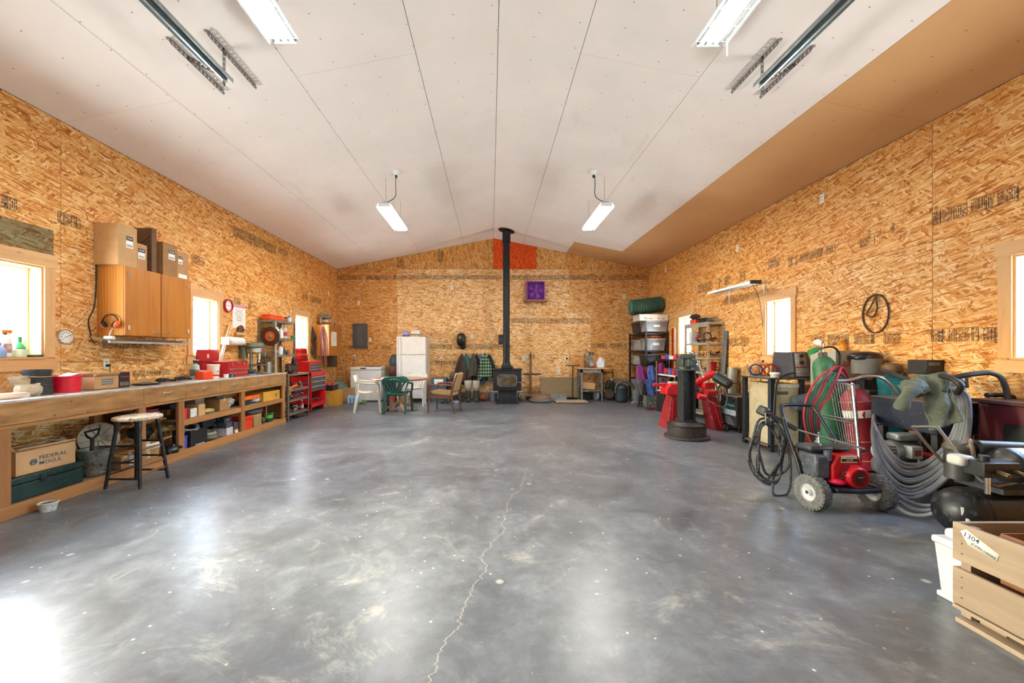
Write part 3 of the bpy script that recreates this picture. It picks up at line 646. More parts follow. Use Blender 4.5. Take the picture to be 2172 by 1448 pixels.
# ---------------- bar stool ----------------
SX, SY = -3.56, 4.02
T = thing('bar_stool', 'worn wooden stool with black legs and chipped cream seat before the bench', 'stool', (SX, SY, 0))
SEATM = M('c9b79c', .55, var=.15, sc=12, wear='5b4128', wa=.45); LEGB = M('17181b', .35, var=.3, sc=20, wear='6e4a2a', wa=.15)
part(B().lathe([(.17, .645), (.195, .65), (.2, .662), (.195, .678), (.16, .686), (0, .682)], (SX, SY, 0), 36), 'seat', SEATM, T)
legs = {}
for i, (sx, sy) in enumerate(((-1, -1), (1, -1), (1, 1), (-1, 1))):
    top = Vector((SX+sx*.105, SY+sy*.105, .65)); bot = Vector((SX+sx*.168, SY+sy*.168, 0)); legs[i] = (top, bot)
    prof = lambda k: .019+.004*math.sin(k*22)*(1 if .02 < k < .22 else 0)-.004*k
    part(B().tube([top.lerp(bot, j/24) for j in range(25)], prof, 12), 'leg', LEGB, T)
for i in range(4):
    for k in ((.38, .62, .86) if i % 2 == 0 else (.44, .68, .80)):
        a = legs[i][0].lerp(legs[i][1], k); c = legs[(i+1) % 4][0].lerp(legs[(i+1) % 4][1], k)
        part(B().tube([a, a.lerp(c, .5), c], lambda q: .008+.003*math.sin(q*math.pi), 8), 'rung', LEGB if i != 1 else M('7a5636', .5), T)
# plastic food tub on the floor
T = tub((-3.70, 3.33, 0), .07, .048, .062, M('d9d6cb', .5, wear='6e6455', wa=.3), 'small dirty white plastic food tub on the floor by the bench', lab=M('c8cfd2', .5, var=.3, sc=40), fill=M('6e6a60', .9))
# ---------------- under the bench: first bay ----------------
T = thing('steel_toolbox', 'long green steel toolbox lying under the bench', 'toolbox', (-4.02, 3.46, .09))
GRN = M('1f3a36', .45, .3, var=.25, wear='3f4c44', wa=.3)
part(B().box(-4.22, -3.86, 3.185, 3.775, .09, .235), 'box_body', GRN, T, bevel=.006); part(B().box(-4.225, -3.856, 3.18, 3.78, .238, .295), 'box_lid', GRN, T, bevel=.01)
part(B().cb((-3.853, 3.43, .255), (.006, .045, .05)).torus((-3.848, 3.43, .225), .014, .004, (1, 0, 0), 14, 6), 'latch', DKST, T)
T = carton((-4.02, 3.50, .297), (.27, .44, .2), 'open tan carton with blue FEDERAL MOGUL print on green toolbox', M('c49a6c', .75, var=.05), rz=R(-4), flaps=.35, fill=M('cfc8bc', .8))
FM = M('2f5566', .6); lettering('FEDERAL', .047, frame((.1365, .045, .115), (0, 1, 0), (0, 0, 1)), FM, T, width=.21); lettering('MOGUL', .047, frame((.1365, .025, .068), (0, 1, 0), (0, 0, 1)), FM, T, width=.17)
part(B().torus((.1362, -.10, .092), .020, .006, (1, 0, 0), 20, 4), 'logo_ring', FM, T); part(B().cyl((.1355, -.10, .092), (.1368, -.10, .092), .009, n=14), 'logo_dot', FM, T)
c = (-3.98, 4.0, .09); T = thing('galvanised_bucket', 'dented galvanised steel bucket under the bench', 'bucket', c)
BK = M('8a8b86', .5, .7, var=.3, sc=12, wear='2d2c2c', wa=.35)
part(B().lathe([(.098, 0), (.13, .262), (.127, .262), (.095, .008), (0, .008)], c, 30), 'bucket_body', BK, T)
for h in (.03, .13, .2): part(B().torus((c[0], c[1], c[2]+h), .1+.032*h/.262, .0025, n=30, m=5), 'hoop', BK, T)
part(B().torus((c[0], c[1], c[2]+.262), .129, .005, n=30, m=6), 'rolled_rim', BK, T)
for s in (-1, 1): part(B().cb((c[0]+.11, c[1]+s*.065, c[2]+.22), (.008, .04, .035), (0, 0, s*.5)), 'bail_ear', BK, T)
c = Vector((-3.99, 3.97, .12)); T = thing('spade_handle', 'black D-handled tool standing in the bucket', 'tool', c)
part(B().cyl(c, c+Vector((.01, .01, .33)), .016, n=12), 'shaft', DKST, T); q = c+Vector((.01, .01, .33))
part(B().tube([q, q+Vector((0, -.05, .035)), q+Vector((0, -.075, .085)), q+Vector((0, .075, .095)), q+Vector((0, .055, .04)), q], .011, 8), 'grip', BLK, T)
# beige round basket lid, white pail, bag, cartons, jar, pipe
c = Vector((-4.10, 4.17, .42)); T = thing('round_lid', 'cream round slatted lid leaning behind the stool', 'lid', (c.x, c.y, .25))
ax = Vector((.8, -.5, .28)).normalized(); LIDM = M('b8ad98', .6, var=.1)
part(B().lathe([(0, 0), (.155, .004), (.165, .012), (.165, -.006), (0, -.006)], c, 36, ax), 'lid_disc', LIDM, T); e = ax.orthogonal().normalized(); g = ax.cross(e)
for i in range(10):
    a = i*math.pi/5; d = e*math.cos(a)+g*math.sin(a); part(B().beam(c+ax*.007+d*.02, c+ax*.011+d*.15, .004, .004, ax), 'rib', M('8d8472', .6), T)
tub((-4.19, 4.235, .09), .28, .10, .115, WHITE, 'white plastic pail behind the round cream lid', name='plastic_pail', cat='pail', lid=WHITE)
b = B().ell((-4.15, 3.80, .37), (.10, .17, .13), 20, 12, .35, 4); T = solo(b, 'produce_bag', glass('dfe6dc', .25, .5), 'clear plastic bag with green printing behind the bucket', 'bag', sub=1)
part(B().ell((-4.11, 3.86, .36), (.055, .06, .06), 14, 8, .3, 6), 'green_print', M('6f9a3c', .5, var=.4, sc=30), T)
carton((-3.93, 4.215, .09), (.13, .10, .135), 'small brown carton marked CN beside the bucket', CARD2, tx='CN', txs=.05, txf='x+')
T = bottle((-3.89, 4.29, .09), .15, .042, glass('dfe6e6', .1, .45), M('c8c8c4', .3, .7), 'glass jar with metal lid behind the stool legs', lab=M('e6e4de', .5, var=.2, sc=40), cat='jar', name='glass_jar', prof=[(.04, 0), (.042, .01), (.042, .115), (.036, .125)], caph=.12)
PVC = M('e3dfd3', .4, var=.06, wear='a59c88', wa=.2)
b = B(); b.lathe([(.058, 0), (.058, .2), (.052, .2), (.052, 0), (.058, 0)], (-4.0, 4.36, .15), 24, (.45, .89, 0), cap=False); solo(b, 'plastic_pipe', PVC, 'short fat white plastic pipe under the bench', 'pipe')
# second bay: short pipes, pot, scraps
for i, (x, y, z, L, r, dx) in enumerate(((-3.95, 4.44, .25, .22, .016, .5), (-3.93, 4.50, .21, .2, .013, .3), (-4.06, 4.62, .22, .14, .05, .8))):
    d = Vector((dx, 1, .08)).normalized(); b = B().lathe([(r, 0), (r, L), (r*.8, L), (r*.8, 0), (r, 0)], (x, y, z), 16, d, cap=False)
    solo(b, 'plastic_pipe', PVC, ['thin white plastic pipe offcut lying uppermost in the second bench bay', 'short white plastic pipe offcut behind the stool leg', 'wide white plastic pipe fitting at the back of the second bay'][i], 'pipe', 'pipe offcuts under the bench')
tub((-3.98, 4.66, .12), .09, .075, .08, M('a8a69c', .3, .7, var=.2), 'aluminium saucepan lying among pipe offcuts', name='saucepan', cat='pot')
carton((-3.98, 4.50, .09), (.22, .30, .12), 'flat brown carton under the pipe offcuts', CARD2)
carton((-4.05, 4.72, .09), (.2, .18, .10), 'low brown carton at the second bench post', CARD)
solo(B().ell((-3.86, 4.83, .15), (.07, .11, .06), 18, 10, .55, 9), 'plastic_sheet', M('121213', .35, var=.4), 'crumpled black plastic sheet at the foot of the bench post', 'plastic sheet')
solo(B().ell((-4.15, 4.72, .37), (.10, .12, .08), 16, 10, .5, 11), 'dark_bag', M('1e2126', .4, var=.4), 'dark lumpy bag beneath the short bench shelf', 'bag')
solo(B().beam((-3.92, 4.60, .27), (-3.87, 4.82, .31), .045, .016), 'wood_offcut', FIR_Y, 'short slanted wood offcut by the second bench post', 'wood')
T = tub((-4.03, 4.66, .526), .13, .10, .11, M('8c1230', .4), 'dark red tub with a white label on the short shelf', handle=False)
part(B().box(-3.925, -3.918, 4.62, 4.72, .56, .62), 'paper_label', M('9fb0b0', .5, var=.4, sc=40), T)
carton((-4.12, 4.5, .526), (.24, .16, .12), 'dark brown carton beside the dark red tub', M('4c332a', .8))
# third bay upper shelf
tub((-3.90, 5.015, .477), .135, .058, .062, REDP, 'bright red round tub on the middle shelf by the post', n=24)
T = carton((-3.95, 5.16, .477), (.2, .12, .12), 'small carton with a white printed end next to the red tub', CARD2, tape=False); part(B().box(.1, .103, -.055, .055, .005, .115), 'paper_label', M('d9d9d4', .6, var=.25, sc=45), T)
carton((-4.0, 5.31, .477), (.3, .12, .15), 'upright tan carton, second from the post on the shelf', CARD3)
carton((-4.14, 5.52, .477), (.22, .17, .21), 'pinkish carton at the back of the shelf', M('a5877a', .8))
carton((-3.98, 5.76, .477), (.26, .2, .17), 'brown carton half hidden by a plastic bag', CARD2)
solo(B().ell((-3.93, 5.50, .511), (.07, .12, .03), 20, 8, .12, 2, .8), 'scrub_brush', M('b8a558', .8, var=.3, sc=60), 'yellow bristle brush lying on the middle shelf', 'brush')
T = solo(B().ell((-3.91, 5.89, .57), (.06, .12, .075), 18, 12, .45, 21), 'plastic_bag', glass('e8e8e4', .2, .45), 'clear crumpled plastic bag of parts on the shelf', 'bag')
part(B().cyl((-3.91, 5.75, .53), (-3.88, 5.92, .55), .014, n=10), 'contents', REDD, T)
carton((-4.16, 5.98, .477), (.2, .16, .22), 'blue grey box at the shelf end near the middle post', M('5b7590', .5))
carton((-4.12, 5.14, .6), (.2, .3, .06), 'dark folded cloth on the cartons', M('2d2f36', .9), tape=False, name='folded_cloth', cat='cloth')
# third bay lower
T = tub((-3.915, 5.035, .09), .17, .062, .062, M('3b4fae', .5, wear='c9d2ea', wa=.2), 'blue printed pail on the bottom deck', name='paint_pail', cat='pail')
T = thing('electronics_box', 'black metal electronics box with small white lettering', 'box', (-3.98, 5.24, .09)); part(B().box(-4.1, -3.855, 5.12, 5.42, .09, .31), 'case', M('1c1d1f', .45), T, bevel=.004)
[part(B().box(-3.855, -3.8535, 5.20+k*.034, 5.222+k*.034, .104, .116), 'white_mark', WLAB, T) for k in range(5)]
CBL = M('8e9094', .5, var=.15)
for i, (y, z, rr, m) in enumerate(((5.22, .335, .15, CBL), (5.60, .14, .13, M('7d7663', .6)), (5.60, .19, .115, M('9a9484', .6)))):
    b = B(); coil(b, (-3.99, y, z+(.02 if i == 0 else 0)), rr*.85, .009, (.5, -.1, 1) if i == 0 else (.1, 0, 1), 5, .12, i+3, 20, 6)
    solo(b, 'cable_coil', m, ['coil of thick grey cable resting on the black box', 'coil of tan cable on the bottom deck', 'smaller tan cable coil on top of another'][i], 'cable', 'cable coils under the bench')
for i, (y, z, d, m, lb) in enumerate(((5.88, .09, (.2, .14, .12), M('c9c9d0', .5, wear='b02030', wa=.25), 'white and red carton on the bottom deck by the middle post'), (5.86, .211, (.2, .13, .08), M('3c4048', .5, wear='aab4c2', wa=.2), 'grey printed carton stacked second from the deck'), (5.84, .292, (.18, .13, .07), M('22252c', .5, wear='b9c2d0', wa=.25), 'dark printed carton on top of the stack'), (6.03, .09, (.2, .1, .07), CARD2, 'small brown carton next to the white red one'), (6.03, .161, (.2, .11, .1), M('47474a', .6), 'dark grey carton over the small brown one'), (6.0, .262, (.22, .12, .12), M('4b101c', .5), 'dark red box at the back of the lower shelf'))):
    T = carton((-3.95-(.1 if i == 5 else 0), y, z), d, lb, m, group='parts cartons under the bench', tape=False)
    if i == 3: part(B().box(.1, .103, -.03, .03, .01, .055), 'paper_label', WLAB, T)
carton((-4.08, 5.62, .27), (.2, .22, .1), 'dark flat carton behind the tan cable', M('2a2c33', .5), tape=False)
# fourth bay
T = carton((-4.0, 6.98, .477), (.33, .52, .16), 'long yellow carton with a jar emblem on its end', M('c9952f', .7, var=.08), tape=False)
part(B().torus((.167, .14, .078), .03, .003, (1, 0, 0), 20, 4), 'emblem_print', M('4a3a14', .6), T); part(B().box(.165, .168, .11, .17, .095, .1), 'emblem_print', M('4a3a14', .6), T)
carton((-3.93, 6.42, .56), (.16, .46, .06), 'flat orange carton lying across bags on the shelf', M('e0651a', .5), tape=False)
solo(B().ell((-3.95, 6.37, .522), (.09, .15, .036), 18, 9, .3, 8, .8), 'parts_bag', M('1d3a4a', .3, var=.4, wear='9fb4c0', wa=.25), 'dark blue plastic bag under the orange carton', 'bag')
solo(B().ell((-3.93, 6.63, .528), (.07, .1, .04), 16, 9, .35, 12), 'parts_bag', M('c8ced4', .3, var=.2), 'white plastic bag beside the dark blue one', 'bag')
T = thing('storage_tote', 'orange red plastic tote on the bottom deck', 'tote', (-3.93, 6.33, .09)); OR = M('e0381a', .4)
part(B().add([(-4.03, 6.24, .09), (-3.855, 6.24, .09), (-3.855, 6.43, .09), (-4.03, 6.43, .09), (-4.045, 6.225, .27), (-3.845, 6.225, .27), (-3.845, 6.445, .27), (-4.045, 6.445, .27)], [(0, 3, 2, 1), (0, 1, 5, 4), (1, 2, 6, 5), (2, 3, 7, 6), (3, 0, 4, 7), (4, 5, 6, 7)]), 'tote_body', OR, T)
part(B().box(-4.055, -3.838, 6.215, 6.455, .25, .305), 'tote_lid', OR, T, bevel=.008)
carton((-3.97, 6.63, .09), (.18, .22, .2), 'tan carton to the right of the orange tote', M('a08058', .8))
solo(B().ell((-3.97, 6.62, .34), (.12, .2, .045), 18, 8, .2, 14, .8), 'dusty_bag', M('5a5a60', .5, var=.3), 'dusty grey bag laid over the tan carton', 'bag')
T = tub((-3.93, 7.03, .09), .13, .07, .075, M('1d3b36', .4), 'dark green pot with bright green rim', name='green_pot', cat='pot', rim=M('5aa838', .4)); part(B().lathe([(.0765, .07), (.079, .125)], (-3.93, 7.03, .09), 24, cap=False), 'green_band', M('62b23c', .4), T)
T = tub((-3.99, 7.17, .09), .14, .065, .07, M('1d3b36', .4), 'second green rimmed pot behind the first', name='green_pot', cat='pot', rim=M('5aa838', .4))
solo(B().ell((-3.94, 6.86, .15), (.06, .06, .045), 14, 8, .4, 2), 'rag_bundle', M('5a4630', .9, var=.3), 'brown rag bundle between carton and green pot', 'rag')
T = thing('fuel_can', 'red fuel can at the back of the last bench bay', 'fuel can', (-4.2, 7.0, .09)); part(B().box(-4.29, -4.1, 6.9, 7.2, .09, .34), 'can_body', RED, T, bevel=.03); part(B().cyl((-4.18, 6.98, .34), (-4.13, 6.93, .44), .014, n=10), 'spout', M('d9cf9a', .5), T)
solo(B().cyl((-3.95, 7.0, .1), (-3.97, 7.05, .40), .008, n=8), 'wooden_stick', M('c9b088', .6), 'pale stick standing in the last bench bay', 'stick')
# ---------------- on the bench ----------------
z = BZ+.001
T = thing('deli_tray', 'clear plastic tub of orange bits at the near end of bench', 'tub', (-3.98, 3.28, z)); part(B().box(-4.06, -3.9, 3.17, 3.38, z, z+.045), 'tray', glass('e8e4da', .15, .4), T, bevel=.012); part(B().ell((-3.98, 3.28, z+.016), (.065, .09, .014), 16, 7, .3, 3, .8), 'contents', M('d9814a', .6, var=.3, sc=40), T)
b = B().lathe([(.06, 0), (.078, .03), (.085, .07), (.07, .105), (.078, .11), (.07, .09), (0, .07)], (-4.02, 3.46, z), 22)
for p in b.v: p += Vector((noise.noise(p*14), noise.noise(p*14+Vector((5, 5, 5))), 0))*.014
T = solo(b, 'seed_bag', M('b9ab92', .7, var=.2, wear='7d6f58', wa=.2), 'crumpled cream sack standing open on the bench', 'bag'); part(B().add([(-4.08, 3.40, z+.09), (-4.05, 3.50, z+.1), (-4.07, 3.53, z+.18), (-4.09, 3.37, z+.17)], [(0, 1, 2, 3)]), 'sack_flap', M('b49f86', .7), T, solid=.003)
c = (-4.1, 3.60, z); T = thing('woven_planter', 'black woven planter with a tan band on the bench', 'planter', c); WV = M('23262a', .5, var=.35, sc=55)
part(B().lathe([(.105, 0), (.098, .05), (.09, .2), (.093, .22), (.087, .22), (.08, .01), (0, .01)], c, 30), 'planter_body', WV, T)
for h in range(7): part(B().torus((c[0], c[1], c[2]+.015+h*.024), .104-.012*h/7, .004, n=30, m=5), 'weave_row', WV, T)
part(B().torus((c[0], c[1], c[2]+.17), .094, .004, (.1, 0, 1), n=30, m=5), 'twine', M('b8905a', .7), T); part(B().lathe([(.093, .178), (.096, .2), (.096, .225), (.088, .225)], c, 30, cap=False), 'collar', WV, T)
T = tub((-4.08, 3.83, z), .155, .10, .108, M('d01430', .3, var=.08), 'bright red plastic tub with papers on the bench')
solo(B().add([(-4.12, 3.78, z+.15), (-4.03, 3.8, z+.15), (-4.02, 3.90, z+.175), (-4.13, 3.88, z+.18)], [(0, 1, 2, 3)]), 'paper_sheet', WLAB, 'crumpled papers in the red tub', 'paper', solid=.002)
T = carton((-4.1, 4.14, z), (.22, .26, .135), 'open brown carton with blue print, in front of the wall outlet', CARD, flaps=.6, fill=M('b98a70', .8))
for k in range(3): part(B().box(.1105, .1115, -.06, .07, .045+k*.024, .058+k*.024), 'print_line', M('4d6a86', .6), T)
T = carton((-4.06, 4.345, z), (.13, .13, .165), 'small black carton with red D-LEGEND print', M('1d1f27', .4, var=.2), tape=False)
lettering('D-LEGEND', .02, frame((.0665, 0, .115), (0, 1, 0), (0, 0, 1)), REDP, T, width=.1); part(B().box(.0655, .0662, -.05, .05, .02, .06), 'print_picture', M('7d6a52', .5, var=.5, sc=40), T); part(B().box(-.05, .05, -.0662, -.0655, .03, .13), 'print_picture', M('8fa0ae', .5, var=.5, sc=40), T)
T = thing('black_tray', 'flat black tray of small parts on the bench', 'tray', (-4.05, 4.68, z)); part(B().lathe([(.10, 0), (.13, .006), (.135, .014), (.128, .012), (.1, .004), (0, .004)], (-4.05, 4.68, z), 28), 'tray_body', BLK, T); part(B().ell((-4.05, 4.68, z+.016), (.07, .07, .016), 14, 7, .4, 3), 'small_parts', M('6d6a64', .6, var=.5, sc=50), T)
for i, (x, y) in enumerate(((-4.1, 4.98), (-4.12, 5.28))):
    b = B().ell((x, y, z+.034), (.045, .09, .024), 16, 9, .4, i+4)
    for k in range(4): b.tube([(x+.02-.015*k, y+.07, z+.02), (x+.03-.02*k, y+.12, z+.03), (x+.035-.022*k, y+.16, z+.012)], .009, 7, sm=3)
    solo(b, 'work_glove', M('17181c', .7, var=.3), ['black work glove on bench beside the black tray', 'black work glove on bench nearer the orange jug'][i], 'glove', 'work gloves on the bench')
T = thing('orange_jug', 'orange plastic oil jug lying on the bench', 'jug', (-4.06, 5.62, z)); OJ = M('e8471a', .35, var=.1)
part(B().box(-4.13, -3.99, 5.54, 5.74, z, z+.12), 'jug_body', OJ, T, bevel=.03, sub=0); part(B().lathe([(.1, 0), (.105, .012), (.1, .022)], (-4.05, 5.64, z), 24), 'jug_base', OJ, T); part(B().cyl((-4.06, 5.74, z+.09), (-4.06, 5.775, z+.09), .025, n=14), 'screw_cap', OJ, T)
T = bottle((-4.2, 5.66, z), .27, .06, M('b9cfd0', .3), M('27343a', .4), 'pale blue hand cleaner pump bottle on the bench', prof=[(.055, 0), (.06, .02), (.058, .12), (.05, .19), (.02, .215), (.018, .22)], lab=M('5a7d88', .5, var=.4, sc=40)); part(B().cyl((-4.2, 5.66, z+.26), (-4.14, 5.66, z+.262), .008, n=8), 'pump_spout', M('27343a', .4), T)
T = tub((-4.06, 5.83, z), .2, .072, .078, M('ece6da', .4), 'white hand cleaner tub with red label bands', lab=M('e3dccf', .4, wear='2a2a2c', wa=.2)); part(B().lathe([(.0765, .125), (.0772, .15)], (-4.06, 5.83, z), 28, cap=False), 'red_band', RED, T); part(B().lathe([(.0745, .03), (.0755, .055)], (-4.06, 5.83, z), 28, cap=False), 'red_band', RED, T)
lettering('GOJO', .028, frame((-3.9815, 5.82, z+.1), (0, 1, 0), (0, 0, 1)), INK, T)
carton((-3.93, 6.03, z), (.07, .07, .05), 'small black white carton in front of red toolbox', M('26272b', .5, wear='d9d9d4', wa=.3), tape=False)
T = tub((-3.95, 5.945, z), .05, .03, .032, WHITE, 'small white cup in front of the red toolbox', name='cup', cat='cup')
RT = M('b3141c', .4, var=.1)
def chest(T, x0, x1, y0, y1, z0, z1, n, body=RT, bar=CHROME, top=.06, gapc=None):
    part(B().box(x0, x1-.006, y0, y1, z0, z1), 'chest_body', body, T, bevel=.004)
    h = (z1-z0-top-.01)/n
    for k in range(n):
        a, c = z0+.008+k*h, z0+.004+(k+1)*h
        d = part(B().box(x1-.006, x1, y0+.015, y1-.015, a, c), 'drawer_front', gapc or body, T, bevel=.002); part(B().box(x1, x1+.012, y0+.018, y1-.018, c-.022, c-.006), 'drawer_pull', bar, d, bevel=.003)
T = thing('red_toolbox', 'red steel toolbox with three drawers on the bench', 'toolbox', (-4.08, 6.2, z)); chest(T, -4.22, -3.95, 6.0, 6.48, z, z+.24, 2, top=.1)
for yy in (6.1, 6.38): part(B().box(-3.951, -3.944, yy-.016, yy+.016, z+.17, z+.225), 'latch', CHROME, T, bevel=.002)
part(B().box(-3.951, -3.943, 6.19, 6.29, z+.205, z+.23), 'badge', CHROME, T)
T = thing('open_toolbox', 'maroon steel toolbox with raised lid behind the red toolbox', 'toolbox', (-4.25, 6.1, z)); part(B().open_box(-4.325, -4.225, 5.83, 6.3, z, z+.235, .004), 'box_body', M('9c1620', .4), T)
part(B().box(-4.325, -4.295, 5.84, 6.30, z+.24, z+.42), 'lid', M('a81822', .4), T, bevel=.006); part(B().box(-4.296, -4.292, 6.03, 6.07, z+.29, z+.35), 'lid_badge', M('d9c9a0', .5), T)
# long white rods leaning, paper towels
for i, (u0, v0, u1, v1) in enumerate(((488, 683, 464, 765), (492, 684, 469, 768), (486, 690, 466, 769))):
    a = LW(u0, v0, XL+.03); c = LW(u1, v1, XL+.12); c.z = max(c.z, z+.005); solo(B().cyl(a, c, .006, n=8), 'thin_rod', M('d9d4c6', .5), 'long thin pale rod leaning on the left wall by the paper towels', 'rod', 'rods leaning by the paper towels')
T = thing('paper_towel_holder', 'paper towel roll on a wooden wall bracket', 'paper towels', (-4.25, 6.62, 1.46)); c0, c1 = Vector((-4.24, 6.43, 1.5)), Vector((-4.24, 6.78, 1.5))
part(B().cyl(c0, c1, .066, n=28), 'paper_roll', M('f4f2ee', .8, var=.03), T); part(B().cyl(c0+Vector((0, -.03, 0)), c0, .02, n=12), 'dowel', FIR_Y, T)
part(B().box(XL+.001, XL+.16, 6.375, 6.395, 1.44, 1.56), 'bracket', PINE_Y, T, bevel=.003); part(B().box(XL+.001, XL+.16, 6.80, 6.82, 1.44, 1.56), 'bracket', PINE_Y, T, bevel=.003)
# ---------------- clock, calendar, thermometer ----------------
def disc_on_left(y, z_, r, d0, d1): return B().cyl((XL+d0, y, z_), (XL+d1, y, z_), r, n=36)
T = thing('wall_clock', 'round red framed wall clock on the left wall', 'clock', (XL+.02, 6.575, 1.98)); y_, z_ = 6.575, 2.086
part(B().lathe([(.088, .012), (.092, .04), (.108, .036), (.112, .001), (.088, .001)], (XL, y_, z_), 40, (1, 0, 0), cap=False), 'rim', M('b3202c', .35), T); part(disc_on_left(y_, z_, .09, .004, .014), 'dial', WLAB, T)
for k in range(12):
    a = k*math.pi/6; part(B().cb((XL+.015, y_+math.sin(a)*.072, z_+math.cos(a)*.072), (.002, .008 if k % 3 else .011, .014)), 'numeral', INK, T)
part(B().beam((XL+.017, y_, z_), (XL+.017, y_+.045, z_+.002), .002, .007), 'hour_hand', INK, T); part(B().beam((XL+.018, y_+.02, z_-.002), (XL+.018, y_-.07, z_+.004), .002, .005), 'minute_hand', INK, T)
T = thing('wall_calendar', 'wall calendar with cursive writing and horse tack picture', 'calendar', (XL+.003, 6.88, 1.72)); part(B().box(XL, XL+.003, 6.71, 7.06, 1.73, 2.135), 'sheet', M('f1ede6', .6, var=.04), T)
part(B().box(XL+.003, XL+.0036, 6.71, 7.06, 2.08, 2.135), 'header_strip', M('c98a96', .6), T)
for k in range(7):
    w = [.2, .16, .24, .22, .14, .18, .12][k]; b = B(); zz = 2.045-k*.03
    b.tube([(XL+.0045, 6.885-w/2+w*i/24, zz+.006*math.sin(i*2.1+k)) for i in range(25)], .0018, 4); part(b, 'handwriting', M('6a4a56', .6), T)
solo(B().ell((XL+.02, 6.9, 1.71), (.016, .09, .07), 18, 9, .35, 7), 'horse_tack', M('5f3b22', .6, var=.4, sc=30), 'brown leather tack hanging under the calendar', 'tack')
T = thing('wood_rack', 'small pine peg block under the calendar', 'rack', (XL+.03, 6.88, 1.61)); part(B().box(XL, XL+.05, 6.75, 7.02, 1.61, 1.66), 'block', PINE_Y, T, bevel=.003)
q = LW(138, 714); T = thing('dial_thermometer', 'round white dial thermometer on the left wall beside the window', 'thermometer', (XL+.01, q.y, q.z-.08)); part(disc_on_left(q.y, q.z, .076, 0, .01), 'case', M('b9b4a6', .3, .5), T); part(disc_on_left(q.y, q.z, .064, .01, .014), 'dial', WLAB, T); part(B().lathe([(.066, .01), (.07, .02), (.077, .012), (.078, 0)], (XL, q.y, q.z), 36, (1, 0, 0), cap=False), 'bezel', M('cfc9ba', .25, .6), T)
for k in range(9):
    a = -2.2+k*.55; part(B().cb((XL+.0148, q.y+math.sin(a)*.047, q.z+math.cos(a)*.047), (.001, .011, .008)), 'number', INK if k < 7 else RED, T)
part(B().beam((XL+.016, q.y-.02, q.z-.008), (XL+.016, q.y+.045, q.z+.018), .002, .004), 'needle', INK, T)
# ---------------- wall cabinet and the cartons on it ----------------
CABW = wood('9c5a1e', 'd08a3c', 2, 1.1, .35, False); CABS = wood('b0661f', 'e0a050', 2, .9, .3, False)
CY0, CY1, CX1, CZ0, CZ1 = 4.397, 5.365, -4.038, 1.506, 2.282
T = thing('wall_cabinet', 'varnished two-door wooden wall cabinet above the bench', 'cabinet', (-4.19, 4.88, CZ0))
part(B().box(XL+.001, CX1-.02, CY0, CY1, CZ0, CZ1), 'cabinet_body', CABS, T, bevel=.002)
for a, c, hy, py in ((CY0+.004, 4.872, CY0+.05, 4.80), (4.888, CY1-.004, CY1-.05, 4.96)):
    d = part(B().box(CX1-.02, CX1, a, c, CZ0+.004, CZ1-.004), 'cabinet_door', CABW, T, bevel=.002)
    part(B().tube([(CX1, py-.04, CZ0+.05), (CX1+.022, py-.03, CZ0+.052), (CX1+.022, py+.03, CZ0+.052), (CX1, py+.04, CZ0+.05)], .006, 8), 'door_pull', PULL, d)
    for hz in (CZ1-.1, CZ0+.09): part(B().box(CX1, CX1+.005, hy-.022, hy-.003, hz-.026, hz+.026), 'hinge', PULL, d); part(B().cyl((CX1+.006, hy, hz-.026), (CX1+.006, hy, hz+.026), .005, n=8), 'hinge_pin', PULL, d)
def gold_box(x0, x1, y0, y1, h, label, m=CARD, lab=None):
    T = thing('filter_carton', label, 'box', ((x0+x1)/2, (y0+y1)/2, CZ1+.001), group='filter cartons on the wall cabinet'); zz = CZ1+.001
    part(B().box(x0, x1, y0, y1, zz, zz+h), 'carton_body', m, T, bevel=.002)
    if lab:
        ly, lz, lw, lh = lab; o = part(B().box(x1, x1+.001, ly-lw/2, ly+lw/2, lz-lh/2, lz+lh/2), 'paper_label', WLAB, T)
        part(B().box(x1+.001, x1+.0015, ly-lw/2, ly+lw/2, lz+lh*.12, lz+lh/2), 'label_header', INK, o); lettering('Gold', lw*.36, frame((x1+.002, ly, lz+lh*.32), (0, 1, 0), (0, 0, 1)), WLAB, o)
        for k in range(9): part(B().box(x1+.001, x1+.0015, ly-lw*.38+k*lw*.088, ly-lw*.38+k*lw*.088+lw*(.03 if k % 2 else .05), lz-lh*.42, lz-lh*.2), 'barcode_bar', INK, o)
    return T
gold_box(-4.345, -4.08, 4.36, 4.595, .455, 'big filter carton nearest the near window on the wall cabinet', CARD3, (4.50, 2.56, .085, .13))
gold_box(-4.25, -4.085, 4.60, 4.735, .30, 'small filter carton, second on the wall cabinet', CARD, (4.66, 2.47, .09, .12))
T = gold_box(-4.30, -4.085, 4.80, 4.87, .535, 'tall narrow dark sided carton on the wall cabinet', M('6f5238', .8)); [part(B().beam((-4.29, 4.7992, 2.32+k*.05), (-4.11, 4.7992, 2.46+k*.05), .001, .012, (0, 0, 1)), 'print_stripe', M('3a2a1c', .8), T) for k in range(6)]
gold_box(-4.32, -4.085, 4.965, 5.19, .415, 'brown filter carton with lid flap, fourth on the wall cabinet', CARD2, (5.1, 2.56, .10, .12))
T = gold_box(-4.30, -4.09, 5.20, 5.39, .36, 'torn filter carton at the far end of the wall cabinet', CARD, (5.25, 2.53, .07, .1)); part(B().box(-4.09, -4.089, 5.22, 5.36, 2.30, 2.35), 'barcode_label', WLAB, T)
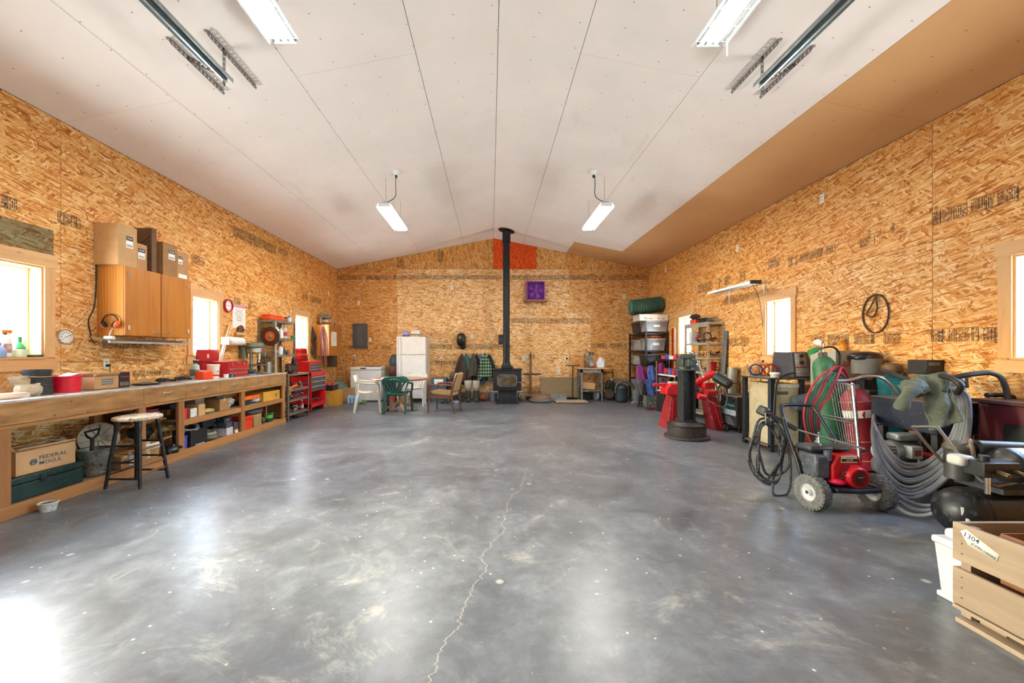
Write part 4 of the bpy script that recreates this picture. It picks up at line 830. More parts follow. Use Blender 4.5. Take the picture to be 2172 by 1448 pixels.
# ear muffs on the cabinet side
c = Vector((-4.17, CY0-.03, 1.63)); T = thing('ear_muffs', 'orange ear muffs hanging on the side of the wall cabinet', 'ear muffs', c)
part(B().torus(c+Vector((0, 0, .02)), .085, .008, (0, 1, 0), 20, 8, -math.pi*.0, math.pi*2), 'headband', BLK, T) if False else part(B().tube([c+Vector((math.cos(a)*.085, 0, .02+math.sin(a)*.085)) for a in [k*math.pi/14 for k in range(15)]], .007, 8), 'headband', BLK, T)
for s in (-1, 1):
    q = c+Vector((s*.075, -.01, -.005)); o = part(B().ell(q, (.03, .03, .045), 16, 10, rot=(0, s*.5, 0)), 'ear_cup', M('e0602c', .35), T); part(B().ell(q+Vector((-s*.018, -.004, .004)), (.016, .032, .042), 14, 8, rot=(0, s*.5, 0)), 'cushion', BLK, o)
part(B().cyl((c.x, CY0, c.z+.1), (c.x, CY0-.05, c.z+.105), .004, n=8), 'nail', STEEL, T)
# under-cabinet shop light and its adapter
T = thing('under_cabinet_light', 'grey metal shop light hanging under the wall cabinet', 'light fixture', (-4.16, 4.85, 1.40)); part(B().prism([(-4.22, 1.42), (-4.19, 1.46), (-4.13, 1.46), (-4.10, 1.42), (-4.095, 1.42), (-4.125, 1.467), (-4.195, 1.467), (-4.225, 1.42)], 4.30, 5.42, 'y'), 'reflector', M('9b978d', .4, .6), T)
part(B().cyl((-4.16, 4.34, 1.435), (-4.16, 5.38, 1.435), .013, n=10), 'tube', WHITE, T)
for yy in (4.5, 5.25): part(B().cyl((-4.16, yy, 1.467), (-4.16, yy, CZ0), .003, n=6), 'hanging_chain', STEEL, T)
T = thing('power_tap', 'white three-way power tap dangling beneath the ear muffs', 'power tap', (-4.17, 4.36, 1.44)); part(B().cb((-4.17, 4.355, 1.475), (.1, .05, .05)), 'tap_body', WHITE, T, bevel=.012); part(B().tube([(-4.17, 4.355, 1.5), (-4.175, 4.37, 1.54), (-4.165, 4.39, 1.585)], .005, 6, sm=4), 'cord', WHITE, T); part(B().tube([(-4.22, 4.35, 1.465), (-4.3, 4.34, 1.40), (-4.345, 4.32, 1.5)], .004, 6, sm=4), 'cord', CORD, T)
solo(B().tube([(XL+.006, 4.385, 2.3), (XL+.008, 4.38, 2.0), (XL+.006, 4.36, 1.8), (XL+.008, 4.3, 1.66), (XL+.006, 4.33, 1.5)], .006, 6, sm=5), 'loose_cord', CORD, 'dark cord running down the wall behind the cabinet', 'cord')
# ---------------- near window sill ----------------
SZ = WZ0+.001
T = bottle((-4.40, 3.60, SZ), .25, .05, M('e6e2da', .35), M('e0781a', .4), 'white spray bottle with orange trigger on the window sill', trig=True, lab=M('c8a0a0', .5, var=.5, sc=30))
bottle((-4.36, 3.52, SZ), .13, .055, M('8ea4d0', .3), M('5a76b0', .4), 'blue bottle before the spray bottle on the sill', prof=[(.05, 0), (.055, .01), (.052, .07), (.03, .1), (.02, .11)])
T = bottle((-4.43, 3.74, SZ), .19, .045, M('2a9a4a', .35), M('1d7a3c', .4), 'green bottle on the window sill', lab=M('155f30', .5), caph=.25)
T = tub((-4.385, 3.70, SZ), .07, .05, .055, glass('e8e6dc', .2, .5), 'small clear cup on the window sill', name='cup', cat='cup')
solo(B().cb((-4.37, 3.80, SZ+.01), (.09, .11, .02), (0, 0, .2)), 'notebook', M('3a3a3e', .5), 'dark papers and glasses at the sill corner', 'papers')
# ---------------- drill press ----------------
x, y = -4.10, 6.95; T = thing('drill_press', 'green grey bench drill press on the far end of bench', 'drill press', (x, y, z)); DP = M('6f7a6c', .4, .4, var=.2); DG = M('8d928c', .35, .8, var=.2)
part(B().box(x-.14, x+.17, y-.09, y+.09, z, z+.03), 'base', DP, T, bevel=.008); part(B().cyl((x-.08, y, z+.03), (x-.08, y, z+.47), .026, n=16), 'column', DG, T)
part(B().box(x-.06, x+.16, y-.085, y+.085, z+.15, z+.17).cyl((x-.08, y, z+.12), (x-.08, y, z+.18), .04, n=14), 'table', DG, T, bevel=.004)
part(B().box(x-.13, x+.14, y-.07, y+.07, z+.36, z+.46), 'head', DG, T, bevel=.015); part(B().prism([(x-.25, y-.09), (x-.15, y-.12), (x+.1, y-.085), (x+.14, y), (x+.1, y+.085), (x-.15, y+.12), (x-.25, y+.09)], z+.46, z+.54), 'belt_cover', DP, T, bevel=.012)
part(B().cyl((x-.2, y-.02, z+.28), (x-.2, y-.02, z+.46), .065, n=18), 'motor', DP, T); part(B().cyl((x+.06, y, z+.25), (x+.06, y, z+.36), .025, n=14).cyl((x+.06, y, z+.2), (x+.06, y, z+.26), .018, .01, n=12), 'chuck', CHROME, T)
part(B().box(x+.14, x+.145, y-.05, y+.01, z+.39, z+.44), 'switch_plate', RED, T)
for a in (0, 2.1, 4.2):
    d = Vector((0, math.cos(a), math.sin(a))); part(B().cyl(Vector((x+.15, y+.05, z+.4)), Vector((x+.16, y+.05, z+.4))+d*.11, .006, n=8), 'feed_lever', CHROME, T)
T = thing('bench_grinder', 'grey bench grinder lying by the drill press', 'grinder', (-4.02, 6.72, z)); part(B().cyl((-4.08, 6.68, z+.05), (-3.95, 6.68, z+.05), .045, n=18), 'motor', M('3c4448', .5), T); part(B().cyl((-4.12, 6.68, z+.05), (-4.09, 6.68, z+.05), .05, n=20), 'wheel', M('b8b2a4', .7), T)
solo(B().box(-3.925, -3.82, 6.80, 6.96, z, z+.022), 'steel_plate', STEEL, 'flat steel plate lying on the bench end', 'plate', bevel=.002)
solo(B().box(-4.04, -3.93, 6.50, 6.66, z, z+.02), 'steel_plate', M('b4b4b0', .4, .7), 'thin pale metal bar on bench right of the red toolbox', 'plate')
T = tub((-4.03, 7.2, z), .20, .066, .068, M('b4b8ba', .2, .95, var=.15), 'shiny steel can of tools standing at the bench end', name='steel_can', cat='can')
for k in range(4): solo(B().cyl((-4.07+.03*k, 7.18+.01*k, z+.03), (-4.11+.035*k, 7.13+.02*k, z+.3), .008, n=8), 'hand_tool', DKST, 'dark tool handle standing in the steel can', 'tool', 'tools in the steel can')
solo(B().ell((-4.13, 7.10, z+.185), (.028, .035, .15), 14, 10, .25, 8), 'dark_brush', BLK, 'black brush standing beside the steel can', 'brush')
# ---------------- two steel shelf units beyond the bench ----------------
def angle_post(T, x, y, z0, z1, sx, sy, m, w=.035):
    b = B().box(min(x, x+sx*w), max(x, x+sx*w), y-.0015, y+.0015, z0, z1).box(x-.0015, x+.0015, min(y, y+sy*w), max(y, y+sy*w), z0, z1); o = part(b, 'post', m, T)
    for k in range(int((z1-z0)/.075)): part(B().cb((x+sx*w*.5, y-.002*sy, z0+.04+k*.075), (.008, .002, .016)), 'slot', BLK, o)
def shelf_unit(name, label, x0, x1, y0, y1, z0, z1, levels, m, th=.035, solidtop=None):
    T = thing(name, label, 'shelf', ((x0+x1)/2, (y0+y1)/2, z0))
    for x, sx in ((x0, 1), (x1, -1)):
        for y, sy in ((y0, 1), (y1, -1)): angle_post(T, x, y, z0, z1, sx, sy, m)
    for i, zz in enumerate(levels): part(B().box(x0+.002, x1-.002, y0+.002, y1-.002, zz-th, zz), 'shelf_board', m, T, bevel=.003)
    return T
GALVP = M('8f9086', .5, .55, var=.25, sc=12, wear='4a4438', wa=.25)
LX1 = -3.80
T = shelf_unit('steel_shelf', 'low rusty steel shelf holding the bench vise beyond the bench', XL+.002, LX1, 7.47, 8.33, 0, .90, (.14, .40, .60, .895), M('7d7668', .55, .5, var=.25, sc=14, wear='3d352a', wa=.3))
U = shelf_unit('steel_shelf', 'upper steel shelf of bottles against the left wall', XL+.002, -4.03, 7.42, 8.22, .902, 1.93, (1.27, 1.59, 1.925), GALVP, .045)
part(B().box(-4.075, -4.03, 7.425, 7.50, .91, 1.88), 'wood_post', PINE_Z, U)
T = thing('saw_case', 'long orange plastic tool case on top of the steel shelf', 'case', (-4.2, 7.75, 1.926)); part(B().box(-4.32, -4.1, 7.45, 8.02, 1.926, 1.99), 'case_body', M('e2501a', .4), T, bevel=.02); part(B().box(-4.3, -4.13, 7.47, 7.9, 1.985, 2.03), 'case_lid', M('d8481a', .4), T, bevel=.02)
tub((-4.15, 8.12, 1.926), .1, .05, .05, M('4a4f52', .5), 'grey can at the end of the shelf top', name='can', cat='can'); bottle((-4.08, 8.06, 1.926), .12, .045, M('b8cce0', .3), M('2a62b0', .4), 'small white blue bottle on the shelf top')
# grinding disc hanging at the front
c = Vector((-4.08, 7.36, 1.61)); T = thing('grinding_disc', 'large brown grinding disc with orange centre hung on shelf post', 'disc', c-Vector((0, 0, .17))); part(B().cyl(c, c+Vector((0, .016, 0)), .175, n=44), 'abrasive', M('4d3528', .9, var=.12, sc=60), T); part(B().cyl(c-Vector((0, .002, 0)), c+Vector((0, .001, 0)), .09, n=36), 'centre_label', M('e0501c', .5, wear='f0d0a0', wa=.15), T); part(B().lathe([(.045, 0), (.04, .01), (.02, .012), (.012, .03), (0, .03)], c-Vector((0, .002, 0)), 20, (0, -1, 0)), 'arbor', M('8a9a7c', .4, .6), T)
WB = M('eceae4', .35, var=.04)
for i, (y_, zz, h, r, bd, cp, lb) in enumerate(((7.70, 1.591, .26, .05, WB, M('2a2c30', .4), 'white jug with dark cap, left on the middle shelf'), (7.86, 1.591, .24, .045, WB, M('8a8a86', .4), 'white bottle, second on the middle shelf'), (8.0, 1.591, .27, .05, M('d6d2c8', .35), M('d9d9d4', .4), 'cream spray bottle, right on the middle shelf'), (7.55, 1.591, .22, .055, M('bdb48c', .4), M('6b6440', .4), 'yellowish jug behind the grinding disc'), (7.78, 1.271, .2, .05, WB, M('4a5a9a', .4), 'white bottle with blue cap on the lower shelf'), (7.93, 1.271, .13, .035, M('3a3f5a', .4), M('6b6b70', .4), 'small dark bottle on the lower shelf'), (8.08, 1.271, .1, .035, M('8c6a3a', .4), M('30302e', .4), 'small amber bottle at the end of the lower shelf'))):
    bottle((-4.14+(.03 if i > 3 else 0), y_, zz), h, r, bd, cp, lb, lab=M('b04a4a', .5, var=.5, sc=40) if i in (0, 2) else None, group='bottles on the steel shelf')
solo(B().ell((-4.12, 7.60, 1.32), (.06, .08, .05), 14, 9, .3, 5), 'shop_rag', M('8d8d88', .9), 'grey rag on the lower shelf', 'rag'); solo(B().cb((-4.04, 8.14, 1.625), (.05, .1, .06)), 'green_clamp', M('1f8a5a', .4), 'green plastic clamp on the shelf end', 'clamp', bevel=.012)
for k in range(4): solo(B().cb((-4.2, 7.52+k*.055, 1.68), (.1, .045, .16)), 'spray_can', [BLK, M('6a2440', .4), M('2a2c30', .4), M('1e3a4a', .4)][k], ['black', 'plum', 'charcoal', 'dark teal'][k]+' can standing at the back of the middle shelf', 'can', bevel=.015)
# vise on the low shelf
x, y, zz = -3.95, 7.95, .896; T = thing('bench_vise', 'rusty brown bench vise with steel screw on the low shelf', 'vise', (x, y, zz)); VM = M('54403a', .55, .5, var=.3, sc=18)
part(B().lathe([(.09, 0), (.09, .03), (.07, .045)], (x, y, zz), 24), 'swivel_base', VM, T); part(B().cb((x, y, zz+.1), (.11, .24, .1)), 'vise_body', VM, T, bevel=.015); part(B().cb((x, y-.2, zz+.1), (.11, .1, .12)).cb((x, y-.17, zz+.17), (.14, .03, .04)), 'moving_jaw', VM, T, bevel=.01); part(B().cb((x, y-.09, zz+.17), (.14, .03, .05)), 'fixed_jaw', VM, T, bevel=.004)
part(B().cyl((x, y-.25, zz+.09), (x, y-.36, zz+.09), .014, n=12), 'screw', CHROME, T); part(B().cyl((x+.02, y-.35, zz+.2), (x, y-.35, zz-.08), .008, n=8).ell((x, y-.35, zz-.085), .014, 8, 6), 'handle', CHROME, T)
solo(B().ell((-3.98, 8.08, zz+.19), (.06, .07, .08), 14, 9, .3, 2), 'face_shield', M('3a2c28', .4, wear='9a9a94', wa=.3), 'dark visor heap behind the vise', 'visor'); solo(B().ell((-3.93, 7.95, zz+.24), (.035, .045, .09), 14, 9, .2, 8), 'black_gloves', BLK, 'black glove standing on top of the vise', 'glove')
pal = [STEEL, DKST, M('6b5a44', .7), M('9a978c', .5)]
for i, (zz, n, lb) in enumerate(((.602, 46, 'heap of tools on the upper level of the low shelf'), (.402, 60, 'heap of steel parts on the middle level of the low shelf'), (.142, 60, 'heap of rusty parts on the bottom level of the low shelf'))): clutter((-4.02, 7.9, zz), (.4, .76, .09), lb, pal, n, i+11)
solo(B().cb((-3.86, 7.75, .65), (.05, .36, .035), (.08, 0, 0)), 'pry_bar', M('f0681a', .4), 'orange pry bar on the low shelf', 'pry bar', bevel=.008); T = thing('cordless_drill', 'yellow cordless drill hanging off the low shelf', 'drill', (-3.86, 7.62, .49)); part(B().cyl((-3.86, 7.56, .58), (-3.86, 7.72, .58), .035, n=14), 'motor_body', M('d8a21e', .4), T); part(B().cb((-3.86, 7.64, .53), (.04, .05, .1)), 'grip', M('c8921a', .4), T, bevel=.008)
carton((-4.05, 8.08, .403), (.3, .4, .16), 'dark red tool tray at the back of the low shelf', M('8a1426', .4), tape=False, name='tool_tray', cat='tray'); bottle((-3.9, 8.22, .142), .2, .035, RED, WHITE, 'red white spray can on the low shelf bottom', lab=WLAB)
solo(B().cyl((-3.95, 7.7, .0), (-3.95, 7.7, .07), .1, n=24), 'steel_disc', DKST, 'round dark steel block under the low shelf', 'block'); solo(B().cb((-3.87, 7.56, .04), (.1, .1, .08)), 'steel_block', DKST, 'square dark block under the low shelf', 'block', bevel=.006); solo(B().ell((-3.93, 8.1, .06), (.1, .16, .06), 16, 9, .3, 6), 'brown_bag', M('5a4434', .8), 'brown bag under the low shelf', 'bag')
# ---------------- red tool chests ----------------
T = thing('rolling_tool_chest', 'tall red rolling tool chest with grey drawers', 'tool chest', (-4.1, 8.99, 0)); x0, x1, y0, y1 = -4.33, -3.88, 8.60, 9.36
part(B().box(x0, x0+.01, y0, y1, .12, .87), 'back_panel', RED, T); part(B().box(x0, x1, y0, y0+.02, .12, .87), 'side_panel', RED, T, bevel=.002); part(B().box(x0, x1, y1-.02, y1, .12, .87), 'side_panel', RED, T, bevel=.002); part(B().box(x0, x1, y0, y1, .79, .875), 'top_panel', RED, T, bevel=.004); part(B().box(x0, x1, y0, y1, .11, .19), 'bottom_panel', RED, T, bevel=.003); part(B().box(x0, x1-.02, y0+.02, y1-.02, .45, .465), 'divider', REDD, T)
for k in range(3):
    d = part(B().box(x1-.3, x1-.004, y0+.04, y1-.04, .47+k*.105, .47+k*.105+.1), 'drawer', M('55585a', .45, .4), T, bevel=.002); part(B().box(x1-.004, x1+.012, y0+.03, y1-.03, .47+k*.105+.078, .47+k*.105+.1), 'drawer_pull', CHROME, d, bevel=.003)
for yy in (y0+.06, y1-.06):
    for xx in (x0+.06, x1-.05): part(B().cyl((xx, yy-.015, .04), (xx, yy+.015, .04), .04, n=16).cb((xx, yy, .085), (.05, .05, .05)), 'caster', M('b01218', .4) if xx > -4 else RUB, T)
clutter((-4.05, 8.98, .192), (.36, .6, .09), 'heap of wrenches and sockets inside the red tool chest', [CHROME, STEEL, DKST], 40, 31)
T = thing('upper_tool_chest', 'red top tool chest with lid raised on the rolling chest', 'tool chest', (-4.16, 9.06, .876)); chest(T, -4.32, -3.98, 8.74, 9.38, .876, 1.11, 3, RED, CHROME, .05, M('5a5d60', .45, .4))
part(B().beam((-4.325, 8.74, 1.115), (-4.325, 9.38, 1.115), .02, .02), 'lid_hinge', RED, T); part(B().add([(-4.315, 8.74, 1.115), (-4.315, 9.38, 1.115), (-4.34, 9.38, 1.40), (-4.34, 8.74, 1.40)], [(0, 1, 2, 3)]), 'raised_lid', RED, T, solid=.012)
for k in range(4): part(B().beam((-4.303-.004*k, 8.80, 1.17+k*.055), (-4.303-.004*k, 9.32, 1.17+k*.055), .006, .012), 'lid_rib', M('a81018', .4), T)
# ---------------- far wall cabinet, ropes and things on it ----------------
T = thing('wall_cabinet', 'small varnished wall cabinet near the far left corner', 'cabinet', (-4.17, 10.25, 1.222)); part(B().box(XL+.001, -4.02, 9.84, 10.66, 1.222, 1.997), 'cabinet_body', CABS, T, bevel=.002)
for a, c, py in ((9.845, 10.245, 10.2), (10.255, 10.655, 10.3)):
    d = part(B().box(-4.02, -4.0, a, c, 1.227, 1.992), 'cabinet_door', CABW, T, bevel=.002); part(B().tube([(-4.0, py-.03, 1.29), (-3.982, py-.02, 1.29), (-3.982, py+.02, 1.29), (-4.0, py+.03, 1.29)], .005, 6), 'door_pull', PULL, d)
solo(B().box(-4.0, -3.998, 9.99, 10.33, 1.47, 1.83), 'paper_sheet', M('efe9de', .6, wear='b08a60', wa=.12), 'white paper with a horse drawing on the far cabinet door', 'paper')
solo(B().box(-4.27, -4.07, 9.95, 10.2, 2.06, 2.13), 'small_carton', M('c9a070', .8), 'flat cream carton on the far cabinet', 'box', bevel=.003)
T = thing('aluminium_tray', 'shiny aluminium pan on the far wall cabinet', 'pan', (-4.17, 10.2, 1.998)); part(B().lathe([(.16, 0), (.2, .05), (.21, .055), (.19, .05), (.15, .008), (0, .008)], (-4.15, 10.15, 1.998), 28), 'pan_body', CHROME, T)
solo(B().ell((-4.17, 10.12, 2.20), (.12, .16, .07), 18, 10, .3, 3), 'machine_part', M('9a9c9a', .4, .7, var=.3), 'grey machine housing on top of the far cabinet', 'machine part'); b = B(); b.tube([(-4.2, 9.86, 2.02), (-4.2, 9.82, 2.12), (-4.18, 9.92, 2.24), (-4.2, 10.05, 2.26)], .03, 10, sm=6); solo(b, 'flex_hose', M('8f908c', .4, .4), 'ribbed grey hose bent over the far cabinet top', 'hose')
def strands(name, base, n, L, w, m, label, cat, nrm, seed):
    rnd = random.Random(seed); b = B(); base = Vector(base); nrm = Vector(nrm); sd = nrm.cross(Vector((0, 0, 1)))
    for k in range(n):
        o = base+sd*rnd.uniform(-.5, .5)*w+nrm*rnd.uniform(.01, .05); l = L*rnd.uniform(.7, 1)
        b.tube([base+nrm*.03, o+Vector((0, 0, -l*.3)), o+sd*rnd.uniform(-.03, .03)+Vector((0, 0, -l*.65)), o+sd*rnd.uniform(-.04, .04)+Vector((0, 0, -l))], .007, 6, sm=4)
    o = solo(b, name, m, label, cat); o['kind'] = 'stuff' if False else 'thing'; return o
strands('lead_rope', (-4.14, 9.84, 1.96), 7, .95, .17, M('8a4a50', .8, var=.3), 'pinkish lead rope hanging on the far cabinet side', 'rope', (0, -1, 0), 1)
strands('bridle_straps', (XL, 9.68, 1.95), 8, .85, .16, M('3d2c20', .6, var=.3), 'dark leather bridle straps hanging on the left wall', 'straps', LFn, 2)
strands('bridle_straps', (XL, 9.80, 1.80), 6, .70, .1, M('4a3222', .6, var=.3), 'brown straps hung beside the far cabinet', 'straps', LFn, 3)
T = solo(B().torus((XL+.04, 9.68, 1.25), .05, .008, (1, 0, 0), 16, 6), 'bridle_bit', CHROME, 'shiny ring bit below the bridle straps', 'bit')
# ---------------- along the back wall, left to right ----------------
c0 = P(749, 738, YB); c1 = P(779.5, 686, YB); T = thing('electrical_panel', 'grey steel electrical panel on the back wall', 'electrical panel', (c0.x+.2, YB-.02, c0.z)); EP = M('5c6164', .45, .3, var=.06)
part(B().box(c0.x, c1.x, YB-.03, YB, c0.z, c1.z), 'panel_box', EP, T, bevel=.004); d = part(B().box(c0.x+.1, c1.x-.11, YB-.036, YB-.03, c0.z+.07, c1.z-.07), 'panel_door', M('666b6e', .4, .3, var=.05), T, bevel=.003); part(B().box(c1.x-.14, c1.x-.122, YB-.042, YB-.036, 1.72, 1.76), 'door_latch', BLK, d)
# cartons and bags in the corner beyond the tool chest
carton((-4.12, 9.56, 0), (.34, .26, .32), 'tan open carton right of the red tool chest', CARD2, flaps=.3, fill=M('6b6a66', .8))
carton((-3.97, 9.93, 0), (.42, .38, .37), 'yellow cardboard carton on the floor in the far left corner', M('c8922c', .7, var=.1)); carton((-3.98, 9.90, .371), (.24, .34, .13), 'black carton with a flower emblem on the yellow one', M('2a241f', .6), tape=False); carton((-3.97, 9.92, .502), (.18, .26, .05), 'red and white snack carton on top of the pile', M('c02030', .5, wear='f0ece4', wa=.4), tape=False, name='snack_carton')
solo(B().cb((-3.72, 10.44, .19), (.30, .02, .38), (R(-14), 0, .3)), 'cardboard_piece', CARD2, 'brown cardboard piece leaning right of the yellow carton', 'cardboard')
solo(B().ell((-4.04, 10.62, .30), (.24, .25, .26), 20, 12, .3, 3), 'green_sack', M('5f7a66', .6, var=.25), 'big grey green plastic sack behind the cartons', 'sack')
T = thing('water_pack', 'shrink-wrapped pack of water bottles on the floor before the freezer', 'water bottles', (-3.5, 10.25, 0))
WBT, WCP = M('9cc4dc', .2, var=.35, sc=25, wear='eef4f8', wa=.3), M('3a7ec0', .4)
for i in range(4):
    for j in range(2): o = part(B().lathe([(.038, 0), (.042, .01), (.04, .13), (.042, .15), (.016, .2), (.016, .21)], (-3.64+i*.088, 10.2+j*.088, .002), 12), 'water_bottle', WBT, T); part(B().cyl((-3.64+i*.088, 10.2+j*.088, .21), (-3.64+i*.088, 10.2+j*.088, .228), .017, n=10), 'bottle_cap', WCP, o)
tub((-3.28, 10.2, 0), .05, .07, .1, M('7fa63a', .4), 'small green plastic bowl on the floor by the freezer', name='bowl', cat='bowl')
for i, (u0, v0, u1, v1, lb) in enumerate(((727, 745, 739, 815, 'tall thin wooden pole leaning in the corner, right one'), (721, 756, 734, 812, 'thin wooden pole leaning in the corner, left one'), (712, 770, 708, 815, 'short pole standing under the far wall cabinet'))):
    a = P(u0, v0, 11.2 if i < 2 else 10.4); c = P(u1, v1, 11.0 if i < 2 else 10.45); c.z = .02 if i < 2 else .3
    if i < 2: c = Vector((a.x+.42, 10.9, .0))
    solo(B().cyl(a, c, .011, n=8), 'wooden_pole', M('b89468', .6), lb, 'pole', 'poles leaning in the far left corner')
solo(B().box(-4.2, -4.02, 10.2, 10.42, .93, 1.221), 'junction_box', M('3a3128', .6), 'dark box under the far wall cabinet', 'box', bevel=.006)
# chest freezer
fx0, fx1, fy0 = (743-CX)/F*10.55, (808-CX)/F*10.55, 10.55
T = thing('chest_freezer', 'white dented chest freezer against the back wall', 'freezer', ((fx0+fx1)/2, 10.9, 0)); FW = M('dcdad2', .4, var=.06, wear='b9a684', wa=.12)
part(B().box(fx0, fx1, fy0, YB-.04, .03, .83), 'freezer_body', FW, T, bevel=.012); part(B().box(fx0-.004, fx1+.004, fy0-.012, YB-.04, .838, .92), 'freezer_lid', FW, T, bevel=.015); part(B().box(fx0+.27, fx0+.42, fy0-.016, fy0-.011, .87, .9), 'name_badge', BLK, T); part(B().box(fx0+.03, fx1-.03, fy0+.02, YB-.06, 0, .03), 'plinth', BLK, T)
solo(B().box(fx0+.35, fx1-.1, fy0+.1, fy0+.4, .921, .935), 'magazine', M('6a4a50', .5), 'dark magazine lying on the freezer', 'magazine')
# fridge
gx0, gx1, gy = (841-CX)/F*10.5, (903-CX)/F*10.5, 10.5
T = thing('refrigerator', 'white two-door refrigerator against the back wall', 'refrigerator', ((gx0+gx1)/2, 10.85, 0)); FR = M('eceae6', .35, var=.04)
part(B().box(gx0+.005, gx1, gy+.06, YB-.03, .04, 1.72), 'fridge_body', FR, T, bevel=.006); lo = part(B().box(gx0, gx1, gy, gy+.055, .09, 1.238), 'fridge_door', FR, T, bevel=.012); up = part(B().box(gx0, gx1, gy, gy+.055, 1.25, 1.725), 'freezer_door', FR, T, bevel=.012)
for d, a, c in ((lo, .72, 1.2), (up, 1.29, 1.68)): part(B().tube([(gx0+.05, gy, a), (gx0+.05, gy-.045, a+.03), (gx0+.05, gy-.045, c-.03), (gx0+.05, gy, c)], .011, 8, sm=3), 'door_handle', M('cfcdc6', .4), d)
part(B().box(gx0+.02, gx1-.02, gy+.03, gy+.06, 0, .08), 'kick_grille', BLK, T)
for xx in (gx0+.08, gx1-.08): part(B().cyl((xx, gy+.2, 0), (xx, gy+.2, .04), .02, n=10), 'foot', BLK, T)
solo(B().ell((gx0+.18, 10.82, 1.81), (.12, .12, .08), 18, 10), 'purple_bowl', M('b8a8c8', .4), 'upturned pale purple bowl on the fridge', 'bowl'); solo(B().box(gx0+.14, gx0+.3, 10.55, 10.7, 1.726, 1.78), 'blue_pouch', M('4a62a8', .6), 'small blue pouch on the fridge front edge', 'pouch', bevel=.02)
T = thing('toaster_oven', 'small white appliance on wire rack on the fridge', 'appliance', (gx0+.46, 10.8, 1.726)); part(B().box(gx0+.34, gx0+.58, 10.7, 10.95, 1.78, 1.9), 'appliance_body', FR, T, bevel=.02); part(B().tube([(gx0+.34, 10.7, 1.73), (gx0+.34, 10.7, 1.79), (gx0+.56, 10.7, 1.79), (gx0+.56, 10.7, 1.73)], .008, 6), 'wire_stand', BLK, T)
solo(B().box(gx0+.6, gx1-.02, 10.6, 10.9, 1.726, 1.745), 'metal_tray', DKST, 'dark metal tray at the right of the fridge top', 'tray')
T = thing('leaning_bag', 'stuffed dark backpack squeezed between freezer and fridge', 'backpack', (-2.68, 11.0, .5)); part(B().ell((-2.68, 11.02, 1.05), (.13, .1, .2), 16, 10, .2, 3), 'pack_body', M('46525a', .7), T); part(B().ell((-2.7, 10.98, .80), (.12, .1, .16), 16, 10, .2, 5), 'pack_pocket', M('7a4a3a', .7), T); part(B().ell((-2.68, 11.0, .6), (.15, .12, .1), 14, 8, .3, 6), 'pack_base', M('4a453e', .8), T)
carton((-2.68, 10.98, 0), (.34, .4, .5), 'dark crate below the backpack beside the fridge', M('3c3632', .8), tape=False)
carton((-2.62, 10.42, 0), (.2, .1, .26), 'red printed carton on the floor beside freezer', M('9a3a2c', .6, wear='d9c0a0', wa=.25), tape=False); carton((-2.15, 10.3, 0), (.24, .12, .2), 'orange and white carton on the floor behind the table', M('d8802c', .6, wear='efe6d6', wa=.3), tape=False)
# ---------------- table and chairs ----------------
tx, ty = -2.06, 9.0; T = thing('oval_table', 'oval wooden table with a pedestal base and cross feet', 'table', (tx, ty, 0))
part(B().lathe([(0, .69), (.59, .69), (.62, .70), (.63, .715), (.62, .73), (0, .732)], (0, 0, 0), 48), 'tabletop', M('8b5e48', .3, var=.12, sc=5), T); o = T.children[0]
for v in o.data.vertices: v.co += OFF[T]; v.co.y = v.co.y*.86
o.location = (0, 0, 0)
o.data.update(); PED = M('a8845c', .5)
part(B().cyl((tx, ty, .1), (tx, ty, .69), .05, n=14), 'pedestal', PED, T)
for a in (0.5, 2.07, 3.64, 5.21): part(B().beam((tx+.04*math.cos(a), ty+.04*math.sin(a), .17), (tx+.42*math.cos(a), ty+.42*math.sin(a), .03), .06, .05), 'foot', PED, T, bevel=.006)
part(B().cb((tx, ty, .68), (.5, .3, .02)), 'top_brace', M('6a4a36', .6), T)
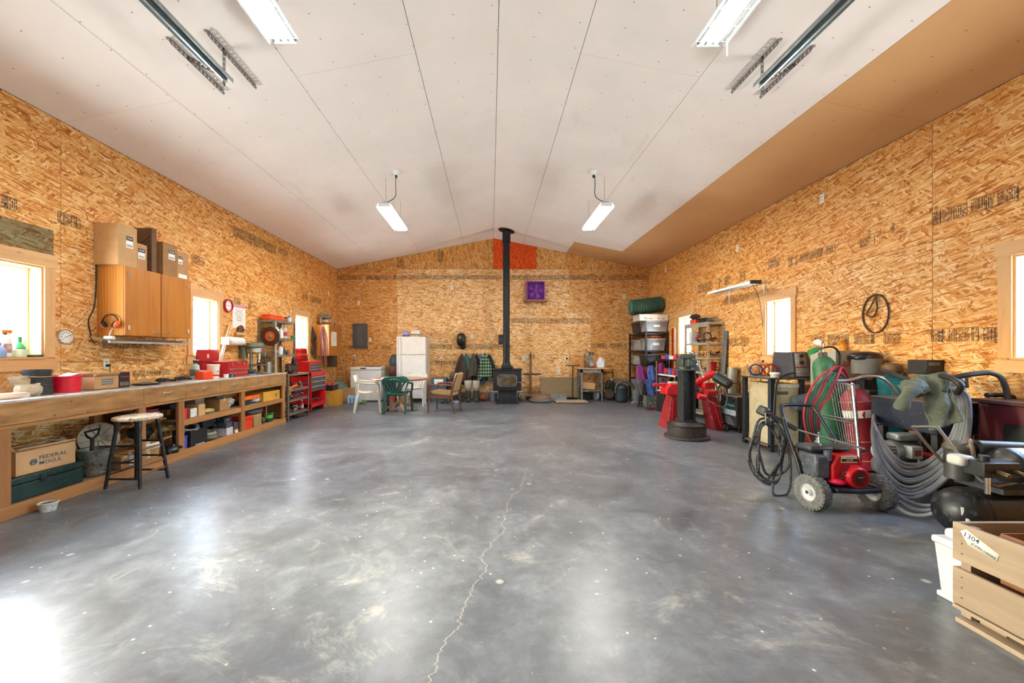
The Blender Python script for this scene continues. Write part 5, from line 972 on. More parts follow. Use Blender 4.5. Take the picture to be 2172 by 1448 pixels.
def plastic_chair(name, label, c, rz, m, group, pattern=True):
    """moulded armchair; local +y is the way it faces"""
    T = thing(name, label, 'chair', (*c, 0), R(rz), group, local=True)
    part(B().grid(lambda u, v: Vector(((u-.5)*(.46-.05*v), .22-.45*v, .43-.035*math.sin(v*2.6)+.012*abs(u-.5)*4*abs(u-.5)*2)), 10, 10), 'seat', m, T, solid=.012)
    def bk(u, h):                                       # back surface point: u across -1..1, h height
        k = (h-.40)/.42; w = (.19+.11*min(1, k*1.5))*(1 if k < .75 else math.sqrt(max(0, 1-((k-.75)/.27)**2))); return Vector((u*w, -.23-.10*k+.07*u*u*min(1, k*1.3), h))
    part(B().grid(lambda u, v: bk(u*2-1, .67+.13*v+ (0 if v < .99 else .003)), 16, 7), 'back_top', m, T, solid=.012)
    for k in range(5):
        u0 = -.62+k*.31; part(B().grid(lambda u, v: bk((u0*(.45+.75*v))+(u-.5)*.17, .41+.27*v), 2, 8), 'back_slat', m, T, solid=.011)
    for s in (-1, 1): part(B().grid(lambda u, v: bk(s*(.88+.12*u), .41+.27*v), 2, 8), 'back_stile', m, T, solid=.014)
    part(B().grid(lambda u, v: bk(u*1.9-.95, .39+.05*v), 12, 2), 'back_rail', m, T, solid=.014)
    for s in (-1, 1):
        part(B().tube([(s*.265, -.26, .68), (s*.31, -.1, .645), (s*.30, .12, .63), (s*.285, .2, .58), (s*.27, .215, .45)], .021, 8, sm=4), 'armrest', m, T)
        part(B().tube([(s*.25, .2, .45), (s*.265, .23, .2), (s*.275, .245, 0)], lambda q: .032-.008*q, 8, sm=3), 'leg', m, T); part(B().tube([(s*.21, -.2, .45), (s*.225, -.27, .2), (s*.235, -.30, 0)], lambda q: .032-.008*q, 8, sm=3), 'leg', m, T)
    if pattern:
        for x, z_, r in ((0, .745, .012), (-.06, .74, .009), (.06, .74, .009), (-.1, .735, .007), (.1, .735, .007), (-.035, .752, .006), (.035, .752, .006)):
            q = bk(x/.3, z_); part(B().cyl(q+Vector((0, -.009, 0)), q+Vector((0, .009, 0)), r, n=10), 'cutout', M('cfd8d0', .6), T)
    return T
GCH, WCH = M('0f4a3e', .4, var=.08), M('dcd6c8', .5, var=.08, wear='a89c84', wa=.1)
plastic_chair('plastic_armchair', 'dark green plastic armchair with its back to the camera', (-2.04, 8.72), 0, GCH, 'plastic garden chairs')
plastic_chair('plastic_armchair', 'white plastic armchair at the left side of the table', (-2.72, 8.9), -75, WCH, 'plastic garden chairs', False)
plastic_chair('plastic_armchair', 'white plastic armchair on the far side of the table before the fridge', (-1.9, 9.86), 180, WCH, 'plastic garden chairs', False)
T = thing('wooden_armchair', 'brown wooden armchair with tan cushions, side on by the table', 'chair', (-1.02, 8.85, 0), R(78), local=True); WD, CU = wood('4a2a1c', '7a4a32', 2, 1, .4, False), M('a8875a', .85, var=.12, sc=30)
for s in (-1, 1):
    part(B().tube([(s*.27, .24, .60), (s*.275, .27, .3), (s*.28, .29, 0)], lambda q: .024-.006*q, 8, sm=3), 'leg', WD, T); part(B().tube([(s*.27, -.36, .84), (s*.27, -.24, .45), (s*.275, -.3, 0)], lambda q: .018+.006*math.sin(q*3), 8, sm=4), 'leg', WD, T)
    part(B().tube([(s*.28, -.27, .6), (s*.29, 0, .615), (s*.28, .27, .60)], .02, 8, sm=3), 'armrest', WD, T); part(B().beam((s*.26, -.26, .34), (s*.26, .26, .36), .03, .06), 'side_rail', WD, T)
part(B().beam((-.26, .25, .36), (.26, .25, .36), .03, .06), 'front_rail', WD, T); part(B().cb((0, 0, .42), (.48, .5, .09), (R(4), 0, 0)), 'seat_cushion', CU, T, bevel=.03); part(B().cb((0, -.29, .66), (.46, .07, .42), (R(14), 0, 0)), 'back_cushion', CU, T, bevel=.03)
# boxes and shoes behind the armchair
T = carton((-1.38, 10.75, 0), (.4, .4, .62), 'blue crate with a white paper behind the armchair', M('3d5468', .6), tape=False, name='plastic_crate', cat='crate'); part(B().box(-.12, .12, -.206, -.201, .42, .6), 'paper_sheet', WLAB, T)
carton((-1.0, 10.85, 0), (.30, .4, .58), 'dark grey duffel behind the armchair', M('2e3334', .8), tape=False, name='duffel_bag', cat='bag'); solo(B().ell((-1.0, 10.8, .672), (.12, .12, .085), 16, 9, .25, 4), 'work_hat', M('5a5348', .9), 'olive cap on the dark duffel', 'cap')
def boot(c, h, m, label, rz=0, name='boot', cat='boot', group=None, r=.055, top=None):
    T = thing(name, label, cat, c, R(rz), group, local=True)
    part(B().tube([(0, .02, .06), (0, .02, h*.5), (0, .02, h)], lambda q: r*(.85+.25*q), 14, cap=False).lathe([(0, 0), (r*.7, .002)], (0, .02, .07), 12), 'shaft', m, T); part(B().ell((0, -.05, .05), (r*.85, .135, .05), 16, 9, sq=.8), 'foot', m, T); part(B().box(-r*.8, r*.8, -.17, .08, 0, .018), 'sole', BLK, T, bevel=.006)
    if top: part(B().tube([(0, .02, h*.95), (0, .02, h*1.3), (0, .02, h*1.85)], lambda q: r*(1.1+.25*q), 14, cap=False), 'boot_top', top, T, solid=.004)
    return T
for i, x in enumerate((-.60, -.385)): boot((x, 10.6, 0), .30, M('3a4030', .5), 'tall green rubber boot with cream top, %s one of the pair under the coats' % ('left' if i == 0 else 'right'), 5, 'rubber_boot', group='rubber boots', r=.075, top=M('a89f8c', .8))
for i, (x, y) in enumerate(((-1.25, 10.35), (-1.12, 10.36), (-.96, 10.6), (-.81, 10.64))): boot((x, y, 0), .14, M('4f4636' if i < 2 else '3a3028', .7), ['tan work shoe behind the armchair, left one', 'tan work shoe behind the armchair, right one', 'dark boot in the heap under the coats', 'second dark boot in the heap under the coats'][i], 8*i, 'work_shoe', 'shoe', 'work shoes', .05)
clutter((-.68, 10.95, 0), (.22, .3, .24), 'heap of dark gear on the floor below the coats', [M('2b2722', .8), M('4a4238', .8), M('6b6458', .8)], 40, 55, 'gear_heap', 'gear')
tub((-.90, 10.35, 0), .045, .07, .085, M('a8c4dc', .4), 'pale blue pet bowl on the floor', name='pet_bowl', cat='bowl')
solo(B().ell((-.2, 10.75, .1), (.14, .13, .1), 18, 10, .25, 3), 'rust_sack', M('9a5438', .8, var=.2), 'rust coloured sack beside the rubber boots', 'sack')
# ---------------- coats ----------------
zr = P(1000, 751, YB).z; T = thing('coat_rail', 'pine board with coat hooks on the back wall', 'coat rail', ((1003-CX)/75, YB-.01, zr-.04)); part(B().box((969-CX)/75, (1037-CX)/75, YB-.02, YB, zr-.045, zr+.05), 'board', PINE_Y, T, bevel=.003)
hx = [(v-CX)/75 for v in (981, 990, 1001, 1010, 1019, 1028.5, 1034)]
for x in hx: part(B().tube([(x, YB-.02, zr), (x, YB-.06, zr-.01), (x, YB-.07, zr+.02)], .005, 6), 'hook', STEEL, T)
def coat(x, w, ztop, zbot, m, label, seed, d=.085, flare=1.0, name='jacket', lean=0):
    b = B(); n, mm = 22, 16; rnd = random.Random(seed); ph = rnd.uniform(0, 6); yc = YB-.09-.075*((seed*2) % 3)
    def fn(u, v):
        a = 2*math.pi*u; k = v; wid = w*(.12+.55*min(1, k*2.2)**.7+.35*k*flare)/2; dep = d*(.35+.65*min(1, k*3))/2
        f = 1+.16*math.sin(a*5+ph+k*3)*min(1, k*2)+.10*math.sin(a*9+ph*2)*k
        zz = ztop-(ztop-zbot)*k-.05*(1 if k > .97 else 0)*math.sin(a*2+ph)
        return Vector((x+lean*k+math.cos(a)*wid*f, yc+math.sin(a)*dep*f, zz))
    b.grid(fn, n, mm); T = solo(b, name, m, label, 'jacket', 'coats on the rail', ang=60)
    for s in (-1,) if seed % 2 else (1,):               # the sleeve that shows
        L = (ztop-zbot)*.82; xs = x+s*w*.34
        part(B().tube([(x+s*w*.1, yc-.02, ztop-.10), (xs*.8+x*.2, yc-.045, ztop-.25), (xs*.8+x*.2+lean*.5, yc-.05, ztop-.5*L), (xs*.8+x*.2+lean, yc-.045, ztop-L)], lambda q: .045-.012*q, 10, sm=4), 'sleeve', m, T)
    return T
t = NT('green_plaid'); tc = t.n('TexCoord').outputs['Object']; sp = t.n('SeparateXYZ', {0: tc}).outputs
fx_ = t.ma('PINGPONG', sp[0], .035); fz_ = t.ma('PINGPONG', sp[2], .045)
PLAID = t.out(t.mix(t.sm(fz_, .028, .03), t.mix(t.sm(fx_, .02, .022), lin('1c3a2c'), lin('5f7d60')), t.mix(t.sm(fx_, .02, .022), lin('6f8a6a'), lin('a8b89a'))), .85)
CAMO = M('3d372c', .85, var=.5, sc=22, wear='7a705a', wa=.35); DENIM = M('5578a0', .85, var=.15, sc=40)
coat(hx[0], .34, zr+.02, .42, M('3f2d26', .75, var=.2), 'dark brown leather jacket, leftmost on the coat rail', 1, lean=-.06); coat(hx[1], .26, zr+.03, .72, M('2f6a5c', .7, var=.12), 'green vest, second on the coat rail', 2, lean=-.02); coat(hx[2]-.03, .30, zr+.0, .55, M('a39880', .85, var=.2, wear='6a604c', wa=.2), 'tan camouflage jacket, third on the coat rail', 3)
coat(hx[2]+.05, .26, zr+.03, .62, CAMO, 'dark camouflage jacket in the middle of the coat rail', 4); coat(hx[3]+.02, .26, zr+.02, .48, M('1f1d20', .8), 'black jacket left of the denim jacket', 5); coat(hx[4], .28, zr+.02, .45, DENIM, 'blue denim jacket on the coat rail', 6, lean=-.03); coat(hx[5], .36, zr+.03, .58, PLAID, 'green plaid flannel jacket on the coat rail', 7, lean=.02); coat(hx[6]+.05, .30, zr+.0, .55, M('26332c', .85, var=.4, sc=30), 'dark plaid jacket, rightmost on the coat rail', 8, lean=.06)
# welding hood, speaker, fan
q = P(979, 722, YB); T = thing('welding_hood', 'black welding hood hanging on the back wall', 'welding hood', (q.x, YB-.1, q.z-.2)); part(B().ell((q.x, YB-.12, q.z+.02), (.13, .12, .19), 20, 12, sq=.8), 'shell', M('141416', .35), T); o = part(B().box(q.x-.075, q.x+.02, YB-.25, YB-.22, q.z+.03, q.z+.14), 'visor_frame', M('2a2a2c', .3), T, bevel=.012); part(B().box(q.x-.055, q.x+.0, YB-.254, YB-.25, q.z+.05, q.z+.12), 'visor_lens', M('6a7066', .15), o); part(B().ell((q.x+.05, YB-.1, q.z-.16), (.08, .08, .09), 14, 8), 'chin_guard', M('141416', .35), T)
q = P(1062, 721, YB); T = thing('wall_speaker', 'small black speaker on a wood ledge beside the stove pipe', 'speaker', (q.x, YB-.07, q.z-.13)); part(B().box(q.x-.06, q.x+.09, YB-.14, YB-.005, q.z-.13, q.z+.15), 'cabinet', BLK, T, bevel=.01); part(B().cyl((q.x+.01, YB-.146, q.z), (q.x+.01, YB-.14, q.z), .06, n=24), 'cone', M('38383a', .6), T)
solo(B().box(q.x-.08, q.x+.35, YB-.15, YB, q.z-.155, q.z-.131), 'wall_ledge', PINE_Y, 'narrow pine ledge under the wall speaker', 'ledge', bevel=.002)
a = P(1117, 637, YB-.15); c = P(1155, 597, YB-.15); y0, y1 = YB-.22, YB-.1; T = thing('box_fan', 'purple box fan on a shelf high on the back wall', 'fan', ((a.x+c.x)/2, YB-.16, a.z)); PUR = M('8a2ab0', .4, var=.12); cx_, cz_ = (a.x+c.x)/2, (a.z+c.z)/2; hw = (c.x-a.x)/2
for x0, x1, z0, z1 in ((a.x, c.x, a.z, a.z+.035), (a.x, c.x, c.z-.035, c.z), (a.x, a.x+.03, a.z+.035, c.z-.035), (c.x-.03, c.x, a.z+.035, c.z-.035)): part(B().box(x0, x1, y0, y1, z0, z1), 'housing_side', PUR, T, bevel=.012)
for k in range(9): part(B().torus((cx_, y0+.01, cz_), .04+k*.022, .0025, (0, 1, 0), 32, 4), 'grille_ring', M('8a4aa8', .4), T)
for k in range(5):
    g = k*2*math.pi/5; d = Vector((math.cos(g), 0, math.sin(g))); e = Vector((-math.sin(g), 0, math.cos(g)))
    part(B().add([Vector((cx_, YB-.16, cz_))+d*.03-e*.02, Vector((cx_, YB-.15, cz_))+d*.21-e*.05, Vector((cx_, YB-.17, cz_))+d*.2+e*.07, Vector((cx_, YB-.17, cz_))+d*.03+e*.03], [(0, 1, 2, 3)]), 'blade', M('9a3ac0', .35), T, solid=.004)
part(B().cyl((cx_, y0, cz_), (cx_, y0+.06, cz_), .035, n=16), 'hub', PUR, T); part(B().cyl((cx_-.05, YB-.16, c.z), (cx_-.05, YB-.16, c.z+.02), .014, n=10), 'knob', WHITE, T); part(B().box(a.x, c.x, y1-.006, y1, a.z, c.z), 'rear_screen', M('5a2478', .6), T)
T = thing('fan_shelf', 'rough wooden shelf under the purple fan', 'shelf', (cx_, YB-.15, a.z-.05)); part(B().box(a.x-.07, c.x+.09, YB-.27, YB, a.z-.03, a.z-.001), 'shelf_board', FIR_Y, T, bevel=.003)
for x in (a.x+.05, c.x-.05): part(B().box(x-.02, x+.02, YB-.2, YB, a.z-.09, a.z-.031), 'bracket', FIR_Y, T)
# ---------------- wood stove ----------------
SY0 = 10.12; sx = lambda u, Y=SY0: (u-CX)/F*Y
T = thing('wood_stove', 'dark steel wood stove on a pedestal with a glass door', 'wood stove', (.42, 10.4, 0)); ST = M('2a2d33', .5, .5, var=.2, sc=14, wear='5a5d62', wa=.08)
part(B().box(sx(1052), sx(1100), SY0-.03, 10.72, 0, .045), 'hearth_base', ST, T, bevel=.004); part(B().box(sx(1058), sx(1096), SY0+.06, 10.66, .045, .33), 'pedestal', ST, T, bevel=.004); part(B().box(sx(1046), sx(1106), SY0, 10.76, .33, .86), 'firebox', ST, T, bevel=.008); part(B().box(sx(1044), sx(1108), SY0-.03, 10.78, .86, .885), 'top_plate', ST, T, bevel=.004); part(B().box(sx(1066)-.03, sx(1086)+.03, SY0+.08, 10.6, .885, .96), 'flue_hood', ST, T, bevel=.02); part(B().box(sx(1063), sx(1090), SY0+.056, SY0+.062, .285, .32), 'air_slot', BLK, T)
xa, xc = sx(1051), sx(1100); dz0, dz1 = .40, .79; k = .05
def octo(x0, x1, z0, z1, c): return [(x0+c, z0), (x1-c, z0), (x1, z0+c), (x1, z1-c), (x1-c, z1), (x0+c, z1), (x0, z1-c), (x0, z0+c)]
d = part(B().prism(octo(xa, xc, dz0, dz1, .06), SY0-.03, SY0, 'y'), 'stove_door', ST, T, bevel=.006); part(B().prism(octo(xa+k, xc-k, dz0+k, dz1-k, .05), SY0-.035, SY0-.029, 'y'), 'glass', M('5a4a36', .18, var=.5, sc=6), d); part(B().tube([Vector((p[0], SY0-.035, p[1])) for p in octo(xa+k, xc-k, dz0+k, dz1-k, .05)], .006, 6, closed=True), 'glass_bead', M('8d9098', .35, .7), d); part(B().tube([(xc-.02, SY0-.03, .56), (xc-.01, SY0-.07, .565), (xc+.09, SY0-.1, .53)], .008, 8, sm=3), 'door_handle', CHROME, d)
part(B().box(xa-.005, xc+.005, SY0-.035, SY0-.001, .35, .375), 'ash_lip', ST, T, bevel=.003)
px, py = .405, 10.33; zc = zceil(px); T = thing('stove_pipe', 'black stove pipe rising from the wood stove to the ceiling', 'stove pipe', (px, py, .96)); PIPE = M('26282c', .5, .5, var=.2, sc=8)
part(B().cyl((px, py, .961), (px, py, zc), .088, n=28), 'pipe', PIPE, T); part(B().lathe([(.12, 0), (.12, .03), (.1, .06), (.1, .09)], (px, py, .961), 28), 'lower_collar', PIPE, T); part(B().lathe([(.105, 0), (.105, .25), (.11, .26)], (px, py, zc-.31), 28), 'upper_sleeve', PIPE, T)
for h in (1.9, 2.9): part(B().torus((px, py, h), .089, .004, n=28, m=6), 'seam_ring', PIPE, T)
b = B().lathe([(.0, 0), (.21, 0), (.21, .012), (0, .012)], (0, 0, 0), 36); b.v = [Vector((p.x+px, p.y+py, zceil(p.x+px)-.016+p.z)) for p in b.v]; part(b, 'ceiling_flange', PIPE, T)
tub((.06, 10.8, 0), .2, .1, .12, M('8d98a8', .4, .4), 'grey pail behind the stove, left of its pedestal', name='ash_pail', cat='pail'); solo(B().ell((.82, 10.75, .12), (.1, .1, .12), 16, 9, .2, 2), 'ash_sack', M('8a8076', .8), 'grey sack behind the stove, right of its pedestal', 'sack')
# ---------------- hydrant post, cardboard, stands ----------------
T = thing('water_hydrant', 'brown pipe water hydrant on a timber base by the stove', 'hydrant', (1.13, 11.1, 0)); hxp = (1125.5-CX)/F*11.1
part(B().cyl((hxp, 11.1, .12), (hxp, 11.1, 1.2), .033, n=14), 'standpipe', M('8a5a26', .6), T); part(B().cyl((hxp, 11.1, 1.2), (hxp, 11.1, 1.3), .02, n=10).cb((hxp, 11.05, 1.23), (.05, .12, .05)), 'valve', RUST, T); part(B().cyl((hxp-.12, 11.08, 1.19), (hxp-.12, 11.02, 1.19), .05, n=18), 'gauge', M('b8c4c8', .3), T); part(B().box(hxp+.08, hxp+.1, 11.08, 11.1, 1.12, 1.28), 'lever', RUST, T); part(B().box(hxp-.2, hxp+.28, 11.07, 11.1, .68, .72), 'strut', DKST, T)
part(B().box((1109-CX)/F*10.95, (1150-CX)/F*10.95, 10.9, 11.22, .1, .14), 'base_plank', FIR_Y, T, bevel=.004)
for u in (1112, 1145): part(B().box((u-CX)/F*10.95-.04, (u-CX)/F*10.95+.04, 10.92, 11.2, 0, .1), 'base_block', FIR_Y, T, bevel=.004)
solo(B().cb(((1189-CX)/F*11.1, 11.14, .33), (1.08, .012, .56), (R(-9), 0, 0)), 'cardboard_sheet', M('8d7a58', .8, var=.05), 'large brown cardboard sheet leaning on the back wall', 'cardboard'); solo(B().cb(((1315-CX)/F*11.1, 11.16, .33), (.5, .012, .5), (R(-9), 0, 0)), 'cardboard_sheet', M('9a866a', .8), 'second cardboard sheet leaning behind the shop vacuum', 'cardboard')
solo(B().box((1166-CX)/F*11, (1202-CX)/F*11, 10.95, 11.05, 0, .15), 'concrete_block', M('8d918e', .85, var=.2), 'pale concrete block before the cardboard sheet', 'block', bevel=.006)
x = (1215-CX)/F*10.9; T = thing('roller_stand', 'thin black T-shaped roller stand before the cardboard', 'stand', (x, 10.9, 0)); part(B().cyl((x, 10.9, .03), (x, 10.9, .94), .016, n=10), 'pole', BLK, T); part(B().cyl((x-.19, 10.9, .945), (x+.19, 10.9, .945), .014, n=10), 'roller', DKST, T); part(B().box(x-.18, x+.22, 10.88, 10.92, .0, .03).box(x-.02, x+.02, 10.72, 11.1, 0, .03), 'base', BLK, T)
# steel table with jug and engine
ty0, ty1 = 10.68, 11.15; xa, xc = (1232-CX)/F*ty0, (1279-CX)/F*ty0; T = thing('steel_table', 'small grey steel table with a plywood top', 'table', ((xa+xc)/2, 10.9, 0)); TS = M('8d9294', .45, .5, var=.25, sc=14, wear='c8c4b8', wa=.15)
part(B().box(xa-.07, xc+.17, ty0-.05, ty1, .86, .885), 'tabletop', wood('c09058', 'e2bd88', 0), T, bevel=.003); part(B().box(xa, xc, ty0, ty0+.012, .76, .86), 'apron', TS, T); part(B().box(xa, xc, ty1-.02, ty1-.008, .76, .86), 'apron', TS, T)
for x in (xa, xc-.05):
    for y in (ty0, ty1-.05): part(B().box(x, x+.05, y, y+.006, 0, .86).box(x if x == xa else x+.044, x+.006 if x == xa else x+.05, y, y+.05, 0, .86), 'leg', TS, T)
part(B().box(xa+.01, xc-.01, ty0+.01, ty1-.01, .27, .29), 'lower_shelf', M('7a776c', .7, var=.2), T)
solo(B().cb((xa+.24, 10.9, .398), (.34, .26, .18), (0, R(4), 0)), 'flattened_carton', CARD3, 'battered carton on the steel table lower shelf', 'box', bevel=.004); solo(B().beam((xa+.44, 10.85, .30), (xa+.3, 10.9, .70), .06, .02), 'wood_offcut', FIR_Y, 'board leaning inside the steel table', 'wood')
T = thing('trolley_wheel', 'grey trolley wheel under the steel table', 'wheel', ((1266-CX)/F*10.8, 10.85, 0)); part(B().lathe([(.04, -.03), (.11, -.035), (.125, -.02), (.125, .02), (.11, .035), (.04, .03)], ((1266-CX)/F*10.8, 10.85, .125), 24, (1, .25, 0)), 'tyre', M('8a8f98', .6), T)
solo(B().box((1232-CX)/F*10.95, (1253-CX)/F*10.95, 10.95, 11.1, 0, .2), 'dark_box', M('1d2733', .5), 'dark blue box on the floor under the steel table', 'box', bevel=.01)
x0 = (1251-CX)/F*10.85; T = thing('small_engine', 'small engine in a wire frame on the steel table', 'engine', (x0, 10.9, .886)); part(B().cb((x0, 10.92, 1.02), (.2, .18, .2)), 'engine_block', M('8a8d8c', .4, .6, var=.35, sc=20), T, bevel=.03); part(B().cyl((x0+.03, 10.78, .99), (x0+.03, 10.85, .99), .06, n=18), 'recoil_housing', M('a8b0b0', .4, .5), T); part(B().cb((x0+.0, 10.92, 1.19), (.22, .15, .09), (0, .1, 0)), 'fuel_tank', M('8d8c84', .4, .5, var=.3), T, bevel=.03); part(B().cyl((x0+.05, 10.9, 1.24), (x0+.05, 10.9, 1.31), .07, n=18), 'air_cleaner', M('55524a', .5, .3, var=.3), T); [part(B().cb((x0, 10.92, .95+.03*k), (.23, .2, .008)), 'cooling_fin', M('7a7d7c', .4, .6), T) for k in range(5)]; part(B().tube([(x0-.15, 10.85, .89), (x0-.15, 10.85, 1.22), (x0-.06, 10.85, 1.32), (x0+.02, 10.85, 1.3)], .008, 6, sm=4), 'frame_tube', DKST, T); part(B().ell((x0-.1, 10.85, 1.37), (.02, .02, .02), 10, 6), 'fuel_knob', M('6a3a30', .5), T)
solo(B().box(x0-.04, x0+.12, 10.72, 10.86, .886, .91), 'red_tray', RED, 'small red tray under the engine', 'tray', bevel=.006)
x0 = (1273.5-CX)/F*10.8; T = thing('milk_jug', 'translucent white plastic jug on the steel table', 'jug', (x0, 10.82, .886)); JW = M('e9eaf0', .4, var=.05); part(B().box(x0-.1, x0+.1, 10.74, 10.92, .886, 1.06), 'jug_body', JW, T, bevel=.03); part(B().lathe([(.1, .16), (.06, .23), (.025, .27), (.025, .29)], (x0, 10.83, .886), 18), 'jug_neck', JW, T); part(B().tube([(x0+.03, 10.83, 1.15), (x0+.1, 10.83, 1.12), (x0+.1, 10.83, 1.0)], .018, 8, sm=3), 'handle', JW, T)
# bed, rug
q = G(1147, 848); T = thing('pet_bed', 'round grey pet bed with a brown blanket by the stove', 'pet bed', (q.x, 10.55, 0)); cxb = (1147-CX)/F*10.55; part(B().torus((cxb, 10.55, .05), .27, .05, n=32, m=10), 'bolster', M('6a6660', .9), T); part(B().ell((cxb, 10.57, .1), (.26, .25, .1), 22, 10, .3, 5), 'blanket', M('8a6a4c', .9, var=.2), T)
a = G(1182, 855.5); b = B(); rx0, rx1 = (1180-CX)/F*10.22, (1247-CX)/F*10.22
b.grid(lambda u, v: Vector((rx0+(rx1-rx0)*u+.05*v*(1-2*u)*0+.02*noise.noise(Vector((u*9, v*5, 1))), 10.22+.42*v+.03*noise.noise(Vector((u*7, v*9, 4))), .03+.012*noise.noise(Vector((u*22, v*16, 2))))), 40, 26); solo(b, 'shag_rug', M('b09c82', .95, var=.25, sc=45, wear='8a765c', wa=.2), 'tan shaggy rug on the floor by the steel table', 'rug', solid=.035)
# small compressor cart, shop vac, bucket
x0 = (1293-CX)/F*10.9; T = thing('hand_truck_engine', 'engine on a small tube-framed cart by the steel table', 'cart', (x0, 10.93, 0)); part(B().tube([(x0-.13, 11.03, .02), (x0-.14, 11.06, .7), (x0-.1, 11.06, .75), (x0+.1, 11.06, .75), (x0+.14, 11.06, .7), (x0+.15, 11.03, .02)], .014, 8, sm=2), 'frame_tube', BLK, T); part(B().box(x0-.15, x0+.15, 10.78, 11.08, .1, .12), 'platform', M('7a4a42', .6), T); part(B().cb((x0+.02, 10.93, .38), (.22, .2, .26), (.2, .3, 0)), 'engine_block', M('3a3630', .5, .4, var=.4, sc=22, wear='8a8a84', wa=.3), T, bevel=.03); part(B().lathe([(.05, -.02), (.12, -.02), (.13, 0), (.12, .02), (.05, .02)], (x0-.05, 10.76, .19), 22, (0, 1, 0)), 'flywheel', M('5a5048', .5, .5), T); part(B().ell((x0+.06, 10.88, .56), (.06, .06, .06), 12, 8, .3, 2), 'carburettor', STEEL, T)
for s in (-1, 1): part(B().cyl((x0+s*.17, 11.06, .08), (x0+s*.21, 11.06, .08), .08, n=20), 'wheel', RUB, T)
x0 = (1319-CX)/F*10.45; T = thing('shop_vacuum', 'dark blue grey shop vacuum with a ribbed hose', 'vacuum', (x0, 10.48, 0)); VC = M('27343f', .45, var=.15); part(B().lathe([(.13, .03), (.16, .05), (.165, .36), (.17, .37), (.165, .39), (.14, .44), (.05, .48), (0, .48)], (x0, 10.48, 0), 28), 'drum', VC, T)
b = B(); b.tube([(x0-.17, 10.43, .25), (x0-.16, 10.38, .45), (x0, 10.33, .55), (x0+.2, 10.33, .47), (x0+.27, 10.33, .25), (x0+.22, 10.33, .1)], lambda q: .032+.004*math.sin(q*160), 10, sm=20); part(b, 'hose', M('4a4c4a', .6), T); part(B().torus((x0, 10.48, .37), .168, .006, n=28, m=6), 'band', BLK, T)
for s in range(4): part(B().ell((x0+.13*math.cos(s*1.57+.7), 10.48+.13*math.sin(s*1.57+.7), .025), .025, 10, 6), 'caster', BLK, T)
x0 = (1349-CX)/F*10.2+.06; tub((x0, 10.25, 0), .37, .12, .14, M('5a6064', .6, wear='9a9a92', wa=.3), 'dirty grey plastic bucket beside the shop vacuum', name='bucket', cat='bucket', handle=True)
clutter((x0-.1, 10.0, 0), (.3, .16, .05), 'few loose scraps on the floor by the grey bucket', [STEEL, M('b8b4a8', .6)], 16, 77, 'floor_scraps', 'scraps')
# ---------------- dark metal rack in the far right corner ----------------
DKR = M('2e2d2c', .5, .5, var=.2)
rx0, rx1, ry0, ry1 = 3.87, 4.452, 9.97, 11.16
T = thing('metal_rack', 'dark metal storage rack with plastic totes in the far right corner', 'rack', (4.16, 10.56, 0))
for x in (rx0, rx1-.04):
    for y in (ry0, ry1-.04): part(B().box(x, x+.04, y, y+.04, 0, 1.83), 'post', DKR, T, bevel=.003)
for zz in (.62, .98, 1.36, 1.80): part(B().box(rx0+.003, rx1-.003, ry0+.003, ry1-.003, zz-.045, zz), 'shelf_board', DKR, T, bevel=.003)
CLR = glass('dfe0e4', .18, .42); GLID = M('9a9ca4', .45, var=.1)
def tote(x0, x1, y0, y1, z0, h, label, body=CLR, lid=GLID, fill=None, lab=True):
    T = thing('storage_tote', label, 'tote', ((x0+x1)/2, (y0+y1)/2, z0), group='totes on the dark rack'); i = .03
    part(B().add([(x0+i, y0+i, z0), (x1-i, y0+i, z0), (x1-i, y1-i, z0), (x0+i, y1-i, z0), (x0, y0, z0+h*.9), (x1, y0, z0+h*.9), (x1, y1, z0+h*.9), (x0, y1, z0+h*.9)], [(0, 3, 2, 1), (0, 1, 5, 4), (1, 2, 6, 5), (2, 3, 7, 6), (3, 0, 4, 7)]), 'tote_body', body, T, solid=.004)
    part(B().box(x0-.006, x1+.006, y0-.006, y1+.006, z0+h*.88, z0+h), 'tote_lid', lid, T, bevel=.006)
    if fill: part(B().box(x0+.05, x1-.05, y0+.05, y1-.05, z0+.01, z0+h*.7), 'contents', fill, T, bevel=.04)
    if lab: part(B().box((x0+x1)/2-.08, (x0+x1)/2+.08, y0-.004+.012, y0+.010, z0+h*.42, z0+h*.62), 'paper_label', WLAB, T)
    return T
GR1, GR2 = M('6a6a74', .7, var=.4, sc=8), M('55565e', .7, var=.4, sc=8)
tote(3.90, 4.44, 9.99, 10.42, 1.832, .27, 'clear tote with white tag on the very top of the dark rack', fill=GR1); tote(3.92, 4.42, 10.5, 11.1, 1.832, .28, 'dark tote behind the clear one on the rack top', M('3a3834', .5), M('33312e', .5), lab=False)
tote(3.925, 4.40, 10.02, 10.45, 1.362, .30, 'clear tote with white tag on the second shelf, near end', fill=GR2); tote(3.925, 4.40, 10.5, 11.1, 1.362, .28, 'clear grey tote on the second shelf, far end', fill=GR1, lab=False)
tote(3.925, 4.40, 10.02, 10.55, .982, .28, 'black tote with blue grey lid on the third shelf', M('17181a', .4), M('4a5268', .5), lab=False)
tote(3.90, 4.3, 10.62, 11.05, .982, .24, 'small clear tote on the third shelf, far end', fill=GR2, lab=False)
solo(B().ell((4.15, 10.2, 1.71), (.2, .17, .04), 16, 8, .3, 3, .8), 'orange_cloth', M('d0661c', .8), 'orange cloth on the second shelf tote', 'cloth')
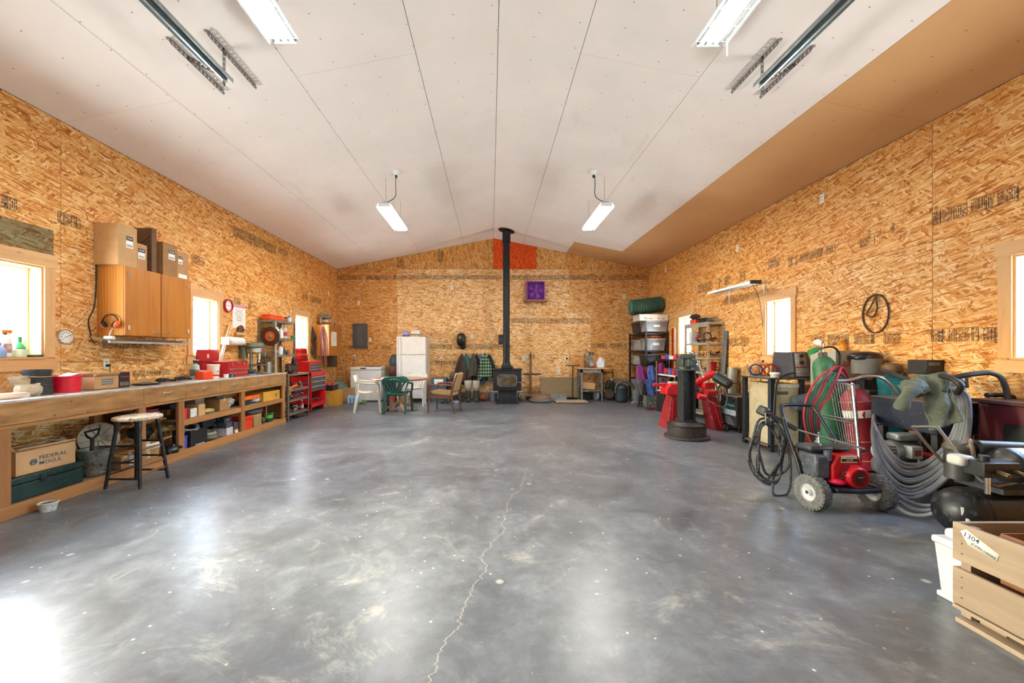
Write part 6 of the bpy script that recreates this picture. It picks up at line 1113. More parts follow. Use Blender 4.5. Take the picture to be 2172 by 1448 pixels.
T = thing('white_carton', 'white carton with handwritten letters on the rack top', 'box', (4.1, 10.2, 2.104)); part(B().box(3.72, 4.44, 9.96, 10.42, 2.104, 2.255), 'carton_body', M('d9cfbc', .7), T, bevel=.003); [lettering(s_, .075, frame((x_, 9.957, 2.16), (1, 0, 0), (0, 0, 1)), M('3d4a3a', .7), T, 'marker_letters') for s_, x_ in (('Ra', 3.88), ('Ri', 4.2))]; [part(B().tube([(x_+.008*i, 9.956, 2.155+.018*math.sin(i*2.3+x_*9)) for i in range(14)], .003, 4), 'marker_scrawl', M('3d4a3a', .7), T) for x_ in (3.94, 4.25)]; part(B().box(3.71, 4.45, 9.95, 10.43, 2.235, 2.262), 'carton_lid', M('cfc4ae', .7), T)
FOAM = M('3c5a48', .85, var=.12); T = thing('foam_roll', 'rolled green ribbed foam pad on top of the rack', 'foam roll', (4.0, 10.3, 2.263)); c = Vector((3.62, 10.3, 2.46)); e = Vector((4.43, 10.35, 2.56))
def fr_(k): return .155+.03*k
b = B(); pts = [c.lerp(e, i/60) for i in range(61)]; b.tube(pts, lambda q: (.19+.018*math.sin(q*150)), 24); part(b, 'ribbed_roll', FOAM, T)
sp_ = [c+Vector((-.012-.0*k, math.cos(k*.35)*(.17-.0022*k), math.sin(k*.35)*(.17-.0022*k))) for k in range(62)]; part(B().tube(sp_, .014, 6), 'spiral_edge', M('5a7a66', .85), T)
solo(B().ell((4.2, 10.15, 2.285), (.16, .12, .022), 14, 7, .2, 2), 'tan_cloth', M('c8862c', .8), 'tan cloth tucked under the foam roll', 'cloth')
# folded camp chairs in front of the rack
def camp_chair(c, m1, m2, label, seed, h=.95):
    T = thing('folded_camp_chair', label, 'camp chair', (*c, 0), group='folded camp chairs'); rnd = random.Random(seed); x, y = c
    for k in range(4): part(B().cyl((x+rnd.uniform(-.06, .06), y+rnd.uniform(-.05, .05), 0), (x+rnd.uniform(-.1, .1), y+rnd.uniform(-.05, .05), h*.9), .011, n=8), 'frame_tube', DKR, T)
    b = B()
    def fn(u, v):
        a = 2*math.pi*u; r = (.06+.05*v)*(1+.28*math.sin(a*4+seed+v)+.2*math.sin(a*7+v*5)); return Vector((x+.02*math.sin(v*4+seed)+math.cos(a)*r*1.3, y+math.sin(a)*r, h*(.30+.4*v)))
    part(b.grid(fn, 26, 8), 'seat_cloth', m2, T, ang=60); b = B(); part(b.grid(lambda u, v: Vector((x+.03*math.sin(v*3+seed)+math.cos(2*math.pi*u)*.115*(1+.22*math.sin(2*math.pi*u*5+seed+v*2))*(1-.45*v*v), y+math.sin(2*math.pi*u)*.08*(1+.22*math.sin(2*math.pi*u*5+seed))*(1-.4*v), h*(.62+.40*v+.03*math.sin(2*math.pi*u*2+seed)*(1-v)))), 24, 6), 'back_cloth', m1, T, ang=60)
    part(B().ell((x+.03*math.sin(3+seed), y, h*1.02), (.065, .05, .03), 14, 6, .3, seed), 'top_fold', m1, T); return T
PU, BLc, GRc = M('7a2a72', .8, var=.15), M('3c5a9a', .8, var=.15), M('5f5a60', .8, var=.2)
camp_chair((3.61, 9.64), PU, GRc, 'purple and grey folded camp chair, leftmost before the rack', 1); camp_chair((3.88, 9.58), BLc, BLc, 'blue folded camp chair before the rack', 2); camp_chair((4.13, 9.62), PU, M('8a8a98', .8), 'purple folded camp chair, rightmost before the rack', 3, 1.02)
solo(B().cb((3.80, 9.72, .85), (.06, .05, .2)), 'red_strap', RED, 'red strap bundle between the folded camp chairs', 'strap', bevel=.015); solo(B().cyl((3.93, 9.42, .0), (3.97, 9.55, 1.1), .014, n=8), 'shovel_shaft', FIR_Z, 'wooden tool handle standing between the camp chairs', 'handle')
T = thing('wheeled_crate', 'scuffed grey wheeled crate beside the black cabinet', 'crate', (3.62, 9.1, 0)); part(B().open_box(3.52, 3.72, 9.0, 9.2, .06, .32, .01), 'crate_body', M('4c5050', .7, wear='9a9c98', wa=.4), T)
for s in (-1, 1): part(B().cyl((3.62+s*.08, 9.0, .035), (3.62+s*.08, 9.03, .035), .035, n=14), 'wheel', M('7a2020', .5), T)
T = thing('black_cabinet', 'black box cabinet standing before the rack', 'cabinet', (3.86, 8.85, 0)); part(B().box(3.74, 4.0, 8.62, 9.0, 0, .44), 'cabinet_body', M('1c1c1f', .5), T, bevel=.006); part(B().box(3.738, 3.742, 8.65, 8.97, .03, .41), 'door', M('232326', .45), T)
carton((3.98, 8.45, 0), (.26, .26, .34), 'brown box with a small window behind the bandsaw', M('5a3526', .6), tape=False); 
# boards and wall shelves between the racks
for i, (u, z1, m, w) in enumerate(((1426, 1.9, RED, .03), (1431.5, 1.9, M('d8c8a8', .7), .06))):
    q = RWp(u, 745, XR-.05); solo(B().box(XR-.06, XR-.03, q.y-w/2, q.y+w/2, .0, z1), 'upright_board', m, ['thin red board standing against the right wall', 'pale board standing beside the red one'][i], 'board')
T = thing('wall_shelf', 'three-tier shelf of small parts between the two racks', 'shelf', (4.3, 9.2, 0))
for zz, x0 in ((1.15, 4.1), (.80, 4.0), (.42, 3.95)): part(B().box(x0, XR-.002, 8.56, 9.86, zz-.03, zz), 'shelf_board', DKR if zz > 1 else WHITE, T, bevel=.003)
for y in (8.58, 9.82): part(B().box(XR-.05, XR-.01, y-.02, y+.02, 0, 1.15), 'upright', DKR, T); part(B().box(3.98, 4.02, y-.02, y+.02, 0, .8), 'upright', DKR, T)
cols = [('3a4aa8', 'blue'), ('c8201c', 'red'), ('e4e0d8', 'white'), ('2c3a8a', 'navy'), ('b81c24', 'dark red')]
for k in range(5): solo(B().cyl((4.17, 8.75+k*.22, 1.151), (4.17, 8.75+k*.22, 1.151+.08+.03*(k % 2)), .055, n=16), 'parts_jar', M(cols[k][0], .4), cols[k][1]+' plastic parts jar on the wall shelf top', 'jar', 'parts jars on the wall shelf')
for k in range(4): solo(B().cyl((4.08, 8.72+k*.2, .872), (4.40, 8.72+k*.22, .88), .07, n=14), 'strap_roll', M(['3f4fb0', 'c8201c', '5060b8', 'b82020', '4050a8'][k], .7, var=.25, sc=40), ['blue', 'red', 'pale blue', 'dark red', 'navy'][k]+' rolled tie-down strap on the middle wall shelf', 'strap', 'tie-down straps')
for k in range(3): solo(B().box(4.0, 4.3, 8.62+k*.3, 8.84+k*.3, .421, .421+.17), 'parts_bin', M(['c81e1e', 'd02a20', 'e0dcd4', 'c02020'][k], .4), ['red', 'bright red', 'white', 'dark red'][k]+' parts bin on the bottom wall shelf', 'bin', 'parts bins', bevel=.01)
# ---------------- silver rack by the far right window ----------------
SV = M('b9bab4', .4, .6, var=.12, sc=8)
S2 = shelf_unit('steel_shelf', 'silver steel shelf of hand tools beside the right wall', 4.14, XR-.004, 7.60, 8.49, 0, 1.9, (.12, .5, .93, 1.215, 1.5, 1.895), SV, .04)
part(B().box(4.135, 4.14, 7.6, 8.49, 1.81, 1.9), 'top_fascia', SV, S2)
T = thing('chainsaw', 'black and orange chainsaw on the silver shelf top', 'chainsaw', (4.26, 8.3, 1.896)); part(B().box(4.2, 4.32, 8.2, 8.42, 1.9, 2.0), 'motor_housing', M('d8441c', .4), T, bevel=.02); part(B().ell((4.22, 8.25, 2.05), (.05, .2, .05), 14, 8, .2, 2), 'top_cover', BLK, T)
T = thing('cord_heap', 'heap of black cords on the silver shelf top', 'cords', (4.28, 8.0, 1.896)); b = B(); coil(b, (4.28, 8.0, 1.95), .1, .014, (0, 0, 1), 4, .3, 5); part(b, 'cord', CORD, T)
T = thing('angle_grinder', 'grey angle grinder lying on the silver shelf top', 'grinder', (4.3, 7.78, 1.896)); part(B().cyl((4.3, 7.66, 1.95), (4.3, 7.92, 1.95), .045, .035, n=16), 'motor_body', M('4a4c4c', .5), T); part(B().cyl((4.3, 7.6, 1.95), (4.3, 7.66, 1.95), .05, n=16), 'gear_head', STEEL, T)
pal2 = [STEEL, DKST, M('7a5a38', .7), M('c03020', .5), M('8d8d86', .6)]
for i, (zz, n, lb) in enumerate(((1.501, 40, 'heap of small tools on the upper silver shelf'), (1.216, 46, 'heap of clamps and tools on the middle silver shelf'), (.931, 40, 'heap of parts on the lower silver shelf'), (.501, 40, 'heap of dark parts near the bottom of the silver shelf'))): clutter((4.29, 8.05, zz), (.24, .78, .09), lb, pal2, n, i+41)
solo(B().ell((4.2, 8.1, 1.63), .035, 12, 8), 'red_ball', RED, 'red ball knob among tools on the silver shelf', 'knob'); solo(B().cb((4.2, 7.72, 1.62), (.03, .1, .26)), 'wood_block', FIR_Z, 'upright wood block on the silver shelf', 'wood', bevel=.004)
for k in range(3): b = B().torus((4.19, 7.72+k*.1, 1.29), .045, .012, (1, 0, 0), 16, 6, 0, 4.2); solo(b, 'yellow_clamp', M('e0a21c', .4), ['left', 'middle', 'right'][2-k]+' yellow C-shaped clamp on the silver shelf', 'clamp', 'yellow clamps')
tub((4.3, 7.74, .931), .2, .07, .08, M('b81c2c', .4), 'red metal can on the lower silver shelf', name='red_can', cat='can', handle=True)
solo(B().box(4.16, 4.3, 8.25, 8.35, 1.50, 1.74), 'parts_tower', M('c8ccd0', .4), 'white box of small drawers at the end of the silver shelf', 'box', bevel=.004)
a, c = RWp(1540, 700, XR-.03), Vector((4.22, 7.35, 0)); solo(B().beam((XR-.02, 7.54, 1.72), (4.33, 7.54, .0), .13, .012, (1, 0, 0)), 'steel_strip', M('7a8690', .45, .5), 'long grey steel strip leaning at the silver shelf', 'strip'); solo(B().beam((4.28, 7.55, .95), (4.10, 7.55, .0), .05, .02, (1, 0, 0)), 'green_strip', M('6a9a7a', .5), 'narrow green board leaning at the silver shelf', 'board')
solo(B().torus((4.13, 7.6, 1.62), .07, .012, (.1, 1, 0), 20, 6), 'c_clamp', DKST, 'dark C-clamp hanging on the silver shelf post', 'clamp')
# wall light on the right with its cord
T = thing('wall_light', 'white two-tube strip light on brackets on the right wall', 'light fixture', (4.2, 6.97, 2.40)); part(B().prism([(4.12, 2.41), (4.15, 2.45), (4.25, 2.45), (4.28, 2.41), (4.285, 2.413), (4.255, 2.458), (4.145, 2.458), (4.115, 2.413)], 6.33, 7.6, 'y'), 'reflector', WHITE, T)
for k in (-1, 1): part(B().cyl((4.2+k*.04, 6.36, 2.43), (4.2+k*.04, 7.57, 2.43), .013, n=10), 'tube', M('f4f4f0', .3, var=.02), T)
part(B().box(4.12, 4.28, 6.3, 6.335, 2.405, 2.46), 'end_cap', DKST, T)
for y in (6.5, 7.45): o = part(B().box(4.15, XR, y-.01, y+.01, 2.458, 2.478), 'bracket_arm', WHITE, T); part(B().box(XR-.014, XR, y-.012, y+.012, 2.22, 2.478), 'bracket_plate', WHITE, T)
part(B().tube([(4.22, 6.42, 2.41), (4.35, 6.45, 2.15), (XR-.012, 6.52, 1.7), (XR-.012, 6.56, 1.25), (XR-.012, 6.6, .9), (XR-.03, 6.3, .45)], .005, 6, sm=6), 'cord', CORD, T)
# drive belt on the right wall
cy, cz = 4.614, 1.327-(665-CY)/F*4.614; T = thing('drive_belt', 'large brown drive belt looped over a nail on the right wall', 'belt', (XR-.02, cy, cz-.23)); part(B().tube([(XR-.014, cy+.155*math.sin(k*math.pi/20), cz-.22*math.cos(k*math.pi/20)) for k in range(40)], .009, 6, closed=True), 'belt_loop', M('4a3a2c', .7), T); part(B().tube([(XR-.02, cy-.02, cz+.22), (XR-.03, cy+.03, cz+.1), (XR-.02, cy+.1, cz-.0), (XR-.02, cy+.02, cz-.03), (XR-.03, cy-.04, cz+.06), (XR-.03, cy-.02, cz+.2)], .009, 6, sm=5), 'belt_fold', M('54422f', .7), T); part(B().cyl((XR, cy-.01, cz+.225), (XR-.06, cy-.01, cz+.23), .004, n=6), 'nail', STEEL, T)
# ---------------- band saw ----------------
T = thing('band_saw', 'red horizontal metal-cutting band saw on splayed sheet legs', 'band saw', (3.45, 7.0, 0)); BS = M('c21820', .38, var=.1); BSD = M('8e1620', .45, var=.15, wear='c8a0a0', wa=.12)
def leg_panel(xt0, xt1, xb0, xb1, zt, y0, y1, m):
    b = B().add([(xb0, y0, 0), (xb1, y0, 0), (xb1, y1, 0), (xb0, y1, 0), (xt0, y0+.08, zt), (xt1, y0+.08, zt), (xt1, y1-.08, zt), (xt0, y1-.08, zt)], [(0, 3, 2, 1), (4, 5, 6, 7), (0, 1, 5, 4), (1, 2, 6, 5), (2, 3, 7, 6), (3, 0, 4, 7)]); return part(b, 'leg', m, T, bevel=.006)
leg_panel(3.14, 3.30, 3.03, 3.20, .58, 6.82, 7.22, BSD); leg_panel(3.68, 3.86, 3.80, 3.965, .55, 6.72, 7.06, BSD)
for xa, xb_, yy, zz in ((3.06, 3.17, 6.815, .4), (3.86, 3.97, 6.715, .3)): part(B().beam((xa+.04, yy+.004, .03), (xa+(.09 if xa < 3.5 else -.09), yy+.066, .52), .012, .02, (0, -1, 0)), 'leg_rib', BS, T)
part(B().box(3.1, 3.9, 6.9, 7.1, .56, .63), 'saw_bed', BSD, T, bevel=.008); part(B().box(3.2, 3.85, 6.98, 7.02, .18, .22), 'stretcher', RUST, T)
part(B().prism([(3.03, .58), (3.34, .58), (3.34, .68), (3.30, .77), (3.10, .77), (3.03, .68)], 6.86, 7.14, 'y'), 'idler_wheel_cover', BS, T, bevel=.012); part(B().box(3.13, 3.27, 6.95, 7.06, .77, .80), 'tension_block', M('b8b4a0', .5), T, bevel=.004)
part(B().beam((2.86, 7.02, .745), (3.72, 7.02, .735), .06, .05), 'saw_bow', BS, T, bevel=.008); part(B().beam((3.60, 7.0, .78), (3.92, 6.98, .96), .12, .10), 'drive_wheel_cover', BS, T, bevel=.03); part(B().box(3.68, 3.86, 6.85, 7.05, .68, .79), 'gear_box', BS, T, bevel=.01); part(B().cb((3.77, 6.90, .795), (.13, .09, .006), (R(0), 0, 0)), 'instruction_plate', M('d8b8a8', .5), T); part(B().box(3.69, 3.86, 6.78, 7.0, .58, .655), 'chip_tray', BS, T, bevel=.008)
part(B().cyl((3.87, 6.85, .90), (3.98, 6.66, .78), .085, n=24), 'motor', M('2c3436', .4, .5), T); part(B().cyl((3.975, 6.67, .784), (3.99, 6.645, .77), .075, n=24), 'motor_cap', BLK, T)
part(B().tube([(3.9, 6.66, .74), (3.95, 6.66, .55), (3.9, 6.68, .40), (3.7, 6.7, .48), (3.64, 6.8, .6)], .006, 6, sm=6), 'cord', M('8a8478', .6), T)
part(B().box(3.42, 3.62, 6.9, 7.06, .63, .70), 'work_vise', M('4a4c4e', .4, .6), T, bevel=.006); part(B().cyl((3.5, 6.72, .58), (3.62, 6.72, .55), .05, n=18), 'hand_wheel', M('c8202c', .4), T)
# ---------------- vise on wheel-rim stand ----------------
vx, vy = 3.03, 6.17; T = thing('vise_stand', 'heavy vise stand of steel I-beam on a truck wheel rim', 'vise stand', (vx, vy, 0)); RM = M('3d3330', .55, .4, var=.3, sc=10, wear='6a6460', wa=.15); IB = M('35383a', .5, .5, var=.35, sc=30, wear='6c6c68', wa=.25)
part(B().lathe([(.30, .0), (.325, .012), (.32, .035), (.275, .05), (.272, .19), (.285, .20), (.285, .215), (.26, .21), (.25, .19), (.19, .235), (.15, .25), (0, .25)], (vx, vy, 0), 48), 'wheel_rim', RM, T)
for k in range(5):
    a = k*2*math.pi/5+.3; part(B().lathe([(0, .004), (.032, .004), (.036, .001)], (vx+.185*math.cos(a), vy+.185*math.sin(a), .237), 14, (math.cos(a)*.5, math.sin(a)*.5, .8)), 'hand_hole', BLK, T)
part(B().box(vx-.13, vx+.11, vy-.12, vy+.12, .25, .265), 'base_plate', IB, T, bevel=.003)
part(B().box(vx-.085, vx+.085, vy-.115, vy-.1, .285, 1.04).box(vx-.085, vx+.085, vy+.1, vy+.115, .285, 1.04).box(vx-.007, vx+.007, vy-.1, vy+.1, .285, 1.04) if False else B().box(vx-.092, vx-.077, vy-.1, vy+.1, .285, 1.04).box(vx+.077, vx+.092, vy-.1, vy+.1, .285, 1.04).box(vx-.077, vx+.077, vy-.007, vy+.007, .285, 1.04), 'i_beam', IB, T); part(B().box(vx-.1, vx+.1, vy-.1, vy+.1, .265, .287), 'weld_foot', IB, T, bevel=.004)
part(B().prism([(vx-.16, vy-.15), (vx+.12, vy-.15), (vx+.16, vy), (vx+.12, vy+.15), (vx-.16, vy+.15)], 1.04, 1.058), 'top_plate', M('4c5450', .5, .4), T)
VS = M('46524f', .45, .4, var=.25, sc=22, wear='6a746e', wa=.15)
part(B().lathe([(.1, 0), (.1, .03), (.075, .05)], (vx-.01, vy, 1.058), 24), 'swivel_base', VS, T); part(B().cb((vx-.02, vy+.04, 1.16), (.15, .22, .13)), 'vise_body', VS, T, bevel=.02); part(B().cb((vx+.01, vy-.12, 1.15), (.14, .12, .12)), 'moving_jaw', VS, T, bevel=.015); part(B().cb((vx-.0, vy+.0, 1.25), (.2, .05, .07)), 'fixed_jaw', VS, T, bevel=.006); part(B().cb((vx+.0, vy-.07, 1.25), (.2, .04, .065)), 'jaw_plate', VS, T, bevel=.006)
part(B().cyl((vx+.07, vy-.2, 1.14), (vx+.07, vy-.15, 1.14), .02, n=12), 'screw', CHROME, T); part(B().cyl((vx+.08, vy-.2, 1.17), (vx+.14, vy-.22, .95), .011, n=10).ell((vx+.08, vy-.2, 1.175), .02, 10, 6).ell((vx+.14, vy-.22, .945), .016, 10, 6), 'handle', CHROME, T)
# rusty barrel of offcuts, caster cart
T = thing('rusty_barrel', 'short rusty steel barrel of offcuts behind the welder', 'barrel', (4.2, 7.29, 0)); part(B().lathe([(.2, 0), (.21, .02), (.205, .2), (.215, .22), (.205, .24), (.21, .43), (.2, .44), (.195, .4), (.19, .02), (0, .02)], (4.2, 7.29, .0), 30), 'barrel_body', RUST, T)
for k in range(7): rnd = random.Random(k); solo(B().cyl((4.2+rnd.uniform(-.08, .08), 7.29+rnd.uniform(-.08, .08), .03), (4.2+rnd.uniform(-.16, .16), 7.29+rnd.uniform(-.12, .12), rnd.uniform(.55, .8)), .012, n=8), 'steel_offcut', STEEL, 'steel rod offcut standing in the rusty barrel', 'rod', 'rods in the rusty barrel')
clutter((4.08, 7.02, .0), (.12, .08, .14), 'tangle of dark scrap beside the barrel', [DKST, STEEL, RUB], 30, 61, 'scrap_tangle', 'scrap')
T = thing('caster_wheel', 'small caster wheel on the floor by the band saw leg', 'wheel', (3.93, 6.66, 0)); part(B().lathe([(.015, -.014), (.05, -.016), (.056, 0), (.05, .016), (.015, .014)], (3.93, 6.66, .056), 20, (-.3, 1, 0)), 'tyre', RUB, T); part(B().cyl((3.925, 6.64, .056), (3.935, 6.68, .056), .025, n=12), 'hub', STEEL, T)
# ---------------- black MIG welder ----------------
T = thing('mig_welder', 'black wheeled welder with turquoise lettering on its front', 'welder', (4.16, 6.69, 0)); x0, x1, y0, y1 = 4.0, 4.32, 6.47, 6.93
part(B().box(x0, x1, y0, y1, .085, .58), 'case', M('17181a', .5, var=.3, wear='55565a', wa=.12), T, bevel=.006); part(B().box(x0-.004, x1+.004, y0-.004, y1+.004, .578, .59), 'top_sheet', M('6a655c', .6), T)
fp = part(B().box(x0-.004, x0, y0+.01, y1-.01, .10, .57), 'front_panel', M('23272c', .4, var=.2), T); TQ = M('28b8a0', .4); part(B().box(x0-.006, x0-.004, y0+.03, y1-.04, .27, .36), 'panel_strip', M('9fb0b8', .5, var=.3, sc=25), fp)
lettering('Eclipse', .06, frame((x0-.007, (y0+y1)/2-.04, .44), (0, -1, 0), (0, 0, 1)), TQ, fp, width=.24); lettering('200', .09, frame((x0-.007, (y0+y1)/2+.1, .35), (0, -1, 0), (0, 0, 1)), TQ, fp, width=.16)
for yy, zz in ((y0+.1, .52), (y1-.12, .53)): part(B().cyl((x0-.004, yy, zz), (x0-.02, yy, zz), .022, n=16), 'dial', BLK, fp)
for k in range(6): part(B().box(x0-.006, x0-.004, y0+.06+.02*k, y1-.1, .12+k*.022, .128+k*.022), 'louvre', M('8a949c', .5), fp)
part(B().tube([(x0+.08, y1-.05, .58), (x0+.08, y1-.05, .78), (x1-.02, y1-.05, .78), (x1-.02, y1-.05, .58)], .014, 8), 'push_handle', BLK, T)
for yy in (y0+.05,): part(B().lathe([(.03, -.025), (.075, -.028), (.085, 0), (.075, .028), (.03, .025)], (x1+.02, yy, .085), 26, (.2, 1, 0)), 'wheel', M('8d8878', .5), T); part(B().lathe([(.0, .03), (.04, .03), (.05, .026)], (x1+.02, yy-.002, .085), 20, (-.2, -1, 0)), 'hub', M('c8c2b0', .4), T)
for y_ in (y0+.02, y1-.1): part(B().cyl((x0+.05, y_, 0), (x0+.05, y_, .085), .012, n=8), 'foot', BLK, T)
b = B(); coil(b, (4.38, 6.72, .45), .17, .011, (1, .2, .2), 4, .12, 3); solo(b, 'welding_cable', M('4a4640', .7), 'coil of dark welding cable hung behind the black welder', 'cable')
solo(B().tube([(4.05, 6.9, .6), (4.2, 6.6, .61), (4.34, 6.55, .55), (4.39, 6.4, .3), (4.38, 6.3, .02)], .012, 8, sm=5), 'welding_cable', M('57534c', .7), 'thick cable running over the black welder top', 'cable')
b = B().lathe([(.085, 0), (.085, .62), (.078, .62), (.078, 0)], (4.28, 7.12, .42), 24, (.13, .1, .9), cap=False); solo(b, 'steel_pipe', M('8d908e', .5, .6), 'fat grey steel pipe standing behind the black welder', 'pipe'); solo(B().beam((4.3, 7.3, .9), (4.16, 7.18, .45), .10, .03, (1, 0, 0)), 'brown_plank', FIR_Z, 'dark plank leaning beside the steel pipe', 'plank'); solo(B().cyl((4.18, 7.38, .62), (4.28, 7.3, .88), .035, n=14), 'chrome_tube', CHROME, 'short shiny tube by the silver shelf', 'tube')
# ---------------- welding cart with beige cabinet ----------------
x0, x1, y0, y1, zt = 3.69, 4.36, 5.25, 5.85, .98; T = thing('welding_cart', 'dark steel welding cart table beneath the right middle window', 'cart', (4.0, 5.55, 0)); WC = M('2c333c', .5, .4, var=.15)
for x in (x0, 4.09):
    for y in (y0, y1-.06): part(B().box(x, x+.05, y, y+.06, 0, zt-.02), 'leg', WC, T, bevel=.003)
part(B().box(x0-.03, x1, y0-.02, y1+.02, zt-.02, zt), 'tabletop', M('55534e', .5, .5), T, bevel=.003); part(B().box(x0, 4.14, y0+.01, y1-.01, .06, .08), 'lower_deck', M('6a5040', .7), T)
T = thing('beige_cabinet', 'beige steel cabinet with rust marks under the welding cart', 'cabinet', (3.9, 5.56, .081)); BG = M('b8ab8c', .5, var=.1, wear='7a4a2c', wa=.12); part(B().box(3.745, 4.085, 5.28, 5.78, .082, .90), 'cabinet_body', BG, T, bevel=.006); part(B().box(3.77, 4.06, 5.275, 5.281, .3, .84), 'front_door', M('c2b698', .5, var=.08), T, bevel=.004); part(B().box(3.79, 3.93, 5.27, 5.276, .76, .80), 'name_plate', M('5a6464', .5), T); part(B().box(3.745, 4.085, 5.276, 5.282, .85, .9), 'white_strip', M('e4e0d8', .6, wear='6a5a48', wa=.3), T)
T = thing('blue_bucket', 'grey blue plastic bucket hung on the welding cart', 'bucket', (4.0, 5.16, .55)); part(B().lathe([(.09, 0), (.13, .24), (.125, .24), (.085, .01), (0, .01)], (3.90, 5.13, .66), 26, (1, -.1, .1)), 'bucket_body', M('4a5662', .5, var=.2), T)
# inverter welder on top
T = thing('inverter_welder', 'grey inverter welder with red stripes on the welding cart', 'welder', (4.2, 5.4, zt+.001)); IW = M('3c3f4c', .45, var=.1); wx0, wx1, wy0, wy1 = 4.03, 4.33, 5.3, 5.75; zb = zt+.001
part(B().add([(wx0, wy0, zb), (wx1, wy0, zb), (wx1, wy1, zb), (wx0, wy1, zb), (wx0+.05, wy0+.10, zb+.34), (wx1-.03, wy0+.10, zb+.34), (wx1-.03, wy1, zb+.34), (wx0+.05, wy1, zb+.34)], [(0, 3, 2, 1), (4, 5, 6, 7), (0, 1, 5, 4), (1, 2, 6, 5), (2, 3, 7, 6), (3, 0, 4, 7)]), 'case', IW, T, bevel=.012)
def wf(u, v): return Vector((wx0+.05*v+.02+(wx1-wx0-.08*v-.04)*u, wy0+.1*v-.004, zb+.34*v))
for u0, u1, v0, v1, m, nm in ((.05, .78, .42, .96, M('8d8e92', .4), 'control_panel'), (.05, .9, .70, .715, RED, 'red_stripe'), (.05, .8, .40, .44, REDP, 'red_stripe'), (.15, .35, .20, .23, RED, 'red_badge')):
    part(B().add([wf(u0, v0), wf(u1, v0), wf(u1, v1), wf(u0, v1)], [(0, 1, 2, 3)]), nm, m, T, solid=.004)
for k in range(6): part(B().add([wf(.05, .06+k*.055), wf(.8, .06+k*.055), wf(.8, .085+k*.055), wf(.05, .085+k*.055)], [(0, 1, 2, 3)]), 'vent_louvre', M('b4b6bc', .4), T, solid=.003)
for u, v in ((.5, .84), (.42, .58)): q = wf(u, v); part(B().cyl(q, q+Vector((0, -.025, .006)), .024, n=18), 'knob', BLK, T)
for k, (m, nm) in enumerate(((M('2f4a7a', .6), 'blue'), (M('d8701c', .6), 'orange'), (M('b8281c', .6), 'red'))):
    b = B(); coil(b, (3.74+k*.1, 5.62, zt+.09), .075, .009, (.4, 1, .1), 4, .1, k); solo(b, 'cable_coil', m, nm+' cable coil standing on the welding cart', 'cable', 'cable coils on the welding cart')
tub((3.82, 5.36, zt+.001), .055, .05, .052, M('c8c8c0', .4), 'small tin with white lid on the welding cart', name='small_tin', cat='tin', lid=WHITE)
solo(B().tube([(4.04, 5.29, 1.04), (3.9, 5.2, 1.04), (3.74, 5.19, .95), (3.70, 5.19, .7), (3.69, 5.19, .4)], .013, 8, sm=5), 'torch_lead', BLK, 'black torch lead hanging off the welding cart', 'cable')
# grey cabinet with red letters, hard hat, shields behind the gas cart
T = thing('grey_cabinet', 'pale grey steel box with red letters behind the gas cart', 'cabinet', (4.26, 5.0, 0)); part(B().box(4.17, XR-.004, 4.82, 5.2, .0, 1.34), 'cabinet_body', M('a9aca8', .5, .2, var=.08), T, bevel=.006); lettering('ART', .1, frame((4.33, 4.817, 1.17), (1, 0, 0), (0, 0, 1)), RED, T, width=.16)
T = thing('yellow_hose_reel', 'yellow coiled air hose behind the gas bottles', 'hose', (4.3, 5.05, 1.341)); part(B().torus((4.28, 5.02, 1.36), .15, .028, (.2, 1, 0), 24, 8, 0, math.pi), 'hose_arch', M('d8921c', .5), T); b = T.children[0]
T = thing('face_shield', 'clear face shield with black crown hung behind the gas cart', 'face shield', (4.26, 4.54, .9)); part(B().ell((4.26, 4.54, 1.26), (.16, .13, .07), 20, 9, sq=.8), 'crown', M('1a1c1e', .3), T); part(B().grid(lambda u, v: Vector((4.26+.155*math.cos(math.pi*(1+u)), 4.54+.14*math.sin(math.pi*(1+u)), 1.25-.17*v)), 16, 4), 'visor', glass('c8ccd0', .1, .35), T); part(B().box(4.24, 4.40, 4.52, 4.62, .9, 1.22), 'stand_block', DKST, T)
solo(B().box(4.22, 4.45, 4.45, 4.66, 0, .899), 'dark_bin', M('33363a', .6), 'dark bin behind the red gas cylinder', 'bin', bevel=.02)
T = tub((4.325, 4.30, .0), 1.06, .10, .11, M('1a8a98', .4), 'teal plastic drum behind the red gas cylinder', name='teal_drum', cat='drum', lid=M('12606c', .4))
solo(B().ell((4.33, 4.30, 1.142), (.08, .09, .065), 18, 9, sq=.8), 'tan_helmet', M('6a5238', .6), 'tan helmet on the teal drum lid', 'helmet'); solo(B().box(4.37, 4.455, 3.8, 4.17, 0, 1.09), 'tall_carton', CARD2, 'tall brown carton against the right wall', 'box', bevel=.004)
# ---------------- oxy-acetylene cart ----------------
def cyl_bottle(name, base, top, r, m, label, neck, lab=None):
    base = Vector(base); top = Vector(top); ax = (top-base).normalized(); L = (top-base).length; T = thing(name, label, 'gas cylinder', base)
    part(B().lathe([(r*.9, 0), (r, .02), (r, L-r*1.1), (r*.9, L-r*.6), (r*.6, L-r*.15), (r*.35, L)], base, 32, ax), 'cylinder_body', m, T); part(B().lathe([(r*.38, L), (r*.38, L+.04), (r*.3, L+.05)], base, 20, ax), 'neck_ring', neck, T); return T, ax, L
GRNC = M('2f6a48', .45, var=.15, sc=14, wear='8aa890', wa=.1); REDC = M('8e1a2c', .5, var=.12, wear='b87a78', wa=.1)
T, ax, L = cyl_bottle('oxygen_cylinder', (3.98, 4.62, .12), (3.885, 4.66, 1.27), .112, GRNC, 'tall green oxygen cylinder with a brass regulator', M('6a6054', .5, .5))
